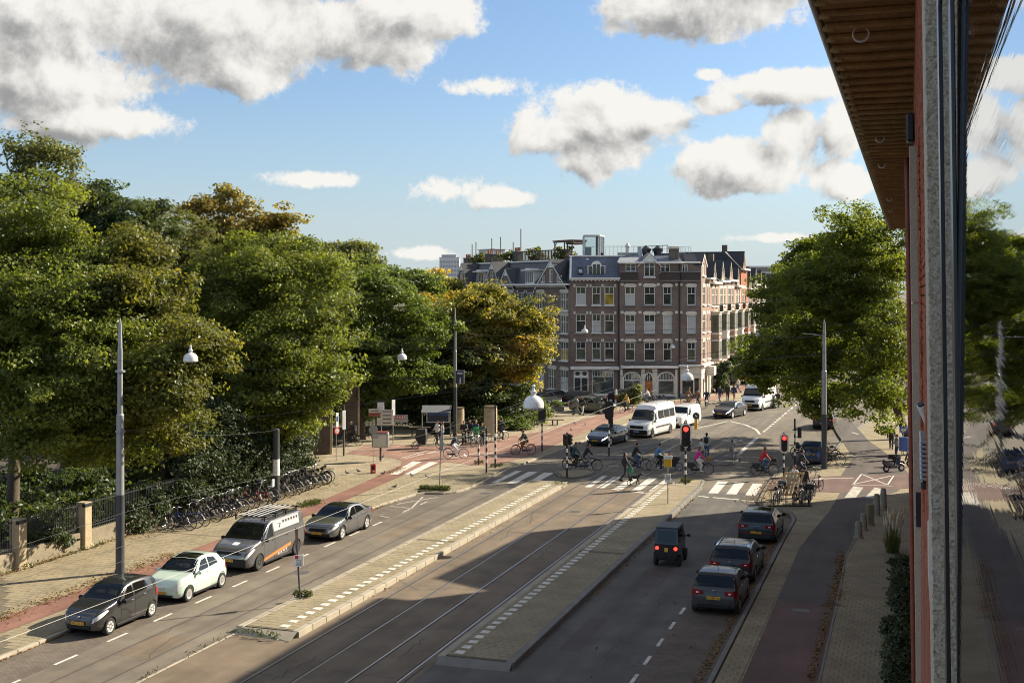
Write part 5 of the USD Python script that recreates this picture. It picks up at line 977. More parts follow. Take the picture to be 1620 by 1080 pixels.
class Body:
    """A car body lofted from its side and plan outlines. x: 0 at the nose to L at the tail; y: across; z: up."""
    def __init__(s,L,W,H,top,belt,plan,zb=.2,roofw=.76,tuck=.97,mid=1.0,crown=.035,flat=.86):
        s.L,s.W,s.H=L,W,H;p=lambda q:PchipInterpolator([a for a,b in q],[b for a,b in q]);s.top,s.belt,s.plan=p(top),p(belt),p(plan);s.zb,s.roofw,s.tuck,s.mid,s.crown,s.flat=zb,roofw,tuck,mid,crown,flat
        s.hm=max(b for a,b in top)-float(s.belt(s.L*.5))
    def section(s,x):
        zt,zl,w=float(s.top(x)),float(s.belt(x)),float(s.plan(x))*s.W/2;zl=min(zl,zt-.02);h=zt-zl;k=min(1,max(0,h/s.hm));e=min(1,min(x,s.L-x)/.35);zb=s.zb+(1-e)**2*.10
        wr=w*(.95-(.95-s.roofw)*k);d=zl-zb
        return np.array([(0,zb),(w*.82,zb),(w*.955,zb+.07),(w*.995,zb+d*.38),(w*s.mid,zb+d*.62),(w*.985,zb+d*.88),(w*s.tuck,zl),(w*s.tuck*.4+wr*.6,zl+h*.52),(wr,zl+h*s.flat),(wr*.90,zl+h*(.5+.5*s.flat)+h*.02),(wr*.55,zt-s.crown*.3*k),(0,zt)])
    T=np.array([0,.10,.16,.30,.42,.52,.58,.72,.84,.89,.95,1.0])
    def at(s,x,t,off=0.0,side=1):
        def q(x,t):
            P=s.section(x);return np.array([x,np.interp(t,s.T,P[:,0]),np.interp(t,s.T,P[:,1])])
        p=q(x,t)
        if off:
            e=1e-3;a=q(min(x+.02,s.L),t)-q(max(x-.02,0),t);b=q(x,min(t+.012,1))-q(x,max(t-.012,0));n=np.cross(a,b);n/=np.linalg.norm(n)+1e-12
            if n[1]<0 and t<.9 or(t>=.9 and n[2]<0):n=-n
            p=p+n*off
        return p*[1,side,1]
    def shell(s,nx=44):
        xs=np.unique(np.concatenate([np.linspace(0,.3,8),np.linspace(.3,s.L-.3,nx),np.linspace(s.L-.3,s.L,8)]));n=12
        rows=[np.vstack([np.c_[np.full(n,x),s.section(x)],(np.c_[np.full(n,x),s.section(x)]*[1,-1,1])[n-2:0:-1]])for x in xs];m=len(rows[0]);v=np.vstack(rows);f=[]
        for i in range(len(xs)-1):
            for j in range(m):
                a,b=i*m+j,i*m+(j+1)%m;f+=[[a,a+m,b],[b,a+m,b+m]]
        for base,flip in((0,0),((len(xs)-1)*m,1)):
            for k in range(1,m-1):f.append([base,base+k+1,base+k]if flip else[base,base+k,base+k+1])
        q=trimesh.Trimesh(v,f,process=True)
        if q.volume<0:q.invert()
        return q
    def patch(s,corners,off=.004,side=1,n=8,m=5,thick=0.0):
        """A panel lying on the skin: corners (x, t) lower front, lower rear, upper rear, upper front."""
        c=np.array(corners,float);v=[]
        for i in range(n+1):
            for j in range(m+1):
                a,b=i/n,j/m;x,t=(c[0]*(1-a)+c[1]*a)*(1-b)+(c[3]*(1-a)+c[2]*a)*b;v.append(s.at(x,t,off,side))
        f=[[i*(m+1)+j,(i+1)*(m+1)+j,(i+1)*(m+1)+j+1,i*(m+1)+j+1]for i in range(n)for j in range(m)]
        return np.array(v),np.array(f)
    def across(s,x0,x1,t0,off=.004,n=6,m=10,t1=None):
        """A panel over the whole width (windscreen, bonnet): from x0 to x1, above t0 on both sides."""
        v=[]
        for i in range(n+1):
            x=x0+(x1-x0)*i/n;tt=t0+((t1 or t0)-t0)*i/n
            for j in range(2*m+1):
                r=(j-m)/m;v.append(s.at(x,1-(1-tt)*abs(r),off,-1 if r<0 else 1))
        w=2*m+1;f=[[i*w+j,(i+1)*w+j,(i+1)*w+j+1,i*w+j+1]for i in range(n)for j in range(2*m)]
        return np.array(v),np.array(f)
def wheel(parent,x,y,r,side,rim='alloy',spokes=7,w=.19):
    c=np.array([x,y,r]);M=mat4((1,0,0),(0,0,1),(0,-side,0)if False else(0,side,0),c)
    M=mat4((1,0,0),(0,0,-side),(0,side,0),c)
    t=part(parent,'wheel',MB().lathe([(r*.62,-w/2),(r*.92,-w/2),(r,-w*.3),(r,w*.3),(r*.93,w/2),(r*.66,w/2),(r*.64,w*.2),(r*.62,-w/2)],26,M),MATS['tyre'],smooth=35)
    m=MB().lathe([(r*.58,w*.42),(r*.66,w*.46),(r*.66,w*.1),(r*.58,w*.15),(r*.56,w*.3)],24,M).lathe([(r*.02,w*.47),(r*.16,w*.44),(r*.18,w*.2)],12,M)
    for k in range(spokes):
        a=2*PI*k/spokes;q=mat4((math.cos(a),math.sin(a),0),(-math.sin(a),math.cos(a),0),(0,0,1));m.box((r*.36,0,w*.36),(r*.5,r*(.16 if spokes<9 else .1),w*.12),0,M@q)
    part(t,'rim',m,MATS[rim],smooth=35);part(t,'brake',MB().lathe([(.01,w*.05),(r*.6,w*.05)],16,M),MATS['trim_black'])
def plate(parent,p,rz,col='plate_yellow',w=.50,txt='T-847-KX',tilt=0.0):
    M=mat4((math.cos(rz),math.sin(rz),0),(0,0,1),(math.sin(rz),-math.cos(rz),0),p);pl=part(parent,'number_plate',MB().bevbox((0,0,0),(w,.11,.014),.004,0,M),MATS[col])
    q=meshkit.text_mesh(txt,.07,.003,True);b=q.bounds;q.apply_translation((-(b[0][0]+b[1][0])/2,-.035,.006));q.apply_scale((min(1,w*.86/(b[1][0]-b[0][0])),1,1));q.apply_transform(M);part(pl,'characters',q,MATS['print_black']if col!='plate_blue' else MATS['print_white'])
def car(name,label,loc,heading,spec,paint,group=None,cat='car',rear_lit=False,doors=None,plate_txt='',lod=0):
    """heading: direction the nose points, as an angle from +x. spec: outlines and glass of the kind of car."""
    S=spec;B=Body(*S['dims'],S['top'],S['belt'],S['plan'],**S.get('opt',{}));L,W=B.L,B.W
    t=thing(name,label,cat,loc,heading+PI,group);off=np.array([-L/2,0,0])
    sh=B.shell();wr,fx,rx=S['wheel'];track=W/2-.10
    try:
        man=mf.Manifold(mf.Mesh(np.asarray(sh.vertices,np.float32),np.asarray(sh.faces,np.uint32)))
        for x in(fx,rx):
            for sd in(-1,1):man=man-mf.Manifold.cylinder(.34,wr*1.13,wr*1.13,28).rotate((90,0,0)).translate((x,sd*(W/2+.05)+(.34 if sd>0 else 0)-(.12 if sd>0 else-.12)-(0 if sd>0 else 0),wr+.02))
        q=man.to_mesh();sh=trimesh.Trimesh(q.vert_properties[:,:3],q.tri_verts,process=False)if len(q.tri_verts)>100 else sh
    except Exception:pass
    def put(parent,nm,vf,mat,label=None,smooth=40):
        m=MB()
        for v,f in(vf if isinstance(vf,list)else[vf]):m.add(np.asarray(v)+off,f)
        return part(parent,nm,m,MATS[mat],label,smooth)
    body=put(t,'body',(sh.vertices,sh.faces),paint,None,32)
    g=S['glass']
    put(t,'windscreen',B.across(g['ws'][0],g['ws'][1],g.get('wt',.60),.005,t1=g.get('wt1',.845)),'car_glass')
    if 'rw' in g:put(t,'rear_window',B.across(g['rw'][0],g['rw'][1],.845,.005,t1=.62),'car_glass')
    if 'roofglass' in g:put(t,'glass_roof',B.across(g['roofglass'][0],g['roofglass'][1],.91,.005),'car_glass')
    for sd in(-1,1):
        for q in g['side']:put(t,'side_window',B.patch(q,.005,sd),'car_glass')
    for q in S['doors']:
        for sd in(-1,1):
            (a,b,c,d)=q;put(body,'door_gap',B.patch([(a[0]-.012,a[1]-.006),(b[0]+.012,b[1]-.006),(c[0]+.012,c[1]),(d[0]-.012,d[1])],.0015,sd,6,6),'door_gap');dd=put(t,'door',B.patch(q,.0045,sd,6,8),paint)
            hp=B.at(b[0]-.16,.535,.02,sd)+off;part(dd,'handle',MB().bevbox(hp,(.17,.03,.03),.01),MATS[S.get('handle',paint)])
    # bonnet shut line, bumpers, sills
    if 'bonnet' in S:put(body,'bonnet_gap',B.across(S['bonnet']-.012,S['bonnet']+.012,.70,.003,1),'door_gap')
    for nm,z0,z1,w0,mt in S.get('front',[]):part(t,nm,MB().bevbox(np.array([.03-.02,0,(z0+z1)/2])+off,(.10,w0,z1-z0),.025),MATS[mt])
    for nm,z0,z1,w0,mt in S.get('rear',[]):part(t,nm,MB().bevbox(np.array([L-.01,0,(z0+z1)/2])+off,(.10,w0,z1-z0),.025),MATS[mt])
    for sd in(-1,1):
        for q,mt in S['lamps']:
            nm='headlight' if q[0][0]<L/2 else 'tail_light';put(t,nm,B.patch(q,.010,sd,6,4),mt if not(rear_lit and nm=='tail_light')else 'lamp_glow')
        mp=B.at(g['mirror'],.60,.0,sd)+off+[0,sd*.12,.04];mr=part(t,'mirror',MB().bevbox(mp,(.12,.20,.15),.045),MATS[S.get('mirror','trim_black')]);part(mr,'stalk',MB().tube([mp-[0,sd*.18,.06],mp-[0,0,.04]],.03,6),MATS['trim_black'])
        part(body,'sill',MB().bevbox(np.array([(fx+rx)/2,sd*(W/2-.045),.22])+off,(rx-fx-wr*2.5,.07,.10),.02),MATS['trim_black'])
        for x in(fx,rx):wheel(t,x+off[0],sd*track,wr,sd,S.get('rim','alloy'),S.get('spokes',7))
    part(t,'underside',MB().span((.35+off[0],-W*.40,.16),(L-.35+off[0],W*.40,.24)),MATS['trim_black'])
    pc=S.get('plate','plate_yellow');fpz,rpz=S.get('platez',(.42,.62))
    plate(t,np.array([-.055,0,fpz])+off,PI/2*-1,pc,txt=plate_txt or 'KX-84-TL');plate(t,np.array([L+.052,0,rpz])+off,PI/2,pc,txt=plate_txt or 'KX-84-TL')
    if 'tail' in S:
        z_,w_,h_=S['tail']
        for sd in(-1,1):
            m=mf.Manifold.hull_points(np.array([(L+x_+off[0],sd*y_,z_+q_)for x_,y_,q_ in((.045,W/2*S['plan'][-1][1]-w_,h_*.35),(.045,W/2*S['plan'][-1][1]-w_,-h_*.35),(.03,W/2*S['plan'][-1][1]-.02,h_/2),(.03,W/2*S['plan'][-1][1]-.02,-h_/2),(-.14,W/2*S['plan'][-2][1]+.01,h_*.45),(-.14,W/2*S['plan'][-2][1]+.01,-h_*.4),(-.12,W/2*S['plan'][-1][1]-w_,0))]));tl=part(t,'tail_light',m,MATS['lamp_red']);part(tl,'reversing_lens',MB().bevbox((L+.045+off[0],sd*(W/2*S['plan'][-1][1]-w_*.45),z_),(.03,w_*.3,h_*.3),.01),MATS['lamp_clear'])
        part(t,'badge',MB().bevbox((L+.03+off[0],0,z_+.06),(.03,.11,.09),.02),MATS['chrome']);part(t,'rear_wiper',MB().tube([B.at(S['glass']['rw'][1]-.03,1.0,.02)+off,B.at(S['glass']['rw'][1]-.12,.8,.02)+off],.012,4),MATS['trim_black'])
    for v in S.get('extra',[]):v(t,B,off,put)
    return t
def plan(n,L,t):return[(0,n[0]),(.12,n[1]),(.45,n[2]),(1.0,1.0),(L-1.0,1.0),(L-.4,t[0]),(L-.1,t[1]),(L,t[2])]
HATCH=dict(dims=(3.6,1.62,1.54),top=[(0,.60),(.10,.78),(.3,.90),(.85,1.02),(1.05,1.08),(1.75,1.47),(2.3,1.54),(3.05,1.50),(3.35,1.40),(3.55,.98),(3.6,.72)],belt=[(0,.56),(.1,.70),(.3,.80),(.9,.92),(1.8,.97),(3.1,1.05),(3.5,.95),(3.6,.66)],plan=plan((.54,.80,.95),3.6,(.97,.90,.80)),
    wheel=(.285,.66,3.05),glass=dict(ws=(1.06,1.74),rw=(3.30,3.52),mirror=1.28,side=[[(1.42,.605),(2.0,.605),(2.0,.81),(1.78,.81)],[(2.08,.605),(2.9,.625),(2.78,.80),(2.08,.815)]]),doors=[[(1.2,.16),(2.04,.16),(2.04,.58),(1.3,.58)],[(2.06,.16),(2.75,.18),(2.95,.58),(2.06,.58)]],bonnet=1.0,
    lamps=[([(.03,.44),(.60,.54),(.52,.61),(.06,.60)],'lamp_clear'),([(3.32,.45),(3.56,.42),(3.54,.57),(3.30,.60)],'lamp_red')],front=[('grille',.30,.44,.95,'trim_black'),('badge',.66,.74,.09,'chrome')],rear=[('bumper',.34,.5,1.1,'trim_grey')],rim='hub_white',spokes=8,handle='chrome',platez=(.50,.80))
MINI5=dict(dims=(3.55,1.63,1.49),top=[(0,.58),(.08,.74),(.28,.90),(.75,.99),(.95,1.05),(1.6,1.42),(2.1,1.49),(2.75,1.44),(3.2,1.22),(3.45,.95),(3.55,.66)],belt=[(0,.54),(.1,.68),(.28,.80),(.9,.92),(1.8,.95),(2.8,1.0),(3.3,.95),(3.55,.60)],plan=plan((.50,.78,.95),3.55,(.95,.86,.74)),
    wheel=(.295,.68,2.98),glass=dict(ws=(.97,1.58),rw=(2.86,3.24),roofglass=(1.62,2.25),mirror=1.2,side=[[(1.32,.605),(2.05,.605),(2.02,.82),(1.68,.82)],[(2.10,.605),(2.72,.62),(2.52,.79),(2.10,.82)]]),doors=[[(1.12,.16),(2.15,.16),(2.15,.58),(1.22,.58)]],bonnet=.92,
    lamps=[([(.05,.46),(.36,.49),(.36,.59),(.08,.58)],'lamp_clear'),([(.07,.38),(.22,.40),(.22,.44),(.07,.43)],'lamp_clear'),([(3.28,.46),(3.48,.44),(3.46,.57),(3.28,.58)],'lamp_red')],front=[('grille',.26,.36,1.0,'trim_black'),('chrome_bar',.60,.63,.34,'chrome')],rear=[('bumper',.34,.44,1.0,'paint_mint')],spokes=11,mirror='paint_mint',platez=(.44,.78))
def rack(t,B,off,put):
    z=1.95;rk=part(t,'roof_rack',MB().tube([(1.6+off[0],.62,z+.04),(4.6+off[0],.62,z+.04)],.03,6).tube([(1.6+off[0],-.62,z+.04),(4.6+off[0],-.62,z+.04)],.03,6),MATS['trim_black'])
    for k in range(4):
        x=1.75+k*.93+off[0];part(rk,'crossbar',MB().bevbox((x,0,z+.14),(.06,1.66,.05),.015),MATS['trim_black'])
        for sd in(-1,1):part(rk,'foot',MB().bevbox((x,sd*.70,z+.05),(.07,.06,.2),.015),MATS['trim_black'])
    for k in range(5):part(rk,'slat',MB().bevbox((3.0+off[0],-.5+k*.25,z+.18),(2.9,.04,.03),.01),MATS['lead'])
def vanprint(t,B,off,put):
    for sd in(-1,1):
        put(t,'orange_stripe',B.patch([(1.35,.175),(3.6,.30),(3.6,.37),(1.35,.235)],.007,sd,14,2),'print_orange');bd=put(t,'white_lettering',[B.patch([(3.0+i*.24,.75),(3.0+i*.24+.16,.75),(3.0+i*.24+.16,.80),(3.0+i*.24,.80)],.007,sd,2,2)for i in range(6)],'print_black','dark block lettering on the side');put(t,'side_print',B.patch([(2.2,.66),(4.45,.66),(4.45,.835),(2.2,.835)],.0055,sd,10,3),'print_pale')
        put(t,'print_figure',[B.patch([(2.62,.69),(2.72,.69),(2.86,.76),(2.76,.76)],.007,sd,2,2),B.patch([(2.5,.79),(2.56,.78),(2.82,.74),(2.80,.76)],.007,sd,2,2)],'print_black');put(t,'print_icons',[B.patch([(2.5+i*.22,.20+i*.012),(2.6+i*.22,.205+i*.012),(2.6+i*.22,.235+i*.012),(2.5+i*.22,.23+i*.012)],.007,sd,2,2)for i in range(4)],'print_white')
        put(t,'rub_strip',B.patch([(1.3,.12),(4.2,.12),(4.2,.17),(1.3,.17)],.006,sd,8,2),'trim_black')
    em=B.across(.5,.75,.985,.008,2,4);put(t,'bonnet_mark',em,'print_white','round white and red mark on the bonnet')
VAN=dict(dims=(4.95,1.92,1.93),top=[(0,.62),(.08,.88),(.3,1.02),(.85,1.18),(1.05,1.24),(1.85,1.80),(2.3,1.92),(4.6,1.93),(4.88,1.88),(4.95,1.6)],belt=[(0,.58),(.1,.76),(.4,.95),(1.1,1.12),(2.4,1.18),(4.6,1.18),(4.95,1.1)],plan=plan((.72,.86,.96),4.95,(1.0,.98,.95)),
    opt=dict(roofw=.86,tuck=.985,flat=.88,crown=.05),wheel=(.335,.92,4.15),glass=dict(ws=(1.06,1.86),rw=(4.96,4.95)if False else(4.9,4.94),mirror=1.32,side=[[(1.46,.60),(2.12,.60),(2.12,.83),(1.92,.83)]]),doors=[[(1.28,.16),(2.18,.16),(2.18,.58),(1.36,.58)],[(2.22,.17),(3.4,.17),(3.4,.83),(2.22,.83)]],bonnet=1.0,
    lamps=[([(.02,.45),(.60,.53),(.50,.60),(.05,.59)],'lamp_clear'),([(4.86,.40),(4.94,.40),(4.94,.60),(4.86,.60)],'lamp_red')],front=[('grille',.80,.92,1.1,'trim_black'),('bumper',.30,.62,1.66,'trim_black'),('chrome_bar',.85,.88,.9,'chrome')],rear=[('bumper',.34,.52,1.7,'trim_black')],rim='trim_grey',spokes=10,handle='trim_black',platez=(.56,.75),extra=[rack,vanprint])
COUPE=dict(dims=(4.64,1.78,1.43),top=[(0,.50),(.06,.70),(.25,.82),(1.0,.94),(1.25,.98),(2.05,1.36),(2.55,1.43),(3.2,1.36),(3.95,1.06),(4.45,.99),(4.6,.88),(4.64,.66)],belt=[(0,.47),(.08,.62),(.3,.73),(1.2,.86),(2.4,.93),(3.6,.98),(4.4,.93),(4.64,.62)],plan=plan((.54,.80,.95),4.64,(.95,.86,.76)),
    wheel=(.325,.92,3.62),glass=dict(ws=(1.27,2.03),rw=(3.2,3.93),roofglass=(2.06,2.9),mirror=1.5,side=[[(1.72,.605),(2.45,.605),(2.45,.82),(2.12,.81)],[(2.5,.605),(3.35,.625),(3.05,.785),(2.5,.82)]]),doors=[[(1.5,.15),(2.46,.15),(2.46,.58),(1.6,.58)],[(2.49,.15),(3.25,.17),(3.45,.58),(2.49,.58)]],bonnet=1.2,
    lamps=[([(.02,.43),(.58,.53),(.50,.595),(.05,.575)],'lamp_clear'),([(4.2,.47),(4.58,.45),(4.56,.57),(4.2,.585)],'lamp_red')],front=[('grille',.50,.64,.86,'trim_black'),('chrome_bar',.565,.585,.86,'chrome'),('badge',.53,.62,.10,'chrome'),('air_intake',.26,.40,1.35,'trim_black')],rear=[('bumper',.3,.46,1.2,'trim_black')],spokes=5,handle='chrome',platez=(.42,.80))
def aerial(t,B,off,put):x=B.L*.72;p=B.at(x,1.0)+off;part(t,'aerial',MB().tube([p,p+[.06,0,.2]],.008,5),MATS['trim_black'])
def spoiler(x):return lambda t,B,off,put:put(t,'roof_spoiler',B.across(x-.22,x+.02,.86,.012,2,8),'trim_black')
H208=dict(dims=(3.96,1.74,1.46),top=[(0,.56),(.1,.74),(.3,.86),(1.0,.99),(1.2,1.04),(1.95,1.40),(2.5,1.46),(3.3,1.40),(3.55,1.30),(3.85,.98),(3.93,.84),(3.96,.62)],belt=[(0,.52),(.1,.66),(.3,.76),(1.2,.90),(2.4,.96),(3.4,1.03),(3.85,.93),(3.96,.58)],plan=plan((.66,.83,.95),3.96,(.985,.93,.85)),
    wheel=(.31,.80,3.34),glass=dict(ws=(1.22,1.94),rw=(3.47,3.82),mirror=1.45,side=[[(1.62,.605),(2.3,.605),(2.3,.82),(2.0,.81)],[(2.35,.605),(3.2,.63),(3.0,.80),(2.35,.82)]]),doors=[[(1.4,.15),(2.32,.15),(2.32,.58),(1.5,.58)],[(2.34,.15),(3.0,.17),(3.2,.58),(2.34,.58)]],bonnet=1.15,
    lamps=[([(.12,.45),(.66,.54),(.56,.59),(.16,.57)],'lamp_clear'),([(3.62,.40),(3.93,.42),(3.88,.575),(3.60,.57)],'lamp_red')],front=[('grille',.42,.6,.8,'trim_black')],rear=[('bumper',.28,.42,1.2,'trim_black')],spokes=6,handle='paint_dark',tail=(.84,.34,.20),platez=(.42,.66),extra=[aerial,spoiler(3.45)])
def rails(t,B,off,put):
    for sd in(-1,1):put(t,'roof_rail',[(B.patch([(1.9,.875),(3.9,.875),(3.9,.905),(1.9,.905)],.03,sd,12,1))],'chrome');put(t,'window_trim',B.patch([(1.7,.588),(3.9,.60),(3.9,.612),(1.7,.602)],.008,sd,10,1),'chrome')
ESTATE=dict(dims=(4.55,1.80,1.47),top=[(0,.54),(.1,.72),(.3,.84),(1.1,.97),(1.3,1.02),(2.05,1.40),(2.6,1.47),(3.9,1.43),(4.15,1.36),(4.42,1.0),(4.52,.86),(4.55,.62)],belt=[(0,.50),(.1,.64),(.3,.75),(1.3,.89),(2.5,.95),(4.0,1.02),(4.4,.95),(4.55,.58)],plan=plan((.66,.83,.95),4.55,(.98,.93,.86)),
    wheel=(.32,.90,3.63),glass=dict(ws=(1.32,2.03),rw=(4.08,4.40),roofglass=(2.1,3.4),mirror=1.55,side=[[(1.75,.605),(2.45,.605),(2.45,.82),(2.12,.81)],[(2.5,.605),(3.3,.62),(3.3,.82),(2.5,.82)],[(3.36,.615),(4.0,.63),(3.8,.80),(3.36,.82)]]),doors=[[(1.5,.15),(2.46,.15),(2.46,.58),(1.6,.58)],[(2.49,.15),(3.2,.17),(3.4,.58),(2.49,.58)]],bonnet=1.25,
    lamps=[([(.12,.45),(.7,.54),(.6,.59),(.16,.57)],'lamp_clear'),([(4.22,.44),(4.52,.44),(4.48,.585),(4.2,.59)],'lamp_red')],front=[('grille',.44,.62,.8,'trim_black')],rear=[('bumper',.28,.42,1.2,'trim_black')],spokes=5,handle='chrome',tail=(.84,.36,.16),platez=(.42,.56),extra=[aerial,rails,spoiler(4.06)])
def clubtail(t,B,off,put):
    part(t,'boot_seam',MB().span((B.L+.042+off[0],-.008,.52),(B.L+.048+off[0],.008,.95)),MATS['door_gap']);part(t,'boot_handle',MB().bevbox((B.L+.05+off[0],0,.86),(.03,.5,.04),.01),MATS['chrome'])
CLUB=dict(dims=(4.25,1.80,1.44),top=[(0,.56),(.08,.76),(.28,.90),(1.15,.99),(1.3,1.03),(1.95,1.38),(2.5,1.44),(3.75,1.39),(3.95,1.30),(4.16,.98),(4.22,.86),(4.25,.62)],belt=[(0,.52),(.1,.68),(.3,.80),(1.3,.91),(2.5,.95),(3.8,.99),(4.15,.93),(4.25,.58)],plan=plan((.68,.84,.96),4.25,(.98,.94,.87)),
    wheel=(.325,.80,3.47),glass=dict(ws=(1.32,1.93),rw=(3.93,4.14),roofglass=(2.0,3.2),mirror=1.5,side=[[(1.65,.605),(2.35,.605),(2.35,.82),(1.98,.81)],[(2.4,.605),(3.1,.615),(3.1,.82),(2.4,.82)],[(3.16,.615),(3.8,.625),(3.65,.81),(3.16,.82)]]),doors=[[(1.4,.15),(2.36,.15),(2.36,.58),(1.5,.58)],[(2.39,.15),(3.0,.17),(3.2,.58),(2.39,.58)]],bonnet=1.25,
    lamps=[([(.12,.47),(.5,.53),(.5,.59),(.14,.57)],'lamp_clear'),([(4.02,.43),(4.24,.41),(4.23,.545),(4.02,.56)],'lamp_red')],front=[('grille',.44,.62,.8,'trim_black')],rear=[('bumper',.28,.46,1.3,'paint_green'),('reflector',.50,.54,1.5,'lamp_red')],spokes=8,handle='chrome',tail=(.84,.38,.17),platez=(.42,.56),extra=[aerial,clubtail,spoiler(3.92)])
SALOON=dict(dims=(4.70,1.85,1.44),top=[(0,.50),(.06,.68),(.25,.80),(1.0,.94),(1.2,.99),(2.05,1.37),(2.6,1.44),(3.2,1.38),(4.1,1.08),(4.5,.99),(4.65,.86),(4.7,.62)],belt=[(0,.46),(.08,.60),(.3,.72),(1.2,.88),(2.4,.95),(3.7,1.0),(4.45,.94),(4.7,.58)],plan=plan((.54,.80,.95),4.7,(.95,.87,.78)),
    wheel=(.335,.88,3.75),glass=dict(ws=(1.22,2.05),rw=(3.2,4.05),roofglass=(2.1,3.1),mirror=1.5,side=[[(1.7,.605),(2.45,.605),(2.45,.82),(2.12,.81)],[(2.5,.605),(3.5,.625),(3.15,.785),(2.5,.82)]]),doors=[[(1.5,.15),(2.46,.15),(2.46,.58),(1.6,.58)],[(2.49,.15),(3.3,.17),(3.5,.58),(2.49,.58)]],bonnet=1.15,
    lamps=[([(.02,.45),(.55,.54),(.46,.60),(.05,.58)],'head_glow'),([(4.2,.47),(4.64,.45),(4.6,.57),(4.2,.585)],'lamp_red')],front=[('air_intake',.24,.36,1.2,'trim_black')],rear=[('bumper',.3,.46,1.2,'trim_black')],spokes=5,handle='chrome',platez=(.44,.80))
SUV=dict(dims=(4.4,1.84,1.62),top=[(0,.62),(.08,.86),(.3,1.0),(1.1,1.10),(1.3,1.15),(2.0,1.55),(2.5,1.62),(3.6,1.58),(3.9,1.48),(4.25,1.12),(4.36,.98),(4.4,.7)],belt=[(0,.58),(.1,.76),(.3,.88),(1.3,1.02),(2.5,1.07),(3.8,1.13),(4.25,1.05),(4.4,.64)],plan=plan((.68,.85,.96),4.4,(.98,.93,.86)),
    opt=dict(zb=.26),wheel=(.35,.88,3.5),glass=dict(ws=(1.32,1.98),rw=(3.82,4.22),mirror=1.55,side=[[(1.7,.605),(2.4,.605),(2.4,.82),(2.06,.81)],[(2.45,.605),(3.2,.62),(3.2,.82),(2.45,.82)],[(3.26,.615),(3.8,.63),(3.6,.80),(3.26,.82)]]),doors=[[(1.45,.17),(2.42,.17),(2.42,.58),(1.55,.58)],[(2.45,.17),(3.1,.19),(3.3,.58),(2.45,.58)]],bonnet=1.22,
    lamps=[([(.12,.47),(.6,.54),(.5,.59),(.14,.57)],'lamp_clear'),([(4.1,.44),(4.38,.44),(4.34,.585),(4.08,.59)],'lamp_red')],front=[('grille',.56,.78,.9,'trim_black')],rear=[('bumper',.36,.5,1.3,'trim_black')],spokes=5,handle='chrome',platez=(.5,.8))
def busglass(t,B,off,put):
    for sd in(-1,1):
        put(t,'rub_strip',B.patch([(1.5,.34),(4.6,.34),(4.6,.41),(1.5,.41)],.007,sd,8,2),'trim_grey');put(t,'sill_panel',B.patch([(1.5,.12),(4.6,.12),(4.6,.17),(1.5,.17)],.006,sd,8,2),'trim_black')
MINIBUS=dict(dims=(5.9,2.0,2.62),top=[(0,.66),(.08,1.02),(.3,1.14),(.75,1.26),(.95,1.34),(1.55,2.16),(1.85,2.48),(2.4,2.62),(5.5,2.62),(5.82,2.52),(5.9,2.2)],belt=[(0,.62),(.1,.84),(.4,1.05),(1.0,1.22),(2.4,1.30),(5.6,1.30),(5.9,1.2)],plan=plan((.74,.88,.97),5.9,(1.0,.98,.95)),
    opt=dict(roofw=.84,tuck=.985,flat=.84,crown=.07),wheel=(.345,.98,4.65),glass=dict(ws=(.97,1.56),wt1=.80,mirror=1.15,side=[[(1.28,.60),(1.85,.60),(1.85,.74),(1.62,.74)],[(2.15,.60),(3.3,.60),(3.3,.74),(2.15,.74)],[(3.36,.60),(4.45,.60),(4.45,.74),(3.36,.74)],[(4.51,.60),(5.6,.60),(5.55,.74),(4.51,.74)]]),doors=[[(1.1,.16),(1.95,.16),(1.95,.585),(1.2,.585)]],bonnet=.92,
    lamps=[([(.06,.48),(.50,.54),(.44,.59),(.10,.57)],'lamp_clear'),([(5.80,.40),(5.89,.40),(5.89,.58),(5.80,.58)],'lamp_red')],front=[('grille',.78,1.0,1.15,'trim_black'),('bumper',.30,.66,1.80,'trim_black'),('badge',.84,.94,.14,'chrome')],rear=[('bumper',.34,.52,1.8,'trim_black')],rim='trim_grey',spokes=8,plate='plate_blue',handle='trim_black',platez=(.52,.75),extra=[busglass])
SMALLVAN=dict(dims=(4.45,1.83,1.84),top=[(0,.60),(.06,.84),(.3,1.0),(.95,1.14),(1.15,1.2),(1.85,1.68),(2.3,1.82),(4.1,1.84),(4.38,1.78),(4.45,1.5)],belt=[(0,.56),(.1,.72),(.4,.92),(1.2,1.08),(2.4,1.14),(4.2,1.14),(4.45,1.05)],plan=plan((.70,.86,.96),4.45,(1.0,.98,.94)),
    opt=dict(roofw=.84,tuck=.985,flat=.86,crown=.05),wheel=(.32,.86,3.56),glass=dict(ws=(1.17,1.86),mirror=1.42,side=[[(1.56,.60),(2.15,.60),(2.15,.82),(1.92,.82)]]),doors=[[(1.36,.16),(2.22,.16),(2.22,.58),(1.46,.58)],[(2.26,.17),(3.2,.17),(3.2,.83),(2.26,.83)]],bonnet=1.1,
    lamps=[([(.08,.47),(.66,.545),(.56,.59),(.12,.57)],'lamp_clear'),([(4.36,.40),(4.44,.40),(4.44,.60),(4.36,.60)],'lamp_red')],front=[('grille',.60,.80,1.0,'trim_black'),('air_intake',.28,.40,1.3,'trim_black'),('chrome_bar',.74,.77,1.0,'chrome')],rear=[('bumper',.34,.52,1.7,'trim_black')],spokes=5,handle='trim_black',platez=(.50,.75))
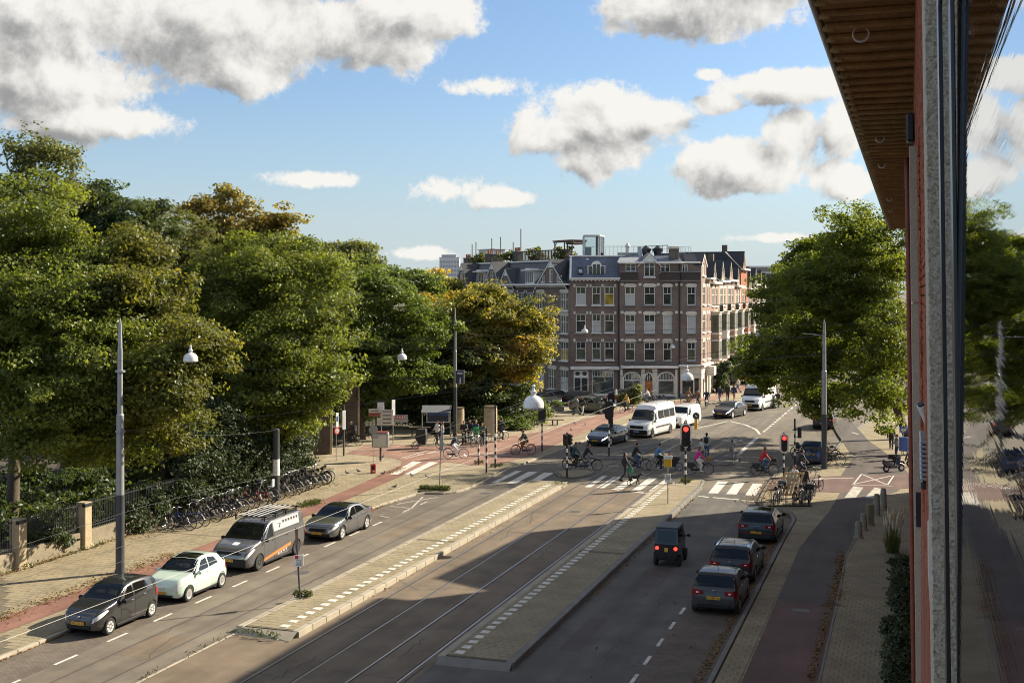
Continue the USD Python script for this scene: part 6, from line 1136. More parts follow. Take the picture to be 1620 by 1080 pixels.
BOXVAN=dict(dims=(5.4,2.05,2.52),top=[(0,.70),(.06,1.08),(.25,1.22),(.55,1.32),(.75,1.42),(1.35,2.1),(1.7,2.42),(2.1,2.52),(5.1,2.52),(5.35,2.46),(5.4,2.2)],belt=[(0,.66),(.1,.92),(.4,1.12),(.9,1.28),(2.4,1.32),(5.2,1.32),(5.4,1.25)],plan=plan((.80,.90,.98),5.4,(1.0,.99,.97)),
    opt=dict(roofw=.92,tuck=.99,flat=.90,crown=.05),wheel=(.345,.95,4.35),glass=dict(ws=(.77,1.40),wt1=.80,mirror=1.0,side=[[(1.1,.60),(1.75,.60),(1.75,.76),(1.45,.76)]]),doors=[[(.98,.16),(1.85,.16),(1.85,.585),(1.05,.585)]],bonnet=.72,
    lamps=[([(.05,.50),(.45,.55),(.40,.60),(.08,.585)],'head_glow'),([(5.32,.40),(5.39,.40),(5.39,.58),(5.32,.58)],'lamp_red')],front=[('grille',.86,1.04,1.0,'trim_black'),('bumper',.32,.70,1.84,'trim_black'),('chrome_bar',.92,.95,.5,'chrome')],rear=[('bumper',.34,.52,1.8,'trim_black')],rim='trim_grey',spokes=8,handle='trim_black',platez=(.56,.75),extra=[busglass])

def park(name,label,px,spec,paint,head,**kw):
    """px: the photograph's pixels under the front and rear wheels of the side that shows; the car's middle follows from them and its track. A third entry says which side shows (+1 the car's left)."""
    a,b,side=px;A_,B_=at(*a)[:2],at(*b)[:2];d=(A_-B_)/np.linalg.norm(A_-B_)
    if head is not None:d=np.array([math.cos(head),math.sin(head)])
    n=np.array([-d[1],d[0]]);wr,fx,rx=spec['wheel'];L,W=spec['dims'][:2];mid=(A_+B_)/2-n*side*(W/2-.06);c=mid+d*((fx+rx)/2-L/2)
    return car(name,label,(c[0],c[1],0.004),math.atan2(d[1],d[0]),spec,paint,**kw)
DOWN,UP=-PI/2,PI/2
pg='cars parked along the left kerb'
park('parked_car','dark grey five door hatchback with white wheel covers, parked nearest at lower left',((172,1003.6),(240,974.4),1),HATCH,'paint_grey',DOWN,group=pg,plate_txt='GX-317-R')
park('parked_car','pale mint green small car with glass roof, parked behind the grey hatchback',((299.4,950.8),(348.6,928.6),1),MINI5,'paint_mint',DOWN,group=pg,plate_txt='5-KZT-82')
park('delivery_van','grey van with roof rack, orange stripe and white printed side, parked at the left kerb',((406.9,902.5),(470,876),1),VAN,'paint_van',DOWN,cat='van',group=pg,plate_txt='V-428-SN')
park('parked_car','silver grey low four door coupe parked behind the grey van',((540.3,852.8),(580,836.5),1),COUPE,'paint_silver',DOWN,group=pg,plate_txt='JL-404-X')
rg_='cars parked along the right kerb'
def back(name,label,px,spec,paint,**kw):
    """px: the pixel under the middle of the rear bumper, for cars seen from behind."""
    q=at(*px)[:2];L=spec['dims'][0];h=kw.pop('head',UP);c=q+np.array([math.cos(h),math.sin(h)])*L/2;return car(name,label,(c[0],c[1],.004),h,spec,paint,**kw)
back('parked_car','dark grey small hatchback with sky in its rear window, nearest in the right parking row',(1129,974),H208,'paint_dark',group=rg_,plate_txt='5-TXR-80')
back('parked_car','black estate car with silver roof rails, between the two hatchbacks on the right',(1155,925),ESTATE,'paint_black',group=rg_,plate_txt='HJ-905-K')
back('parked_car','very dark green long roofed hatchback with oval tail lights, farthest in the right row',(1196,861),CLUB,'paint_green',group=rg_,plate_txt='TK-468-V')
back('parked_car','blue hatchback with a pale roof, half hidden behind the parked bicycles',(1283,737),HATCH,'paint_blue',group=rg_,plate_txt='RN-62-HD')
back('parked_car','black car under the plane tree, beyond the blue hatchback',(1302,680),ESTATE,'paint_black',group=rg_,plate_txt='ZP-71-LK')
def facing(name,label,px,spec,paint,head,**kw):
    """px: the pixel under the middle of the front bumper."""
    q=at(*px)[:2];L=spec['dims'][0];c=q-np.array([math.cos(head),math.sin(head)])*L/2;return car(name,label,(c[0],c[1],.004),head,spec,paint,**kw)
hd=math.radians(-90-12)
facing('moving_car','dark blue electric saloon with lit headlights, waiting before the crossing',(941,706),SALOON,'paint_navy',hd,plate_txt='P-182-ZB')
facing('minibus','white high roofed minibus with dark side windows, behind the dark blue saloon',(1007,693),MINIBUS,'paint_white',hd,cat='minibus',plate_txt='TX-58-BN')
facing('small_van','small white van queuing behind the white minibus',(1063,677),SMALLVAN,'paint_white',math.radians(-90-13),cat='van',plate_txt='VK-930-D')
facing('moving_car','black saloon with pale wheels alone behind the small white van',(1139,662),SALOON,'paint_black',math.radians(-90-15),plate_txt='XH-477-S')
facing('box_van','tall white delivery van coming down the main street',(1186,650),BOXVAN,'paint_white',math.radians(-90-12),cat='van',plate_txt='VB-716-H')
sd_=math.radians(-60)
facing('parked_car','sage grey off-road car standing nearest before the corner house',(972,655),SUV,'paint_sage',math.radians(-8),group='cars before the corner house',plate_txt='NT-20-RX')
facing('parked_car','black off-road car behind the sage grey one, by the shop window',(957,644),SUV,'paint_black',math.radians(-4),group='cars before the corner house',plate_txt='SX-83-LV')
facing('parked_car','dark green grey hatchback nose out beside the stone planter',(882,645),H208,'paint_dark',math.radians(-35),group='cars before the corner house',plate_txt='LB-47-KP')
facing('parked_car','black hatchback parked between the green grey one and the off-road cars',(901,641),H208,'paint_black',math.radians(-35),group='cars before the corner house',plate_txt='GD-92-ZT')
facing('parked_car','dark car nosing out in front of the arched shop window',(1012,640),HATCH,'paint_black',math.radians(-20),group='cars before the corner house',plate_txt='HF-35-XN')
# the black microcar in the right-hand lane
mc=at(1054,896)[:2]
t=thing('microcar','tiny black enclosed microcar with lit round tail lights, driving up the right lane','microcar',(mc[0],mc[1]+1.0,.004),UP)
mb_=mf.Manifold.hull_points(np.array([(x,y,z)for x,z,w in((-.98,.36,.50),(-.98,.95,.52),(-.86,1.60,.46),(.45,1.62,.46),(.85,.95,.50),(1.0,.75,.46),(1.0,.36,.46))for y in(-w,w)]));bq=mb_.to_mesh();body=trimesh.Trimesh(bq.vert_properties[:,:3],bq.tri_verts);part(t,'body',body,MATS['paint_black'])
part(t,'rear_window',MB().add([(-.993+.01,-.42,1.0),(-.993+.01,.42,1.0),(-.885,.38,1.52),(-.885,-.38,1.52)],[[0,2,1],[0,3,2]]),MATS['car_glass'])
part(t,'roof',MB().bevbox((-.2,0,1.63),(1.38,.96,.07),.03),MATS['trim_grey']);part(t,'bumper',MB().bevbox((-1.0,0,.40),(.10,.94,.22),.03),MATS['trim_black'])
for s in(-1,1):
    part(t,'side_window',MB().add([(-.75,s*.525,1.0),(.5,s*.525,1.0),(.35,s*.485,1.5),(-.72,s*.485,1.5)],[[0,1,2],[0,2,3]]),MATS['car_glass'])
    part(t,'tail_light',MB().tube([(-.97,s*.40,.78),(-1.02,s*.40,.78)],.075,16),MATS['lamp_glow'])
    mr=part(t,'mirror',MB().bevbox((.52,s*.70,1.10),(.08,.16,.12),.03),MATS['trim_black']);part(mr,'stalk',MB().tube([(.5,s*.5,1.06),(.52,s*.66,1.1)],.018,5),MATS['trim_black'])
    for x in(-.68,.68):wheel(t,x,s*.50,.26,s,'trim_grey',5,.15)
    part(t,'mudguard',MB().bevbox((-.68,s*.50,.55),(.62,.18,.06),.03),MATS['trim_black'])
part(t,'square_plate',MB().bevbox((-1.01,0,.72),(.02,.16,.18),.005),MATS['plate_yellow'])
# ------------------------------------------------------------------ masts, lamps, signals, signs
plain('mast_grey',(.30,.31,.32),.45,.5,var=.12,vscale=2);plain('mast_dark',(.05,.055,.06),.5,.2,var=.2,vscale=2);plain('galv',(.36,.36,.35),.4,.7,var=.15,vscale=5);plain('lamp_shade',(.66,.67,.66),.35,.1,var=.08,vscale=3);plain('lamp_bowl',(.55,.55,.50),.2)
plain('band_white',(.68,.67,.63),.6,var=.2,vscale=8,fine=.1);plain('band_black',(.018,.018,.018),.55);plain('signal_black',(.012,.012,.012),.5);plain('sign_blue',(.03,.09,.33),.4);plain('sign_red',(.42,.03,.02),.4);plain('sign_yellow',(.60,.36,.03),.45,var=.08);plain('sign_back',(.30,.30,.29),.5,.4,var=.1);plain('sign_cream',(.52,.50,.42),.5,var=.08)
plain('sandstone',(.36,.29,.185),.9,var=.22,vscale=1.6,fine=.2,fscale=18,bump=.3,bscale=18);plain('sandstone_dark',(.085,.062,.042),.9,var=.25,vscale=1.6,fine=.2,fscale=18);plain('fence_iron',(.020,.022,.024),.5,.3);plain('fence_wall',(.20,.170,.118),.92,var=.28,vscale=1.2,fine=.2,fscale=16,bump=.4,bscale=12);plain('pallet_wood',(.52,.36,.17),.75,var=.2,vscale=3,fine=.15,fscale=20);plain('bollard_stone',(.24,.22,.17),.9,var=.3,vscale=4);plain('post_wood',(.20,.17,.10),.9,var=.3,vscale=4);plain('wire_steel',(.05,.05,.05),.7,0);plain('cable_bright',(.34,.33,.30),.6,.2);plain('yellow_post',(.52,.30,.02),.45);plain('tent_grey',(.16,.17,.19),.8,var=.1);plain('board_dark',(.02,.028,.05),.4);plain('red_banner',(.33,.07,.05),.7,var=.3,vscale=4)
def ztop(foot,py):return height(foot,py)
def foot_of(px,py,z=KERB):p=at(px,py,z);return p
def mast(name,label,px,py,ytop,dark_py,r0,r1,group=None,extra_rings=()):
    f=foot_of(px,py);h=ztop(f,ytop)-f[2];hd_=ztop(f,dark_py)-f[2];t=thing(name,label,'mast',f,0,group)
    part(t,'base',MB().lathe([(r0*1.35,0),(r0*1.35,.12),(r0*1.1,.2),(r0*1.08,hd_-.05),(r0*1.02,hd_)],16),MATS['mast_dark'],smooth=40)
    k=[(r0,hd_),(r0*.96,hd_+(h-hd_)*.45),(r0*.98,hd_+(h-hd_)*.452),(r0*.72,hd_+(h-hd_)*.46),(r0*.66,hd_+(h-hd_)*.82),(r1*1.3,hd_+(h-hd_)*.83),(r1,h-.3),(.02,h)]
    part(t,'pole',MB().lathe(k,16),MATS['mast_grey'],smooth=40)
    for y in extra_rings:z=ztop(f,y)-f[2];part(t,'collar',MB().lathe([(r0*.9,z-.04),(r0*1.25,z-.04),(r0*1.25,z+.04),(r0*.9,z+.04)],14),MATS['mast_grey'])
    return t,f,h
m1,f1,h1=mast('tram_mast','tall grey tram wire mast with dark base behind the grey hatchback, lower left',190,906,503,782,.165,.07,None,(682,587))
m3,f3,h3=mast('tram_mast','tall slender mast with the small info sign, in front of the golden autumn tree',720,690,486,612,.145,.06)
m4,f4,h4=mast('tram_mast','tall grey mast with dark lower half among the right hand bicycles',1304,741,505,655,.17,.08)
f2=foot_of(437,791);h2=ztop(f2,680)-f2[2];t=thing('tram_mast','short dark mast with a white band, standing behind the parked bicycles','mast',f2)
part(t,'pole',MB().lathe([(.24,0),(.24,.1),(.19,.2),(.185,h2),(.16,h2+.06),(.05,h2+.1)],16),MATS['mast_dark'],smooth=40);part(t,'paper_band',MB().lathe([(.193,1.4),(.193,2.3)],16),MATS['band_white'])
sgn=part(m3,'info_sign',MB().bevbox((.45,-.1,ztop(f3,596)-f3[2]),(.62,.08,1.0),.02,YAW),MATS['board_dark']);part(sgn,'sign_frame',MB().bevbox((.45,-.05,ztop(f3,596)-f3[2]),(.70,.06,1.08),.02,YAW),MATS['galv'])
q=meshkit.text_mesh('i',.42,.01,True);q.apply_translation((-.05,-.35,0));q.apply_transform(mat4((CA,SA,0),(0,0,1),(SA,-CA,0),(.45+.05*SA,-.1-.06,ztop(f3,599)-f3[2])));part(sgn,'letter',q,MATS['print_white'])
part(sgn,'text_line',MB().bevbox((.46,-.152,ztop(f3,590)-f3[2]),(.42,.01,.09),.003,YAW),MATS['print_white'])
bn=at(735,480);
arm=part(m4,'lamp_arm',MB().tube([(0,0,h4-1.1),(-.6,0,h4-1.0),(-1.4,.1,h4-.95)],.03,6),MATS['mast_grey'])

# lamps hung over the street
LAMPS=[]
def hung_lamp(px,py,wpx,label,r=.31,Z=None):
    Z=Z or FPX*2*r/wpx;p=deep(px,py,Z);t=thing('hanging_lamp',label,'street lamp',p,0,'dome lamps hung over the street')
    s=r/.31
    part(t,'shade',MB().lathe([(.300*s,-.10*s),(.318*s,-.07*s),(.312*s,-.05*s),(.308*s,.02*s),(.29*s,.10*s),(.25*s,.175*s),(.18*s,.235*s),(.10*s,.275*s),(.05*s,.29*s)],26),MATS['lamp_shade'],smooth=50)
    part(t,'bowl',MB().lathe([(.02*s,-.145*s),(.16*s,-.135*s),(.29*s,-.098*s)],24),MATS['lamp_bowl'],smooth=60)
    part(t,'hanger',MB().lathe([(.05*s,.29*s),(.09*s,.33*s),(.09*s,.40*s),(.05*s,.43*s),(.035*s,.52*s),(.06*s,.55*s),(.02*s,.60*s)],14),MATS['lamp_shade'],smooth=50)
    LAMPS.append(p+[0,0,.55*s]);return p+[0,0,.55*s]
lA=hung_lamp(301.5,568,23,'white dome lamp hanging before the orange tipped maple at left')
lB=hung_lamp(636,566,15.5,'white dome lamp hanging before the fresh green robinia')
lC=hung_lamp(844,640,33,'largest, nearest white dome lamp hanging beside the black signal, centre')
lD=hung_lamp(925,525,11,'left lamp of the close pair before the corner house windows')
lE=hung_lamp(953,525,8.2,'right, smaller lamp of the close pair before the corner house')
lF=hung_lamp(1064,549,9,'small dome lamp before the lowest window row, right half of the corner house')
lG=hung_lamp(1087,598,20,'white dome lamp hanging before the corner shop entrance')
lH=hung_lamp(1202,530,12,'white dome lamp hanging before the plane tree')
def wire(name,label,pts,r=.012,mat='wire_steel',group=None,sag=0.0,n=14):
    P=[]
    for a,b in zip(pts[:-1],pts[1:]):
        a,b=np.asarray(a,float),np.asarray(b,float)
        for k in range(n):s=k/n;P.append(a*(1-s)+b*s-[0,0,4*sag*s*(1-s)])
    P.append(np.asarray(pts[-1],float));return solo(name,MB().tube(P,r,5),MATS[mat],label,'wire',group)
top1=f1+[0,0,ztop(f1,682)-f1[2]];
rw=np.array([.05,44,13.0])
for nm,lp,a,b in(('left park',lA,np.array([-41,lA[1]+2,lA[2]+1.0]),np.array([.3,lA[1]-4,lA[2]+1.4])),('robinia',lB,np.array([-39,lB[1]+3,lB[2]+.8]),np.array([-5.4,lB[1]-3,lB[2]+1.2])),('nearest',lC,np.array([-24.5,lC[1]-4.5,lC[2]+.9]),np.array([.3,lC[1]+5,lC[2]+1.3])),
                     ('shop',lG,np.array([-34,lG[1]+2,lG[2]+1.2]),np.array([1.2,lG[1]-2,lG[2]+1.4])),('plane tree',lH,np.array([-21.5,lH[1]+4,lH[2]+1.4]),np.array([2.5,lH[1]-2,lH[2]+1.0])),('pair left',lD,deep(890,492,depth(lD)+4),deep(1085,512,depth(lD)+3)),('pair right',lE,deep(897,498,depth(lE)+3),deep(1072,505,130.7)),('window',lF,deep(905,541,130.6),deep(1108,530,depth(lF)))):
    wire('span_wire',f'thin cable carrying the dome lamp ({nm})',[a,lp,b],.006 if depth(lp)<60 else .013,'wire_steel')
# the tram's contact and carrying wires
TW=[(-18.42,'left'),(-15.42,'right')]
def tramx(x,y):return x+float(PchipInterpolator([-20,70,98,135,180,320],[0,0,1.1,5,11,29])(y))
for x,nm in TW:
    ys=list(range(-10,240,12));P=[(tramx(x,y),y,5.55-.04*(k%2))for k,y in enumerate(ys)];Q=[(tramx(x,y),y,6.35-.28*(k%3==1)-.28*(k%3==2))for k,y in enumerate(ys)]
    wire('contact_wire',f'bright tram contact wire over the {nm} track',P,.0048,'cable_bright' if x>-16 else 'wire_steel',n=4);wire('carrying_wire',f'thin carrying wire above the {nm} track contact wire',Q,.0035,'wire_steel',n=4)
for k,(a,b,lab)in enumerate(((top1,np.array([.15,36,11.0]),'thin cross wire from the near lamp mast over both tracks'),(f3+[0,0,7.2],f4+[0,0,7.4],'cross wire between the masts beside the golden tree and the right bicycles'),(f2+[0,0,h2],f1+[0,0,ztop(f1,680)-f1[2]],'wire strung from the short dark mast to the near tall mast'),(deep(1437,600,60),f3+[0,0,6.2],'long cross wire from the brick building to the golden tree mast'),(f3+[0,0,8.5],deep(905,548,130),'wire from the golden tree mast to the corner house'))):wire('cross_wire',lab,[a,b],.007,'wire_steel',sag=.25)

# black and white banded signal posts
def banded(t,h,r=.06,n0=.62,step=.24):
    part(t,'post',MB().lathe([(r,0),(r,h)],12),MATS['band_black'],smooth=40)
    z=n0
    while z+step<min(h,2.35):part(t,'white_band',MB().lathe([(r+.003,z),(r+.003,z+step)],12),MATS['band_white'],smooth=40);z+=step*2
def signal(label,px,py,ytop,head=None,oval=None,small=(),face=None,h=None,group='traffic signals of the junction'):
    """oval: (top pixel, bottom pixel, lit) of a big oval back board; small: (pixel height, sideways) of three-lamp heads; face: which way the board looks."""
    f=foot_of(px,py);hh=ztop(f,ytop)-f[2]if h is None else h;t=thing('traffic_light',label,'traffic light',f,YAW if face is None else face);banded(t,hh)
    if oval:
        z0,z1=ztop(f,oval[1])-f[2],ztop(f,oval[0])-f[2];zc_,hh2=(z0+z1)/2,(z1-z0)/2;w=hh2*.46;a=np.linspace(0,PI,12);o=hh2-w
        g=sg.Polygon([(w*math.cos(x),zc_+o+w*math.sin(x))for x in a]+[(-w*math.cos(x),zc_-o-w*math.sin(x))for x in a]);s=-1
        bd=part(t,'back_board',MB().prism(g,.10,.14,W2F),MATS['signal_black'])
        if oval[2]is not None:
            part(bd,'white_border',MB().prism(g.difference(g.buffer(-.085)),.14,.146,W2F),MATS['band_white'])
            for k,mt in enumerate(('lamp_glow' if oval[2]=='red' else 'signal_black','signal_black','signal_black')):
                z=zc_+hh2*(.52-.52*k);M=mat4((1,0,0),(0,0,1),(0,-1,0),(0,-.14,z));ln=part(t,'lens',MB().lathe([(w*.43,.0),(w*.43,.03),(w*.05,.045)],18,M),MATS[mt]);part(ln,'hood',MB().tube([(w*.56*math.cos(b_),-.2,z+w*.56*math.sin(b_))for b_ in np.linspace(0,PI,9)],.018,5),MATS['signal_black'])
        else:part(t,'signal_case',MB().bevbox((0,-.02,zc_),(w*1.2,.2,hh2*1.7),.05),MATS['signal_black'])
        part(t,'bracket',MB().tube([(0,0,z0-.1),(0,-.1,z0+.2)],.04,6),MATS['signal_black'])
    for py2,dx in small:
        z=ztop(f,py2)-f[2];hd2=part(t,'signal_head',MB().bevbox((dx,-.04,z),(.24,.22,.72),.05),MATS['signal_black'])
        for k in range(3):M=mat4((1,0,0),(0,0,1),(0,-1,0),(dx,-.15,z+.22-.22*k));part(hd2,'lens',MB().lathe([(.08,0),(.08,.02)],12,M),MATS['trim_black']);part(hd2,'hood',MB().lathe([(.085,0),(.10,.12)],10,M),MATS['signal_black'])
        part(t,'bracket',MB().tube([(0,0,z-.3),(dx,-.04,z-.3)],.025,5),MATS['signal_black'])
    return t
signal('red light in a white rimmed oval board, on the post beside the pink jacketed cyclist',1084.5,766,668,oval=(669,708,'red'),small=((704,-.2),(704,.2)))
signal('red light in a white rimmed oval board, right of the red jacketed cyclist',1240,754,684,oval=(685,716,'red'))
signal('black back of an oval signal board rising before the dark blue saloon',963.5,721,634,oval=(634,664,None),small=((668,.16),))
signal('black signal back on the banded post next to the largest dome lamp',857.5,714,640,oval=(641,667,None))
signal('post with two black heads left of the dark jacketed cyclists on the crossing',897,755,684,small=((695,-.16),(695,.16)),face=YAW+.5)
signal('black pole and side head beside the blue hatchback, right of the red light',1257.5,735,662,small=((684,.3),))
signal('tall thin banded post at the plaza edge, right one of two, near the white zebra',783.5,740,640,small=())
signal('short banded post at the plaza edge, left one of two',769.5,747,676,small=())
signal('low banded post with a stub, behind the sandy plaza bicycles',757,735,702,small=())

# sign posts
def post(name,label,px,py,ytop,r=.032,mat='galv',cat='sign',lean=0.0,group=None,rz=YAW):
    f=foot_of(px,py);h=ztop(f,ytop)-f[2];t=thing(name,label,cat,f,rz,group);part(t,'post',MB().tube([(0,0,0),(-lean,0,h)],r,8),MATS[mat],smooth=50);return t,f,h
t,f,h=post('stop_sign','leaning tram stop pole with a tall wooden board and white timetable case, left platform',475,951,834,.035,'mast_dark',lean=.17)
zz=lambda py:ztop(f,py)-f[2]
part(t,'tall_board',MB().bevbox((-.13,0,zz(849)),(.10,.06,.62),.01,.6),MATS['weathered_wood']);c1=part(t,'timetable_case',MB().bevbox((-.06,-.06,zz(886)),(.30,.05,.44),.01),MATS['lamp_shade'],'white timetable case with a red corner');part(c1,'red_corner',MB().bevbox((-.12,-.09,zz(880)),(.12,.012,.14),.003),MATS['sign_red']);part(c1,'timetable_case_side',MB().bevbox((.08,.05,zz(886)),(.05,.26,.44),.01),MATS['galv'])
for k in range(5):part(c1,'print_line',MB().bevbox((-.04,-.088,zz(884)-.03-k*.045),(.20,.006,.014),.002),MATS['trim_grey'])
t,f,h=post('stop_sign','tram stop pole with yellow and white boards on the right platform end',1056.5,799,722,.032,'galv');f_=f
c1=part(t,'yellow_board',MB().bevbox((0,-.05,ztop(f_,730)-f_[2]),(.44,.05,.56),.015),MATS['sign_yellow']);part(c1,'white_header',MB().bevbox((0,-.055,ztop(f_,723)-f_[2]),(.46,.06,.20),.012),MATS['lamp_shade']);c1=part(t,'timetable_case',MB().bevbox((-.01,-.05,ztop(f_,756)-f_[2]),(.32,.05,.44),.012),MATS['lamp_shade'])
for k in range(4):part(c1,'print_line',MB().bevbox((-.01,-.08,ztop(f_,753)-f_[2]-k*.05),(.22,.006,.016),.002),MATS['trim_grey' if k else 'sign_red'])
t,f,h=post('parking_sign','leaning grey sign seen edge on at the weedy kerb point, plaza edge',695,773,691,.035,'galv',lean=-.12);part(t,'sign_plate',MB().bevbox((.13,0,h-.38),(.22,.06,.84),.02),MATS['sign_back']);part(t,'clip',MB().bevbox((.10,0,h-.85),(.1,.1,.05),.01),MATS['trim_grey'])
t,f,h=post('round_sign','green backed round sign on a thin pole before the info cabinet',590.5,735,674,.022,'galv');M=mat4((1,0,0),(0,0,1),(0,-1,0),(0,-.02,ztop(f,680)-f[2]));part(t,'disc',MB().lathe([(.01,0),(.30,0),(.30,.02),(.01,.02)],22,M),MATS['sign_back']);part(t,'arrow_plate',MB().bevbox((.1,-.03,ztop(f,691)-f[2]),(.5,.02,.16),.01),MATS['sign_back'])
t=thing('poster_stand','small dark red poster box at the foot of the round sign pole','poster',foot_of(590.5,748),YAW);part(t,'box',MB().bevbox((0,0,.30),(.34,.2,.58),.02),MATS['sign_red']);part(t,'print',MB().bevbox((0,-.105,.36),(.22,.01,.24),.004),MATS['print_black']);part(t,'poster_paper',MB().bevbox((.05,-.104,.14),(.16,.01,.08),.004),MATS['print_white'])
t,f,h=post('route_sign','white narrow sign with a red round sign below, left of two before the gate pillar',532,729,653,.03,'galv');c1=part(t,'white_panel',MB().bevbox((.06,0,ztop(f,664)-f[2]),(.26,.05,1.0),.02,.9),MATS['lamp_shade']);part(c1,'pictogram',MB().bevbox((.085,-.02,ztop(f,662)-f[2]),(.11,.05,.36),.02,.9),MATS['sign_blue']);M=mat4((.6,.8,0),(0,0,1),(.8,-.6,0),(.05,-.03,ztop(f,681)-f[2]));c2=part(t,'red_disc',MB().lathe([(.01,0),(.25,0),(.25,.02),(.01,.02)],22,M),MATS['sign_red']);part(c2,'white_centre',MB().lathe([(.01,.024),(.17,.024)],20,M),MATS['lamp_shade'])
t,f,h=post('route_sign','taller white narrow sign on a wooden post, right of two before the gate',544,721,640,.07,'weathered_wood');c1=part(t,'white_panel',MB().bevbox((.02,-.08,ztop(f,664)-f[2]),(.30,.05,1.35),.02,.7),MATS['lamp_shade']);part(c1,'side_panel',MB().bevbox((-.16,-.02,ztop(f,658)-f[2]),(.16,.04,.6),.01,.2),MATS['sign_back'])
# the finger post with its many boards
t,f,h=post('direction_sign','cluster of cream and red direction boards on posts before the park gate',603.5,702,636,.04,'galv');W_=lambda py:ztop(f,py)-f[2]
part(t,'post',MB().tube([(.86,.2,-.0),(.86,.2,W_(634))],.035,8),MATS['galv'],smooth=50)
for py,x,w,hh2,mt in((650.5,.42,.95,.30,'sign_cream'),(656.5,.42,.95,.28,'sign_cream'),(662.5,.42,.95,.28,'sign_cream'),(668.5,.42,.95,.28,'sign_cream'),(649.5,-.52,.9,.30,'sign_cream'),(655,-.52,.9,.28,'red_banner')):
    bd=part(t,'direction_board',MB().bevbox((x,-.06,W_(py)),(w,.05,hh2),.015),MATS[mt]);part(bd,'lettering',MB().bevbox((x,-.09,W_(py)),(w*.66,.008,.07),.002),MATS['trim_grey'])
part(t,'square_sign',MB().bevbox((-.05,-.06,W_(641)),(.52,.05,.46),.02),MATS['lamp_shade']);part(t,'square_sign',MB().bevbox((-.05,-.06,W_(647)),(.52,.05,.3),.02),MATS['lamp_shade']);part(t,'upright_panel',MB().bevbox((.9,.1,W_(645)),(.34,.05,1.2),.02,.8),MATS['lamp_shade'])
# info cabinet, park notice frame, banner
t,f,h=post('info_cabinet','grey glazed park map cabinet on a dark striped post by the red paving',602,729,707,.07,'mast_dark');z0=ztop(f,707)-f[2];z1=ztop(f,684)-f[2];c1=part(t,'cabinet',MB().bevbox((0,0,(z0+z1)/2),(1.15,.5,z1-z0),.05),MATS['sign_back']);part(c1,'map_pane',MB().bevbox((-.03,-.255,(z0+z1)/2-.03),(.9,.02,(z1-z0)*.78),.01),MATS['sign_cream']);part(c1,'red_roof',MB().bevbox((0,0,z1+.03),(1.1,.45,.08),.03),MATS['red_banner'])
f=foot_of(690,690);t=thing('notice_frame','large dark framed screen under a grey canopy at the park corner','kiosk',f,YAW);W_=lambda py:ztop(f,py)-f[2];kx=depth(f)/FPX
for x in(668,712.5):part(t,'post',MB().tube([((x-690)*kx,0,0),((x-690)*kx,0,W_(642))],.05,8),MATS['galv'],smooth=50)
part(t,'canopy',MB().add([((667-690)*kx,-.5,W_(651)),((713.5-690)*kx,-.5,W_(651)),((713.5-690)*kx,.6,W_(642)),((667-690)*kx,.6,W_(642)),((667-690)*kx,-.5,W_(651)-.05),((713.5-690)*kx,-.5,W_(651)-.05),((713.5-690)*kx,.6,W_(642)-.05),((667-690)*kx,.6,W_(642)-.05)],[[0,1,2],[0,2,3],[4,6,5],[4,7,6],[0,4,5],[0,5,1],[3,2,6],[3,6,7],[0,3,7],[0,7,4],[1,5,6],[1,6,2]]),MATS['tent_grey'])
fr_=part(t,'frame',MB().span(((675-690)*kx,-.1,W_(668)),((711-690)*kx,-.02,W_(667))).span(((675-690)*kx,-.1,W_(650)),((711-690)*kx,-.02,W_(649))).span(((675-690)*kx,-.1,W_(667)),((676-690)*kx,-.02,W_(650))).span(((710-690)*kx,-.1,W_(667)),((711-690)*kx,-.02,W_(650))),MATS['lamp_shade']);part(fr_,'screen',MB().span(((676-690)*kx,-.06,W_(667)),((710-690)*kx,-.03,W_(650))),MATS['board_dark']);part(fr_,'blue_strip',MB().span(((676-690)*kx,-.07,W_(656.5)),((710-690)*kx,-.062,W_(653))),MATS['sign_blue']);part(t,'rear_panel',MB().span(((668-690)*kx,.3,.1),((712-690)*kx,.36,W_(668))),MATS['trim_black'])
f=foot_of(633,694);t=thing('banner','red and white banner hung on the park railings behind the finger post','banner',f+np.array([0,0,ztop(f,664)]),YAW);part(t,'cloth',MB().bevbox((0,0,0),(1.25,.03,.62),.01),MATS['sign_back']);part(t,'red_print',MB().bevbox((-.1,-.02,.12),(.95,.012,.26),.005),MATS['red_banner'])
for k in range(7):part(t,'letter',MB().bevbox((-.45+.13*k,-.03,.12),(.07,.008,.12),.002),MATS['print_white'])
# stone gate pillars and drum posts
def gatepillar(label,px,py,ytop,w,d):
    f=foot_of(px,py);h=ztop(f,ytop)-f[2];t=thing('gate_pillar',label,'pillar',f,YAW+.35);part(t,'shaft',MB().bevbox((0,d/2,h/2),(w,d,h),.03),MATS['sandstone_dark']);part(t,'cap',MB().bevbox((.05,d/2,h+.06),(w+.14,d+.14,.14),.03),MATS['sandstone']);part(t,'edge_stone',MB().bevbox((w/2+.08,d/2,h/2),(.18,d*.96,h-.02),.02),MATS['sandstone'])
gatepillar('dark brown gate pillar half covered by ivy, left of the gate',510,719,622,1.1,.6);gatepillar('tall dark brown gate pillar behind the cyclist leaving the gate',556,698,612,1.0,.6)
def drum(label,px,py,ytop,r):f=foot_of(px,py);h=ztop(f,ytop)-f[2];t=thing('stone_drum',label,'gate post',f);part(t,'drum',MB().lathe([(r,0),(r*.97,h-.1),(r*.9,h)],20),MATS['sandstone'],smooth=40);part(t,'cap',MB().lathe([(r*.98,h),(r*1.02,h+.08),(r*.6,h+.14)],20),MATS['sandstone_dark'],smooth=40)
drum('round stone gate post beside the slender mast',726.5,685,646,.42);drum('round stone gate post above the standing bicycles',776,690,644,.55);drum('round stone gate post behind the low green shrub',815,668,642,.42)
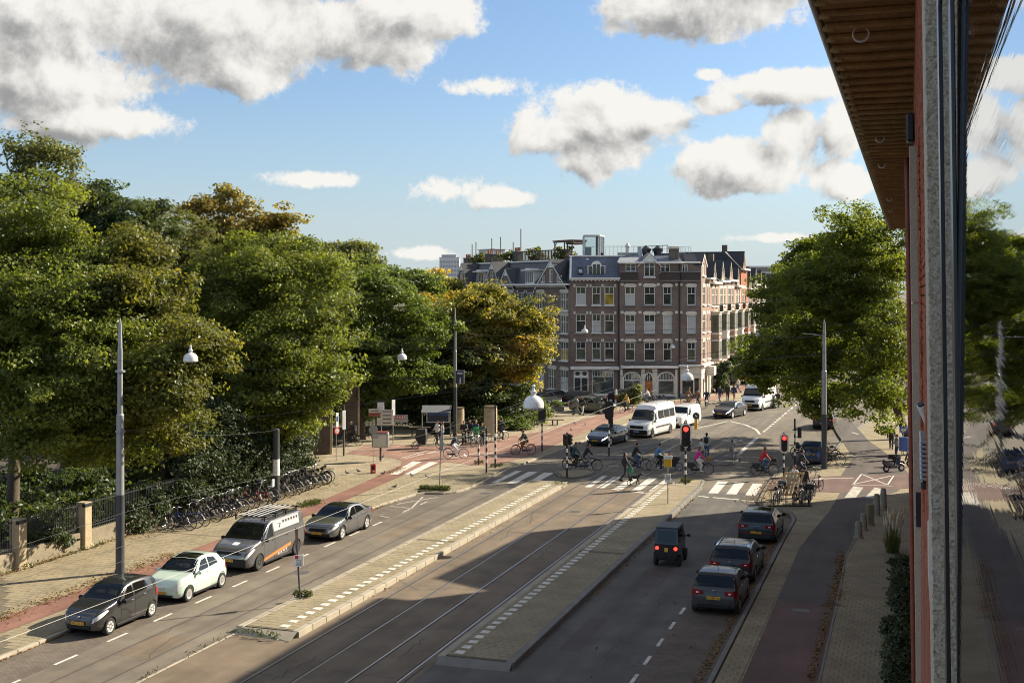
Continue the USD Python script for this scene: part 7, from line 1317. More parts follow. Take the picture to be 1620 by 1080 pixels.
t=thing('park_gate','dark iron gate panel beside the tall gate pillar','gate',foot_of(578,695),YAW+.3)
for k in range(9):part(t,'bar',MB().tube([(-.2+.11*k,0,.1),(-.2+.11*k,0,3.0)],.02,5),MATS['fence_iron'])
part(t,'rail',MB().bevbox((.24,0,.3),(1.1,.05,.06),.01).bevbox((.24,0,2.8),(1.1,.05,.06),.01),MATS['fence_iron']);part(t,'gate_post',MB().bevbox((.85,0,1.7),(.12,.12,3.4),.02),MATS['mast_dark'])
# the fence with its pillars along the left footway
def pillar_at(y,label):
    f=np.array([-35.7,y,KERB]);t=thing('fence_pillar',label,'pillar',f,0,'sandstone fence pillars');part(t,'shaft',MB().bevbox((0,0,1.05),(.52,.52,2.1),.035),MATS['sandstone']);part(t,'base',MB().bevbox((0,0,.08),(.66,.66,.18),.03),MATS['sandstone']);part(t,'notch',MB().bevbox((.2,0,1.98),(.18,.58,.16),.02),MATS['fence_iron']);return t
PY=[37.2,41.5,45.75,50.2];pillar_at(41.5,'sandstone fence pillar at the far left edge of the picture');pillar_at(45.75,'sandstone fence pillar nearest to the tall near mast')
for i,(a,b,lab)in enumerate(((37.2,41.5,'iron railing section cut off by the left picture edge'),(41.5,45.75,'iron railing section with ivy, between the two sandstone pillars'),(45.75,50.2,'iron railing section behind the tall near mast'),(50.2,54.6,'iron railing section in deep shade, half covered by ivy'))):
    t=thing('iron_fence',lab,'fence',(-35.75,a+.27,KERB),PI/2);w=b-a-.54
    part(t,'dwarf_wall',MB().bevbox((w/2,0,.38),(w,.3,.76),.02),MATS['fence_wall'])
    for z in(.92,1.98):part(t,'rail',MB().bevbox((w/2,0,z),(w,.04,.05),.008),MATS['fence_iron'])
    for k in range(30):x=.08+(w-.16)*k/29;part(t,'bar',MB().box((x,0,1.43),(.026,.026,1.4)),MATS['fence_iron'])
# right side: bollards, pallet, racks' frames come with the bicycles
for i,(px,py,yt,lab)in enumerate(((1397.5,806,772,'stone bollard farthest along the right footway, by the zebra blocks'),(1387,815,781,'second stone bollard from the far end, right footway'),(1376,830,797,'wooden square bollard behind the nearest ones, right footway'),(1366,838,812,'nearer stone bollard where the cycle path turns'),(1358,850,824,'nearest stone bollard at the leafy cycle path edge'))):
    f=foot_of(px,py);h=ztop(f,yt)-f[2];t=thing('bollard',lab,'bollard',f,.3*i);mt='post_wood' if i==2 else 'bollard_stone'
    part(t,'shaft',MB().bevbox((0,0,h/2),(.36,.30,h),.03)if i==2 else MB().lathe([(.20,0),(.19,.1),(.15,h*.9),(.11,h),(.02,h+.02)],12),MATS[mt],smooth=35);part(t,'foot',MB().lathe([(.25,0),(.24,.05),(.19,.07)],12),MATS['slab'])
f=foot_of(1245,790);t=thing('wooden_pallet','pale slatted wooden pallet leaning on the bicycle rack by the crossing','pallet',f,YAW)
A_=np.array([math.sin(.62),0,math.cos(.62)]);tilt=math.radians(28);Mx=mat4((1,0,0),(.34,math.sin(tilt)*.9,math.cos(tilt)*.94),(0,-math.cos(tilt),math.sin(tilt)),(0,-.3,.25))
for k in range(6):part(t,'slat',MB().bevbox((-.52+.2*k,.75,.05),(.12,1.5,.025),.006,0,Mx),MATS['pallet_wood'])
for y in(.1,.75,1.4):part(t,'bearer',MB().bevbox((0,y,0),(1.16,.1,.08),.006,0,Mx),MATS['pallet_wood'])
# yellow traffic post with its round sign, planters, box
f=foot_of(1101,678,0);t=thing('keep_left_post','short yellow post with a round sign beside the small white van','traffic post',f,YAW);h=ztop(f,663);part(t,'post',MB().lathe([(.14,0),(.14,h),(.11,h+.03)],12),MATS['yellow_post'],smooth=40);M=mat4((1,0,0),(0,0,1),(0,-1,0),(0,-.06,ztop(f,657.5)));c1=part(t,'disc',MB().lathe([(.01,0),(.30,0),(.30,.03),(.01,.03)],20,M),MATS['trim_grey']);part(c1,'arrow',MB().box((0,0,0),(.2,.06,.005),-.8,M@mat4(o=(0,0,.034))),MATS['print_white'])
f=foot_of(882,650);t=thing('planter','low stone planter with yellow green plants before the parked cars','planter',f,YAW);part(t,'trough',MB().bevbox((0,0,.26),(1.25,.55,.5),.03),MATS['plinth_stone']);v_,f__=crown_mesh([(np.array([0,0,.75]),np.array([.55,.3,.35]))],700,.13,61,.25,20,.2,boughs=4,wobble=.3);part(t,'plants',MB().add(v_,f__),MATS['leaf_fresh'])
f=foot_of(974.5,640);t=thing('parking_meter','slim white and red banded post beside the black off-road car','post',f,YAW);part(t,'post',MB().lathe([(.12,0),(.12,1.5),(.04,1.6)],10),MATS['band_white'],smooth=40);part(t,'red_band',MB().lathe([(.125,.55),(.125,1.0)],10),MATS['sign_red'],smooth=40)
t,f,h=post('blue_round_sign','blue round cycle sign on a pole at the brick building edge',1429,720,672,.03,'galv');M=mat4((1,0,0),(0,0,1),(0,-1,0),(0,-.04,h-.3));c1=part(t,'disc',MB().lathe([(.01,0),(.30,0),(.30,.02),(.01,.02)],22,M),MATS['sign_blue']);part(c1,'pictogram',MB().box((0,0,.024),(.3,.05,.004),0,M).box((-.1,-.05,.024),(.12,.12,.004),.7,M).box((.1,-.05,.024),(.12,.12,.004),.7,M),MATS['print_white']);part(t,'blue_box',MB().bevbox((0,-.05,h-1.35),(.55,.4,1.0),.03),MATS['sign_blue'])
for px,py,lab in((907,667,'slatted bench seen end on, on the sunny square'),):
    f=foot_of(878,672);t=thing('bench','small dark backless bench alone on the sunny square','bench',f,YAW)
    for k in range(3):part(t,'seat_slat',MB().bevbox((0,-.18+.18*k,.45),(1.6,.14,.05),.01),MATS['weathered_wood'])
    for x in(-.2,.2):part(t,'leg',MB().bevbox((x,0,.22),(.10,.35,.44),.02),MATS['fence_iron'])
f=foot_of(664,690);t=thing('picnic_table','dark picnic table top left of the framed screen','table',f+[0,0,0],YAW);part(t,'top',MB().bevbox((0,0,.74),(1.7,.7,.06),.01),MATS['weathered_wood'])
for x in(-.6,.6):part(t,'leg',MB().bevbox((x,0,.36),(.08,.5,.72),.02),MATS['fence_iron'])
# weeds and fallen leaves
def scatter(name,label,cat,areas,n,size,mat,seed,flat=True,kind='stuff',tall=0.0):
    rgs=np.random.default_rng(seed);P=[]
    tot=sum(a[-1]for a in areas)
    for a in areas:
        k=int(n*a[-1]/tot);p0,p1=np.array(a[0]),np.array(a[1]);s=rgs.random((k,1));d=(p1-p0)/(np.linalg.norm(p1-p0)+1e-9);nr=np.array([-d[1],d[0]]);off=rgs.normal(0,a[2],(k,1))if a[2]>0 else 0
        cl=.5+.5*np.sin(s*np.linalg.norm(p1-p0)*1.7+seed)*np.sin(s*np.linalg.norm(p1-p0)*.6);keep=rgs.random((k,1))<.35+.65*cl
        xy=p0+(p1-p0)*s+nr*(a[4]*np.abs(off)if a[4]else off);P.append(np.c_[xy,np.full(k,a[3])][keep[:,0]])
    P=np.vstack(P);nn=np.tile([0,0,1.0],(len(P),1))if flat else rgs.normal(0,1,(len(P),3))*[1,1,.2]
    P[:,2]+=rgs.uniform(.012,.03,len(P))if flat else rgs.uniform(.02,max(tall,.05),len(P));v,f=leaves(rgs,P,nn*(1.6 if flat else 1),size,.8 if flat else .22);return solo(name,MB().add(v,f),MATS[mat],label,cat,None,kind)
K1=KERB
A2=lambda*p:[tuple(at(*q)[:2])for q in p]
scatter('fallen_leaves','brown and yellow fallen leaves along the kerbs, fence foot and cycle paths','leaves',[
    ((-35.3,36),(-35.3,54),.35,K1,1,5.0),((-30.9,33),(-30.95,46),.32,K1+.01,0,4.2),((-27.5,29),(-27.5,37),.07,.0,1,1.4),((-5.95,33),(-5.95,60),.16,.0,1,5.5),((-2.75,36),(-2.75,55),.12,K1+.012,1,3.5),((-2.5,46),(-3.0,56),.12,K1,0,1.2),
    (*A2((1190,800),(1236,760)),.5,K1,0,3.0),(*A2((1225,806),(1262,818)),.35,.02,0,2.4),((-11.5,44),(-11.6,68),.10,0.0,1,1.2),((-27.4,58),(-27.2,65),.14,0,1,.8),(*A2((640,742),(612,752)),.25,K1,0,.8),(*A2((700,782),(760,765)),.12,0,0,.8),((-35,48),(-33.2,66),.5,K1,0,2.5),((-10,30),(-3,66),1.6,.01,0,.5),((-30,34),(-28,60),.8,K1+.012,0,.5),((-20,36),(-19.4,60),.12,.01,0,.3),(*A2((1300,690),(1345,660)),.6,K1,0,1.2)],15000,.085,'leaf_fallen',5)
scatter('grass_tufts','tufts of weeds and grass growing at the kerb points and post feet','weeds',[
    (*A2((664,776),(712,778)),.16,K1,0,3.5),(*A2((372,1001),(440,1014)),.07,.05,0,.35),(*A2((465,951),(492,953)),.10,PZ+.01,0,.8),(*A2((478,806),(505,797)),.22,K1,0,1.6),(*A2((776,741),(795,740)),.15,K1,0,.7),(*A2((1077,765),(1093,766)),.14,K1,0,.9),(*A2((750,736),(765,736)),.12,K1,0,.5),((-22.1,30),(-22.1,36),.03,.0,0,.12),((-35.3,40),(-35.3,47),.12,K1,0,.7),(*A2((884,768),(892,773)),.2,.1,0,.4)],3600,.16,'grass_blade',6,flat=False,tall=.22)
# ------------------------------------------------------------------ bicycles
for n_,c_ in(('black',(.018,.018,.02)),('blue',(.03,.07,.24)),('red',(.30,.03,.025)),('silver',(.42,.42,.42)),('green',(.03,.12,.06)),('white',(.60,.60,.57)),('brown',(.13,.06,.03))):plain('frame_'+n_,c_,.35,.2,spec=.6)
plain('spoke',(.40,.40,.40),.3,.9);plain('saddle',(.03,.022,.018),.6);plain('crate_black',(.02,.02,.02),.7);plain('box_green',(.02,.33,.09),.5);plain('basket_wicker',(.28,.16,.06),.85);plain('pannier',(.03,.03,.035),.75);plain('chair_grey',(.35,.38,.42),.5)
def bike_wheel(parent,x,r,tyre='tyre',n=16):
    w=part(parent,'wheel',MB().tube([(x+r*math.cos(a),0,r+r*math.sin(a))for a in np.linspace(0,2*PI,25)],.022,5,False),MATS[tyre],smooth=50);m=MB()
    for k in range(n):a=2*PI*k/n;m.tube([(x,(.03 if k%2 else-.03),r),(x+r*.96*math.cos(a),0,r+r*.96*math.sin(a))],.0035,3,False)
    part(w,'spokes',m,MATS['spoke'],kind='stuff');part(w,'hub',MB().tube([(x,-.05,r),(x,.05,r)],.025,6),MATS['spoke'])
def bicycle(name,label,colour,loc=(0,0,0),rz=0.0,group=None,lean=0.0,front=None,rear=None,low=False,tyre='tyre',cat='bicycle'):
    t=thing(name,label,cat,loc,rz,group);fm=MATS['frame_'+colour];r=.345
    if lean:UsdGeom.Xformable(t).AddRotateXOp().Set(math.degrees(lean))
    bike_wheel(t,-.55,r,tyre);bike_wheel(t,.56,r,tyre)
    hd_,bb,st=(.38,0,.78),(-.06,0,.30),(-.22,0,.80)
    m=MB().tube([hd_,(.36,0,.66),bb]if not low else[(.36,0,.62),(.1,0,.36),bb],.020,6).tube([bb,st],.018,6).tube([(-.55,.05,r),(-.2,.03,.74)],.010,5).tube([(-.55,-.05,r),(-.2,-.03,.74)],.010,5).tube([(-.55,.05,r),bb],.011,5).tube([(-.55,-.05,r),bb],.011,5).tube([(.34,0,.92),(.40,0,.62)],.02,6).tube([(.40,.05,.62),(.56,.05,r)],.011,5).tube([(.40,-.05,.62),(.56,-.05,r)],.011,5)
    if not low:m.tube([(.37,0,.76),(-.20,0,.74)],.018,6)
    part(t,'frame',m,fm,smooth=50)
    part(t,'handlebar',MB().tube([(.34,0,.92),(.35,0,1.02),(.36,.16,1.07),(.30,.27,1.06),(.14,.29,1.02)],.012,6).tube([(.35,0,1.02),(.36,-.16,1.07),(.30,-.27,1.06),(.14,-.29,1.02)],.012,6),MATS['spoke'],smooth=50)
    part(t,'saddle',MB().tube([(-.36,0,.93),(-.26,0,.94),(-.12,0,.93)],[.10,.085,.03],8).tube([st,(-.25,0,.91)],.014,5),MATS['saddle'],smooth=50)
    for x,a0,a1 in((-.55,.35,2.9),(.56,.9,3.1)):part(t,'mudguard',MB().tube([(x+(r+.035)*math.cos(a),0,r+(r+.035)*math.sin(a))for a in np.linspace(a0,a1,9)],.022,4),fm)
    part(t,'chain_case',MB().bevbox((-.28,-.06,.31),(.62,.03,.12),.012),MATS['crate_black']);part(t,'pedals',MB().tube([bb,(.06,-.10,.18)],.012,4).tube([bb,(-.18,.10,.42)],.012,4).box((.06,-.15,.18),(.1,.09,.03)).box((-.18,.15,.42),(.1,.09,.03)),MATS['crate_black'])
    rk=part(t,'carrier',MB().tube([(-.22,.06,.76),(-.85,.06,.76)],.008,4).tube([(-.22,-.06,.76),(-.85,-.06,.76)],.008,4).tube([(-.8,.06,.76),(-.57,.07,r)],.007,4).tube([(-.8,-.06,.76),(-.57,-.07,r)],.007,4),MATS['frame_black'])
    if front=='crate':part(t,'crate',MB().bevbox((.56,0,.98),(.32,.44,.28),.02),MATS['crate_black'])
    if front=='basket':part(t,'basket',MB().lathe([(.12,.86),(.19,1.1),(.20,1.11),(.17,1.1)],12,loc=(.58,0,0)),MATS['basket_wicker'])
    if rear=='panniers':
        for s in(-1,1):part(t,'pannier',MB().bevbox((-.58,s*.14,.60),(.38,.13,.34),.04),MATS['pannier'])
    if rear=='green_box':part(t,'green_box',MB().bevbox((-.58,0,1.02),(.48,.48,.48),.03),MATS['box_green'],'bright green delivery box')
    if rear=='seat':part(t,'child_seat',MB().bevbox((-.52,0,.90),(.30,.32,.08),.03).bevbox((-.66,0,1.10),(.06,.32,.44),.03),MATS['chair_grey'])
    return t
def bike_copy(src,loc,rz,label,group,lean=0.0):
    x=UsdGeom.Xform.Define(stage,'/World/'+numbered('/World','bicycle'));x.AddTranslateOp().Set(tuple(float(v)for v in loc));x.AddRotateZOp().Set(math.degrees(rz));x.AddRotateXOp().Set(math.degrees(lean))
    x.GetPrim().GetReferences().AddInternalReference(src.GetPath());x.GetPrim().SetInstanceable(True);return info(x,label,'bicycle',group)
rb=random.Random(21);GL='bicycles parked along the ivy hedge';LL='bicycle parked in the long row against the ivy hedge'
protos=[bicycle('bicycle',LL,'black',(-33.95,50.6,KERB),PI+.25,GL,.06),bicycle('bicycle','blue bicycle at the near end of the row against the ivy hedge','blue',(-33.9,51.05,KERB),PI+.5,GL,.16),bicycle('bicycle',LL,'silver',(-33.9,52.0,KERB),PI-.1,GL,-.05,low=True),
          bicycle('bicycle','bicycle with a red frame in the row against the ivy hedge','red',(-34.0,57.6,KERB),PI+.3,GL,.05,low=True),bicycle('bicycle',LL,'black',(-33.9,52.9,KERB),PI+.2,GL,-.07,front='crate',low=True),bicycle('bicycle','bicycle with a pale grey child seat in the row against the hedge','black',(-34.0,58.6,KERB),PI+.1,GL,.04,rear='seat')]
y=53.4;k=0
while y<66.2:
    if not(57.3<y<58.9)and not(59.9<y<60.7):s=protos[(0,2,4,0,0,2,4,0)[k%8]];bike_copy(s,(-34.0-.015*(y-53)+rb.uniform(-.12,.12),y,KERB),PI+rb.uniform(-.25,.45),LL,GL,rb.uniform(-.10,.12))
    y+=rb.uniform(.36,.52);k+=1
bike_copy(protos[0],(-34.4,50.9,KERB),PI+.7,LL,GL,1.35)
GR='bicycles parked round the right hand racks';LR='bicycle parked among others round the racks by the right hand mast'
c0=at(1290,733,KERB)
for k in range(9):bike_copy(protos[(0,4,2,0,0,4,2,0,0)[k]],at(1268+6.0*k,722+(k%3)*6,KERB),YAW+rb.uniform(-.3,.5)+(PI if k%2 else 0),LR,GR,rb.uniform(-.08,.08))
GP='bicycles in the low rack beside the wooden pallet';LP_='black bicycle in the low rack beside the wooden pallet'
for k in range(5):bike_copy(protos[(0,4,0,0,2)[k]],at(1228+4*k+(20 if k>1 else 0)+3*k,797-(k%2)*3,KERB),1.35+rb.uniform(-.2,.2),LP_,GP,rb.uniform(-.08,.08))
for k in range(3):bike_copy(protos[(4,0,0)[k]],at(1281+6*k,795-8*k,KERB),-1.7+rb.uniform(-.2,.2),'dark bicycle standing front wheel towards the camera right of the pallet','bicycles right of the pallet',rb.uniform(-.06,.06))
f=at(1262,801,KERB);t=thing('bicycle_rack','low dark steel bicycle rack under the pallet and bicycles','rack',f,YAW);part(t,'base_rail',MB().bevbox((-.45,0,.05),(2.4,.10,.06),.01),MATS['fence_iron'])
for k in range(6):part(t,'hoop',MB().tube([(-1.5+.42*k,0,.08),(-1.5+.42*k,0,.75),(-1.44+.42*k,.1,.82),(-1.38+.42*k,.2,.75),(-1.38+.42*k,.2,.08)],.018,5),MATS['fence_iron'])
f=at(1281,700,KERB)
GC='bicycles before the corner house door'
for k in range(4):bike_copy(protos[(0,2,1,0)[k]],at(1037+5.5*k,640,KERB),YAW+rb.uniform(-.4,.4),'bicycle parked before the corner house door' if k!=2 else 'blue bicycle parked before the corner house door',GC,.05)

# ------------------------------------------------------------------ people
for n_,c_ in(('skin',(.48,.27,.18)),('skin_brown',(.20,.10,.06)),('hair_dark',(.02,.014,.01)),('hair_brown',(.09,.05,.025)),('hair_blond',(.38,.25,.10)),('hair_grey',(.30,.29,.27)),('cloth_black',(.016,.016,.018)),('cloth_navy',(.02,.03,.065)),('cloth_jeans',(.06,.10,.19)),('cloth_white',(.66,.65,.62)),('cloth_grey',(.22,.22,.23)),('cloth_green',(.05,.085,.05)),('cloth_teal',(.02,.07,.075)),
               ('cloth_pink',(.55,.03,.24)),('cloth_red',(.42,.02,.025)),('cloth_blue',(.10,.22,.42)),('cloth_orange',(.48,.09,.02)),('cloth_brown',(.24,.12,.05)),('cloth_yellow',(.55,.34,.06)),('cloth_pale',(.45,.50,.46)),('bag_green',(.02,.15,.09)),('shoe_dark',(.02,.02,.02)),('shoe_white',(.6,.6,.58)),('helmet_blue',(.10,.25,.55)),('eye',(.01,.01,.01))):
    plain(n_,c_,.7 if 'skin' not in n_ else .5,var=.12,vscale=12)
SPH={}
def hull(pts):
    """Hull of spheres: pts = (x, y, z, r)."""
    P=[]
    for x,y,z,r in pts:
        if 'u' not in SPH:SPH['u']=np.asarray(trimesh.creation.icosphere(1).vertices)
        P.append(SPH['u']*r+[x,y,z])
    return mf.Manifold.hull_points(np.vstack(P))
def chain(J,names,rad,grow=0.0):return[hull([(*J[a],rad[a]+grow),(*J[b],rad[b]+grow)])for a,b in zip(names[:-1],names[1:])]
def union(L):return mf.Manifold.batch_boolean(L,mf.OpType.Add)
POSES={}
def pose(kind):
    """Joints of a 1.75 m figure, x forward, feet at z = 0 (a rider's on the pedals)."""
    if kind in POSES:return POSES[kind]
    J={}
    if kind in('stand','walk','talk'):
        st=.30 if kind=='walk' else .04
        J.update(hip=(0,0,.95),waist=(0,0,1.10),chest=(.01,0,1.32),neck=(0,0,1.49),head=(.02,0,1.64),shL=(0,.19,1.43),shR=(0,-.19,1.43),hpL=(0,.095,.93),hpR=(0,-.095,.93))
        J.update(knL=(.06+st*.6,.10,.50),knR=(.05-st*.15,-.10,.49),anL=(st*.95,.10,.09),anR=(-st*1.1,-.10,.11 if st>.1 else .09),toL=(st*.95+.17,.11,.04),toR=(-st*1.1+.16,-.11,.04))
        J.update(elL=(-.04-st*.4,.25,1.16),elR=(-.02+st*.4,-.25,1.16),wrL=(.06-st*.5,.25,.92),wrR=(.10+st*.7,-.24,.93))
        if kind=='talk':J.update(elL=(.10,.27,1.17),wrL=(.32,.16,1.15),elR=(.06,-.27,1.16),wrR=(.28,-.14,1.08))
    elif kind=='ride':
        J.update(hip=(-.24,0,1.00),waist=(-.19,0,1.15),chest=(-.08,0,1.36),neck=(-.02,0,1.53),head=(.05,0,1.67),shL=(-.03,.19,1.46),shR=(-.03,-.19,1.46),hpL=(-.22,.095,.99),hpR=(-.22,-.095,.99))
        J.update(knL=(.20,.12,.86),knR=(.10,-.12,.64),anL=(-.14,.13,.47),anR=(.03,-.13,.24),toL=(.02,.13,.43),toR=(.19,-.13,.20),elL=(.08,.30,1.24),elR=(.08,-.30,1.24),wrL=(.24,.28,1.08),wrR=(.24,-.28,1.08))
    elif kind=='sit':
        J.update(hip=(0,0,.50),waist=(-.02,0,.66),chest=(0,0,.88),neck=(.02,0,1.05),head=(.06,0,1.19),shL=(0,.19,.98),shR=(0,-.19,.98),hpL=(.02,.10,.48),hpR=(.02,-.10,.48),knL=(.42,.13,.52),knR=(.42,-.13,.50),anL=(.46,.12,.09),anR=(.40,-.12,.09),toL=(.62,.13,.04),toR=(.56,-.13,.04),elL=(.10,.26,.74),elR=(.10,-.26,.74),wrL=(.32,.18,.62),wrR=(.32,-.16,.62))
    J={k:np.array(v,float)for k,v in J.items()};POSES[kind]=J;return J
RAD=dict(hip=.125,waist=.115,chest=.135,neck=.055,shL=.068,shR=.068,hpL=.088,hpR=.088,knL=.056,knR=.056,anL=.038,anR=.038,toL=.032,toR=.032,elL=.040,elR=.040,wrL=.027,wrR=.027)
GEO={}
def figure(kind):
    """(body, jacket, trousers, shoes, hair, long hair, eyes) for a pose, each made once."""
    if kind in GEO:return GEO[kind]
    J,Q=pose(kind),RAD;h=J['head'];L=[]
    wide=lambda n,g=0:[hull([(*(J[n]+[0,s*Q[n]*.45,0]),Q[n]*.82+g)for s in(-1,1)])]
    def torso(g):return[hull([(*(J['hip']+[0,s*.07,0]),.105+g)for s in(-1,1)]+[(*(J['waist']+[0,s*.055,0]),.098+g)for s in(-1,1)]),hull([(*(J['waist']+[0,s*.055,0]),.098+g)for s in(-1,1)]+[(*(J['chest']+[0,s*.075,0]),.108+g)for s in(-1,1)]),hull([(*(J['chest']+[0,s*.075,0]),.108+g)for s in(-1,1)]+[(*J['shL'],Q['shL']*.9+g),(*J['shR'],Q['shR']*.9+g),(*(J['neck']-[0,0,.06]),.06+g)])]
    def arms(g,end=None):return[c for s in 'LR' for c in chain(J,['sh'+s,'el'+s,'wr'+s],Q,g)]
    def legs(g):return[c for s in 'LR' for c in chain(J,['hp'+s,'kn'+s,'an'+s],Q,g)]+[hull([(*J['hpL'],.088+g),(*J['hpR'],.088+g),(*(J['hip']+[0,.07,0]),.105+g),(*(J['hip']-[0,.07,0]),.105+g)])]
    face=[hull([(*(J['neck']),.055),(*(h-[.01,0,.05]),.058)]),hull([(*(h+[-.015,0,.035]),.092),(*(h+[.02,0,-.03]),.070),(*(h+[.035,0,-.075]),.042)]),hull([(*(h+[.092,0,.01]),.010),(*(h+[.112,0,-.022]),.013)]),hull([(*(h+[.085,.018,-.062]),.011),(*(h+[.085,-.018,-.062]),.011)])]+[hull([(*(h+[-.01,s*.088,.01]),.016),(*(h+[-.005,s*.086,-.025]),.012)])for s in(-1,1)]
    hands=[]
    for s,sg_ in(('L',1),('R',-1)):
        w,e=J['wr'+s],J['el'+s];d=(w-e)/np.linalg.norm(w-e);side=np.array([0,sg_,0.0]);up=np.cross(d,side);up/=np.linalg.norm(up)+1e-9;lat=np.cross(up,d);p=w+d*.085
        hands.append(hull([(*w,.024),(*(p+lat*.030),.014),(*(p-lat*.030),.014)]))
        for k,ln in enumerate((.060,.072,.068,.052)):
            b=p+lat*(.030-.020*k);m_=b+d*ln*.6-up*.010;t_=m_+d*ln*.3-up*ln*.55;hands+=[hull([(*b,.0095),(*m_,.0085)]),hull([(*m_,.0085),(*t_,.0075)])]
        b=w+d*.03+lat*.026;m_=b+d*.035+lat*.022-up*.01;t_=m_+d*.03-up*.022;hands+=[hull([(*b,.012),(*m_,.0105)]),hull([(*m_,.0105),(*t_,.0085)])]
    feet=lambda g:[hull([(*J['an'+s],.04+g),(*(J['an'+s]+[-.045,0,-.045]),.035+g),(*J['to'+s],.034+g)])for s in 'LR']
    body=union(torso(0)+arms(0)+legs(0)+face+hands+feet(0));G=6e-3
    jacket=union(torso(.024)+arms(.018))-hull([(*(J['neck']+[.02,0,.06]),.075)]);trousers=union(legs(.017));shoes=union(feet(.008))
    hair=union([hull([(*(h+[-.03,0,.05]),.098),(*(h+[-.045,0,0]),.082)])])-hull([(*(h+[.085,0,-.03]),.075),(*(h+[.12,0,.03]),.06)]);longh=union([hull([(*(h+[-.03,0,.05]),.099),(*(h+[-.05,0,0]),.085)]),hull([(*(h+[-.055,0,-.02]),.085),(*(h+[-.085,0,-.17]),.055)])])-hull([(*(h+[.085,0,-.03]),.078),(*(h+[.12,0,.03]),.06)])
    eyes=MB()
    for s in(-1,1):eyes.tm(hull([(*(h+[.083,s*.032,.012]),.010)]))
    GEO[kind]=(body,jacket,trousers,shoes,hair,longh,eyes);return GEO[kind]
def person(label,loc,rz,kind,top,legs_,hair='hair_dark',skin='skin',shoes='shoe_dark',long=False,size=1.0,helmet=None,back=None,bag=None,scarf=False):
    t=thing('person',label,'person',loc,rz,None,None,(size,)*3 if size!=1 else None);b,j,tr,sh,h1_,h2_,ey=figure(kind);J=pose(kind)
    bd=part(t,'body',b,MATS[skin],smooth=55);part(bd,'eyes',ey,MATS['eye']);part(t,'jacket',j,MATS[top],smooth=55);part(t,'trousers',tr,MATS[legs_],smooth=55);part(t,'shoes',sh,MATS[shoes],smooth=55);part(t,'hair',h2_ if long else h1_,MATS[hair],smooth=55)
    if helmet:part(t,'helmet',hull([(*(J['head']+[-.01,0,.065]),.108),(*(J['head']+[-.03,0,.05]),.11)]),MATS[helmet],smooth=55)
    if back:c=J['chest']*.6+J['waist']*.4+[-.19,0,.04];part(t,'backpack',MB().bevbox(c,(.18,.30,.44),.07),MATS[back],smooth=55)
    if bag:w=J['wrR']+[-.02,-.05,-.22];bg=part(t,'shoulder_bag',MB().bevbox(w,(.36,.12,.34),.04),MATS[bag]);part(bg,'strap',MB().tube([w+[-.14,0,.16],J['shR']+[0,-.03,.06],w+[.14,0,.16]],.012,5),MATS[bag])
    return t
RT=YAW;LT=YAW+PI
def rider(label,blabel,px,rz,top,legs_,colour='black',z=0.0,hair='hair_dark',group='bicycles being ridden',bikekw=None,**kw):
    f=at(*px,z);bicycle('bicycle',blabel,colour,f,rz,group,**(bikekw or{}));return person(label,f,rz,'ride',top,legs_,hair,**kw)
rider('cyclist in teal jacket and black trousers, leftmost of the pair on the crossing','bicycle under the teal jacketed cyclist on the crossing',(911,742),RT,'cloth_teal','cloth_black',back='cloth_black')
rider('cyclist in black jacket and pale grey trousers riding right on the crossing','bicycle under the cyclist with pale grey trousers',(931,744),RT,'cloth_black','cloth_grey','black',shoes='shoe_white')
rider('cyclist in black top and jeans just behind the cargo bicycle','bicycle under the cyclist in jeans behind the cargo bicycle',(1008,743),RT,'cloth_black','cloth_jeans')
rider('cyclist in bright pink jacket and white trousers beside the red light','bicycle with wicker basket under the pink jacketed cyclist',(1107,750),RT,'cloth_pink','cloth_white','brown',shoes='shoe_white',long=True,hair='hair_brown',bikekw=dict(front='basket',rear='panniers',low=True))
rider('cyclist in red top and jeans riding right across the right hand lane','bicycle with black front crate under the red topped cyclist',(1210,751),RT,'cloth_red','cloth_jeans',long=True,hair='hair_brown',bikekw=dict(front='crate',rear='panniers',low=True))
rider('cyclist in black waiting between the red light board and the right mast','dark bicycle of the cyclist in black by the right mast',(1269,756),RT+.1,'cloth_black','cloth_navy')
rider('cyclist in dark green shirt and shorts riding left on the red plaza lane','bicycle under the cyclist in the green shirt',(828,719),LT+.15,'cloth_green','cloth_brown','red',KERB,hair='hair_brown',shoes='shoe_white',bikekw=dict(low=False))
rider('cyclist in white trousers on the red plaza crossing','long low bicycle under the cyclist in white trousers',(721,725),RT-.1,'cloth_navy','cloth_white','silver',KERB,shoes='shoe_white',bikekw=dict(low=True))
rider('cyclist in black with a grey back riding out between the gate pillars','black bicycle between the gate pillars',(556,704),LT-.1,'cloth_black','cloth_black','black',KERB,hair='hair_grey',back='cloth_grey')
rider('cyclist in black behind the tall banded post at the park corner','white bicycle behind the tall banded post',(793,698),RT+.9,'cloth_black','cloth_black','white',KERB)
rider('cyclist in yellow jacket riding left past the planted street shrub','bicycle under the cyclist in the yellow jacket',(991,653),LT+.7,'cloth_yellow','cloth_black',z=KERB,hair='hair_blond')
rider('cyclist in white shirt bent forward before the orange door','bicycle of the white shirted cyclist before the orange door',(1023,641),LT,'cloth_white','cloth_grey',z=KERB,hair='hair_brown')
rider('rider in orange brown coat with a cargo crate before the corner shop','bicycle with a large crate before the corner shop',(1090,640),RT,'cloth_brown','cloth_brown',z=KERB,long=True,hair='hair_brown',bikekw=dict(front='crate'))
rider('left of two cyclists side by side at the shop corner, brown top','white bicycle, left of two side by side at the shop corner',(1104,645),LT+1.1,'cloth_brown','cloth_black','white',KERB)
rider('right of two cyclists side by side at the shop corner, dark top','silver bicycle, right of two side by side at the shop corner',(1118,644),LT+1.3,'cloth_navy','cloth_black','silver',KERB)
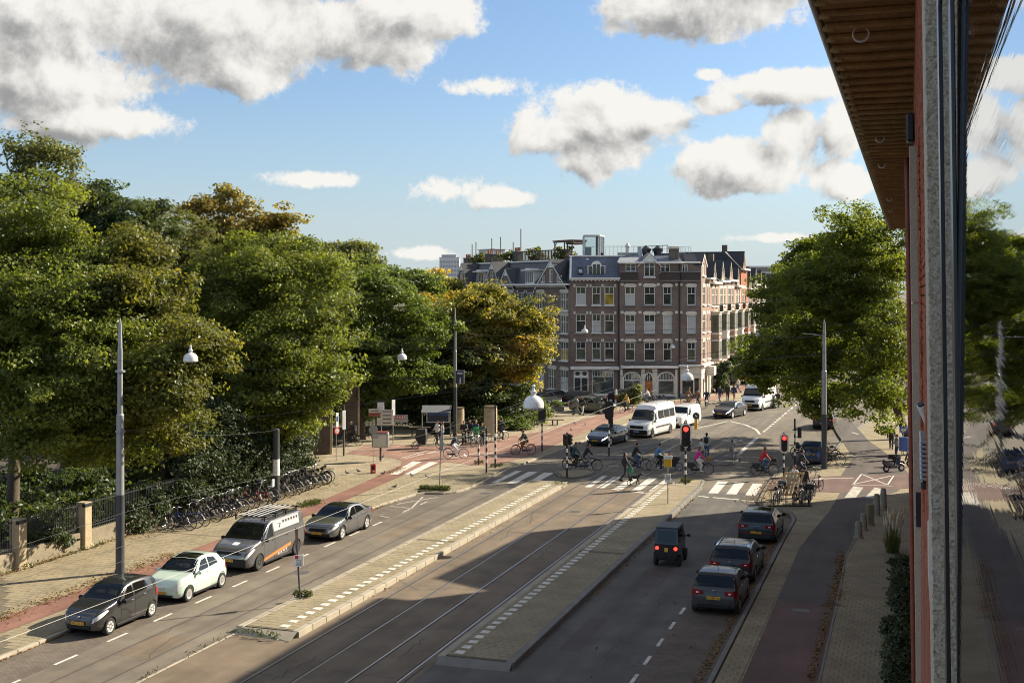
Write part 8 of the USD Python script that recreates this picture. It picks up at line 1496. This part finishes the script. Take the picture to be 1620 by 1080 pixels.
rider('cyclist in dark clothes hidden behind the black signal board','bicycle behind the black signal board',(957,655),LT+.8,'cloth_black','cloth_navy',z=KERB,hair='hair_brown')
# standing and walking
woman=at(989,760.5);person('woman in black walking right with a green shoulder bag and a black dog',woman,RT,'walk','cloth_black','cloth_black',long=True,bag='bag_green')
person('person in white top standing under the framed screen at the park corner',at(692,702,KERB),LT+.6,'talk','cloth_white','cloth_black','hair_dark',long=True)
person('person in grey jacket beside the one in the white top, park corner',at(700,703,KERB),LT,'stand','cloth_grey','cloth_navy','hair_brown',long=True)
person('person in dark blue jacket just left of the grey edge-on sign',at(697,711,KERB),RT,'stand','cloth_navy','cloth_jeans')
gd='delivery bicycles in a cluster on the plaza'
for k,(px,rz,col,rear,lab)in enumerate((((738,704),RT+.4,'silver',None,'leftmost bicycle of the cluster on the plaza'),((748,703),LT+1.0,'green','green_box','bicycle carrying a bright green delivery box on the plaza'),((757,706),LT+.9,'white',None,'front bicycle of the cluster beside the green delivery box'),((764,702),RT+.8,'silver',None,'rightmost bicycle of the cluster on the plaza'))):bicycle('bicycle',lab,col,at(*px,KERB),rz,gd,rear=rear)
for px,lab,top,hair,sk in(((734,702),'rider in black standing at the left of the plaza bicycle cluster','cloth_black','hair_dark','skin'),((743,700),'rider in black standing behind the green delivery box','cloth_black','hair_dark','skin_brown'),((753,701),'rider with pale hair standing right of the green delivery box','cloth_navy','hair_blond','skin'),((763,705),'rider in dark green jacket at the right of the plaza bicycle cluster','cloth_green','hair_dark','skin')):person(lab,at(*px,KERB),LT+1+.3*(px[0]%3),'talk',top,'cloth_black',hair,sk)
person('man with dark backpack walking up the street between the islands',at(1118,724,.02),RT+1.2,'stand','cloth_pale','cloth_jeans',back='cloth_black',skin='skin_brown')
person('person in pale green jacket left of the man with the backpack',at(1110,734,.02),RT+.2,'stand','cloth_pale','cloth_green','hair_brown')
person('child standing alone on the narrow traffic island',at(1158,727,KERB),RT+2,'stand','cloth_grey','cloth_grey','hair_brown',size=.78)
person('person in white shirt sitting behind the pallet',at(1258,772,KERB),LT+.3,'sit','cloth_white','cloth_grey','hair_brown',size=1.05)
person('man in black standing right of the pallet with his back turned',at(1273,786,KERB),RT+.6,'stand','cloth_black','cloth_black')
person('dark pedestrian walking up the right footway under the plane tree',at(1410,710,KERB),RT+1.2,'walk','cloth_black','cloth_black')
for px,lab,top,lg,hr,kd in(((921,657),'pedestrian in black top and pale trousers before the sage grey car','cloth_black','cloth_pale','hair_brown','walk'),((913,656),'pedestrian in grey behind the one in pale trousers','cloth_grey','cloth_green','hair_dark','walk'),((1139,637),'pedestrian in dark jacket and grey trousers at the street mouth','cloth_navy','cloth_grey','hair_dark','walk'),((1151,633),'pedestrian in black on the red lane at the street mouth','cloth_black','cloth_black','hair_dark','stand'),((1161,635),'pedestrian with bare legs right of the one in black, street mouth','cloth_navy','skin','hair_brown','walk'),((1146,614),'far pedestrian in black left of the small street trees','cloth_black','cloth_navy','hair_dark','stand'),((1161,614),'far pedestrian in dark green under the small street trees','cloth_green','cloth_black','hair_dark','stand'),((1181,613),'far person in dark red top above the white delivery van','cloth_red','cloth_navy','hair_brown','stand'),((1168,621),'far pedestrian in white between the street trees and the van','cloth_white','cloth_jeans','hair_blond','walk')):person(lab,at(*px,KERB),RT+(px[0]%5),kd,top,lg,hr)
# cargo bicycles
def cargo(label,loc,rz,hood,group='cargo bicycles'):
    t=thing('cargo_bicycle',label,'cargo bicycle',loc,rz,group);bike_wheel(t,-.55,.33);
    for y in((.32,-.32)if hood else(0,)):
        w=MB().tube([(1.25+.25*math.cos(a),y,.25+.25*math.sin(a))for a in np.linspace(0,2*PI,21)],.022,5,False);ww=part(t,'wheel',w,MATS['tyre']);m=MB()
        for k in range(10):a=2*PI*k/10;m.tube([(1.25,y,.25),(1.25+.24*math.cos(a),y,.25+.24*math.sin(a))],.0035,3,False)
        part(ww,'spokes',m,MATS['spoke'],kind='stuff')
    part(t,'frame',MB().tube([(-.22,0,.80),(-.06,0,.30),(.45,0,.30),(1.25,0,.26)],.022,6).tube([(-.55,.05,.33),(-.2,.03,.74)],.011,5).tube([(-.55,-.05,.33),(-.06,0,.3)],.011,5).tube([(-.2,0,.6),(.36,0,.55),(.34,0,.95)],.02,6),MATS['frame_black'],smooth=50)
    part(t,'handlebar',MB().tube([(.14,.29,1.02),(.30,.27,1.06),(.34,0,1.0),(.30,-.27,1.06),(.14,-.29,1.02)],.013,6),MATS['spoke']);part(t,'saddle',MB().tube([(-.36,0,.93),(-.26,0,.94),(-.12,0,.93)],[.10,.085,.03],8),MATS['saddle'])
    bx=mf.Manifold.hull_points(np.array([(x,s*w,z)for x,w,z in((.48,.26,.34),(1.0,.26,.34),(.42,.34,.86),(1.3,.32,.86))for s in(-1,1)]))-mf.Manifold.hull_points(np.array([(x,s*w,z)for x,w,z in((.52,.22,.40),(.97,.22,.40),(.46,.30,.90),(1.26,.28,.90))for s in(-1,1)]));bo=part(t,'box',bx,MATS['crate_black'])
    if hood:part(t,'rain_hood',MB().prism([(.42,.86),(1.25,.86),(1.12,1.42),(.48,1.45)],-.33,.33,W2F),MATS['pannier']);part(t,'hood_window',MB().box((.82,-.335,1.14),(.44,.012,.32)).box((.82,.335,1.14),(.44,.012,.32)),MATS['car_glass']);part(bo,'box_print',MB().box((.85,-.345,.66),(.44,.01,.06)),MATS['print_white'])
    else:part(t,'bench',MB().box((.72,0,.60),(.3,.46,.04)),MATS['basket_wicker'])
    return t
f=at(684,709,KERB);cargo('black box tricycle with a rain hood, standing on the red plaza lane',f,LT-.1,True)
f=at(1044,744);cargo('long cargo bicycle with a black box carrying a child, on the crossing',f,RT,False);person('rider in denim blue jacket steering the long cargo bicycle',f,RT,'ride','cloth_blue','cloth_black');d_=np.array([math.cos(RT),math.sin(RT),0]);person('child in orange red coat and blue helmet sitting in the cargo box',f+d_*.62+[0,0,.36],RT,'sit','cloth_orange','cloth_navy',helmet='helmet_blue',size=.74)
# dog
f=at(1003,766);t=thing('dog','black dog walking on a lead beside the woman with the green bag','dog',f,RT)
dg=[hull([(.24,0,.46,.13),(-.02,0,.47,.115)]),hull([(-.02,0,.47,.115),(-.28,0,.49,.10)]),hull([(.26,0,.50,.10),(.42,0,.62,.065)]),hull([(.42,0,.63,.072),(.50,0,.64,.062)]),hull([(.50,0,.63,.052),(.62,0,.60,.032)]),hull([(-.34,0,.52,.035),(-.46,0,.62,.022)]),hull([(-.46,0,.62,.022),(-.54,0,.74,.012)])]+[hull([(.42,s*.055,.68,.025),(.40,s*.085,.60,.014)])for s in(-1,1)]
for s,fo,ho in((1,.10,-.06),(-1,-.08,.10)):
    for Jn in([(.24,s*.08,.42,.062),(.22+fo*.5,s*.085,.25,.034),(.22+fo*.9,s*.085,.12,.024),(.23+fo,s*.085,.03,.026),(.28+fo,s*.085,.022,.022)],[(-.27,s*.07,.46,.085),(-.20+ho*.5,s*.085,.29,.046),(-.36+ho,s*.085,.17,.026),(-.33+ho,s*.085,.03,.026),(-.28+ho,s*.085,.022,.022)]):dg+=[hull([a,b])for a,b in zip(Jn[:-1],Jn[1:])]
plain('dog_black',(.014,.013,.012),.6,var=.2,vscale=20);bd=part(t,'body',union(dg),MATS['dog_black'],smooth=60);part(bd,'collar',MB().tube([(.38+.07*math.cos(a)*.6,.07*math.sin(a),.585-.05*math.cos(a))for a in np.linspace(0,2*PI,13)],.012,5,False),MATS['sign_red'])
wr=woman+np.array([math.cos(RT)*.30+math.sin(RT)*.0,math.sin(RT)*.30,.95]);solo('dog_lead',MB().tube([wr,(wr+f)/2+[0,0,.2],f+np.array([math.cos(RT)*.40,math.sin(RT)*.40,.63])],.008,4),MATS['cloth_black'],'thin dark lead between the woman with the green bag and her dog','lead')
# scooters
def scooter(label,loc,rz,col):
    t=thing('scooter',label,'scooter',loc,rz,'motor scooters')
    for x in(-.52,.62):w=part(t,'wheel',MB().tube([(x+.19*math.cos(a),0,.24+.19*math.sin(a))for a in np.linspace(0,2*PI,19)],.055,7,False),MATS['tyre'],smooth=50);part(w,'rim',MB().tube([(x,-.04,.24),(x,.04,.24)],.13,14),MATS['alloy'])
    part(t,'body',union([hull([(-.72,0,.62,.10),(-.20,0,.52,.13),(-.50,0,.40,.13)]),hull([(-.2,0,.34,.10),(.25,0,.30,.09)]),hull([(.34,.13,.45,.05),(.34,-.13,.45,.05),(.46,.10,.92,.05),(.46,-.10,.92,.05)]),hull([(.50,0,.52,.07),(.74,0,.44,.05)])]),MATS[col],smooth=50)
    part(t,'seat',MB().bevbox((-.42,0,.76),(.66,.28,.10),.045),MATS['saddle']);part(t,'handlebar',MB().tube([(.36,.33,1.06),(.44,.1,1.04),(.44,-.1,1.04),(.36,-.33,1.06)],.02,6),MATS['trim_black']);part(t,'headlight',MB().tube([(.50,0,.98),(.56,0,.98)],.07,12),MATS['lamp_clear']);part(t,'fork',MB().tube([(.48,0,.9),(.62,0,.24)],.03,6),MATS['trim_black'])
    for s in(-1,1):part(t,'mirror',MB().tube([(.40,s*.26,1.06),(.40,s*.32,1.24)],.008,4).bevbox((.40,s*.34,1.27),(.03,.11,.08),.02),MATS['trim_black'])
scooter('dark motor scooter ridden behind the white delivery van, beside the plane tree',at(1230,645),-PI/2-.2,'paint_grey');person('rider in black on the motor scooter behind the delivery van',at(1230,645)+np.array([0,-.0,-.12]),-PI/2-.2,'ride','cloth_black','cloth_black',helmet='cloth_grey')
scooter('dark blue scooter parked at the foot of the brick building, nearer of two',at(1413,746,KERB),RT+.3,'paint_navy');scooter('black scooter parked by the blue sign at the brick building',at(1424,738,KERB),RT-.2,'paint_black')
f=at(1419,727,KERB);person('person in grey bending over the parked scooters',f,LT,'talk','cloth_grey','cloth_navy')
# pigeons on the square
plain('feather',(.12,.12,.135),.7,var=.3,vscale=30)
GPG='pigeons on the sandy paving'
pg0=None
for px in((604,726),(549,751),(567,748),(652,755),(624,773),(676,757),(910,672),(926,674),(904,682),(606,752),(516,763)):
    q=at(*px,KERB)
    if pg0 is None:
        pg0=thing('pigeon','small grey pigeon on the sandy paving of the square','pigeon',q,.4,GPG);part(pg0,'body',union([hull([(.06,0,.16,.065),(-.08,0,.14,.05)]),hull([(-.08,0,.14,.04),(-.2,0,.11,.015)]),hull([(.09,0,.19,.04),(.13,0,.27,.032)]),hull([(.14,0,.27,.02),(.19,0,.262,.006)])]),MATS['feather'],smooth=60);part(pg0,'legs',MB().tube([(.0,.025,.1),(.0,.025,0)],.007,4).tube([(.0,-.025,.1),(.0,-.025,0)],.007,4),MATS['sign_red'])
    else:copy(pg0,q,px[0]%6)
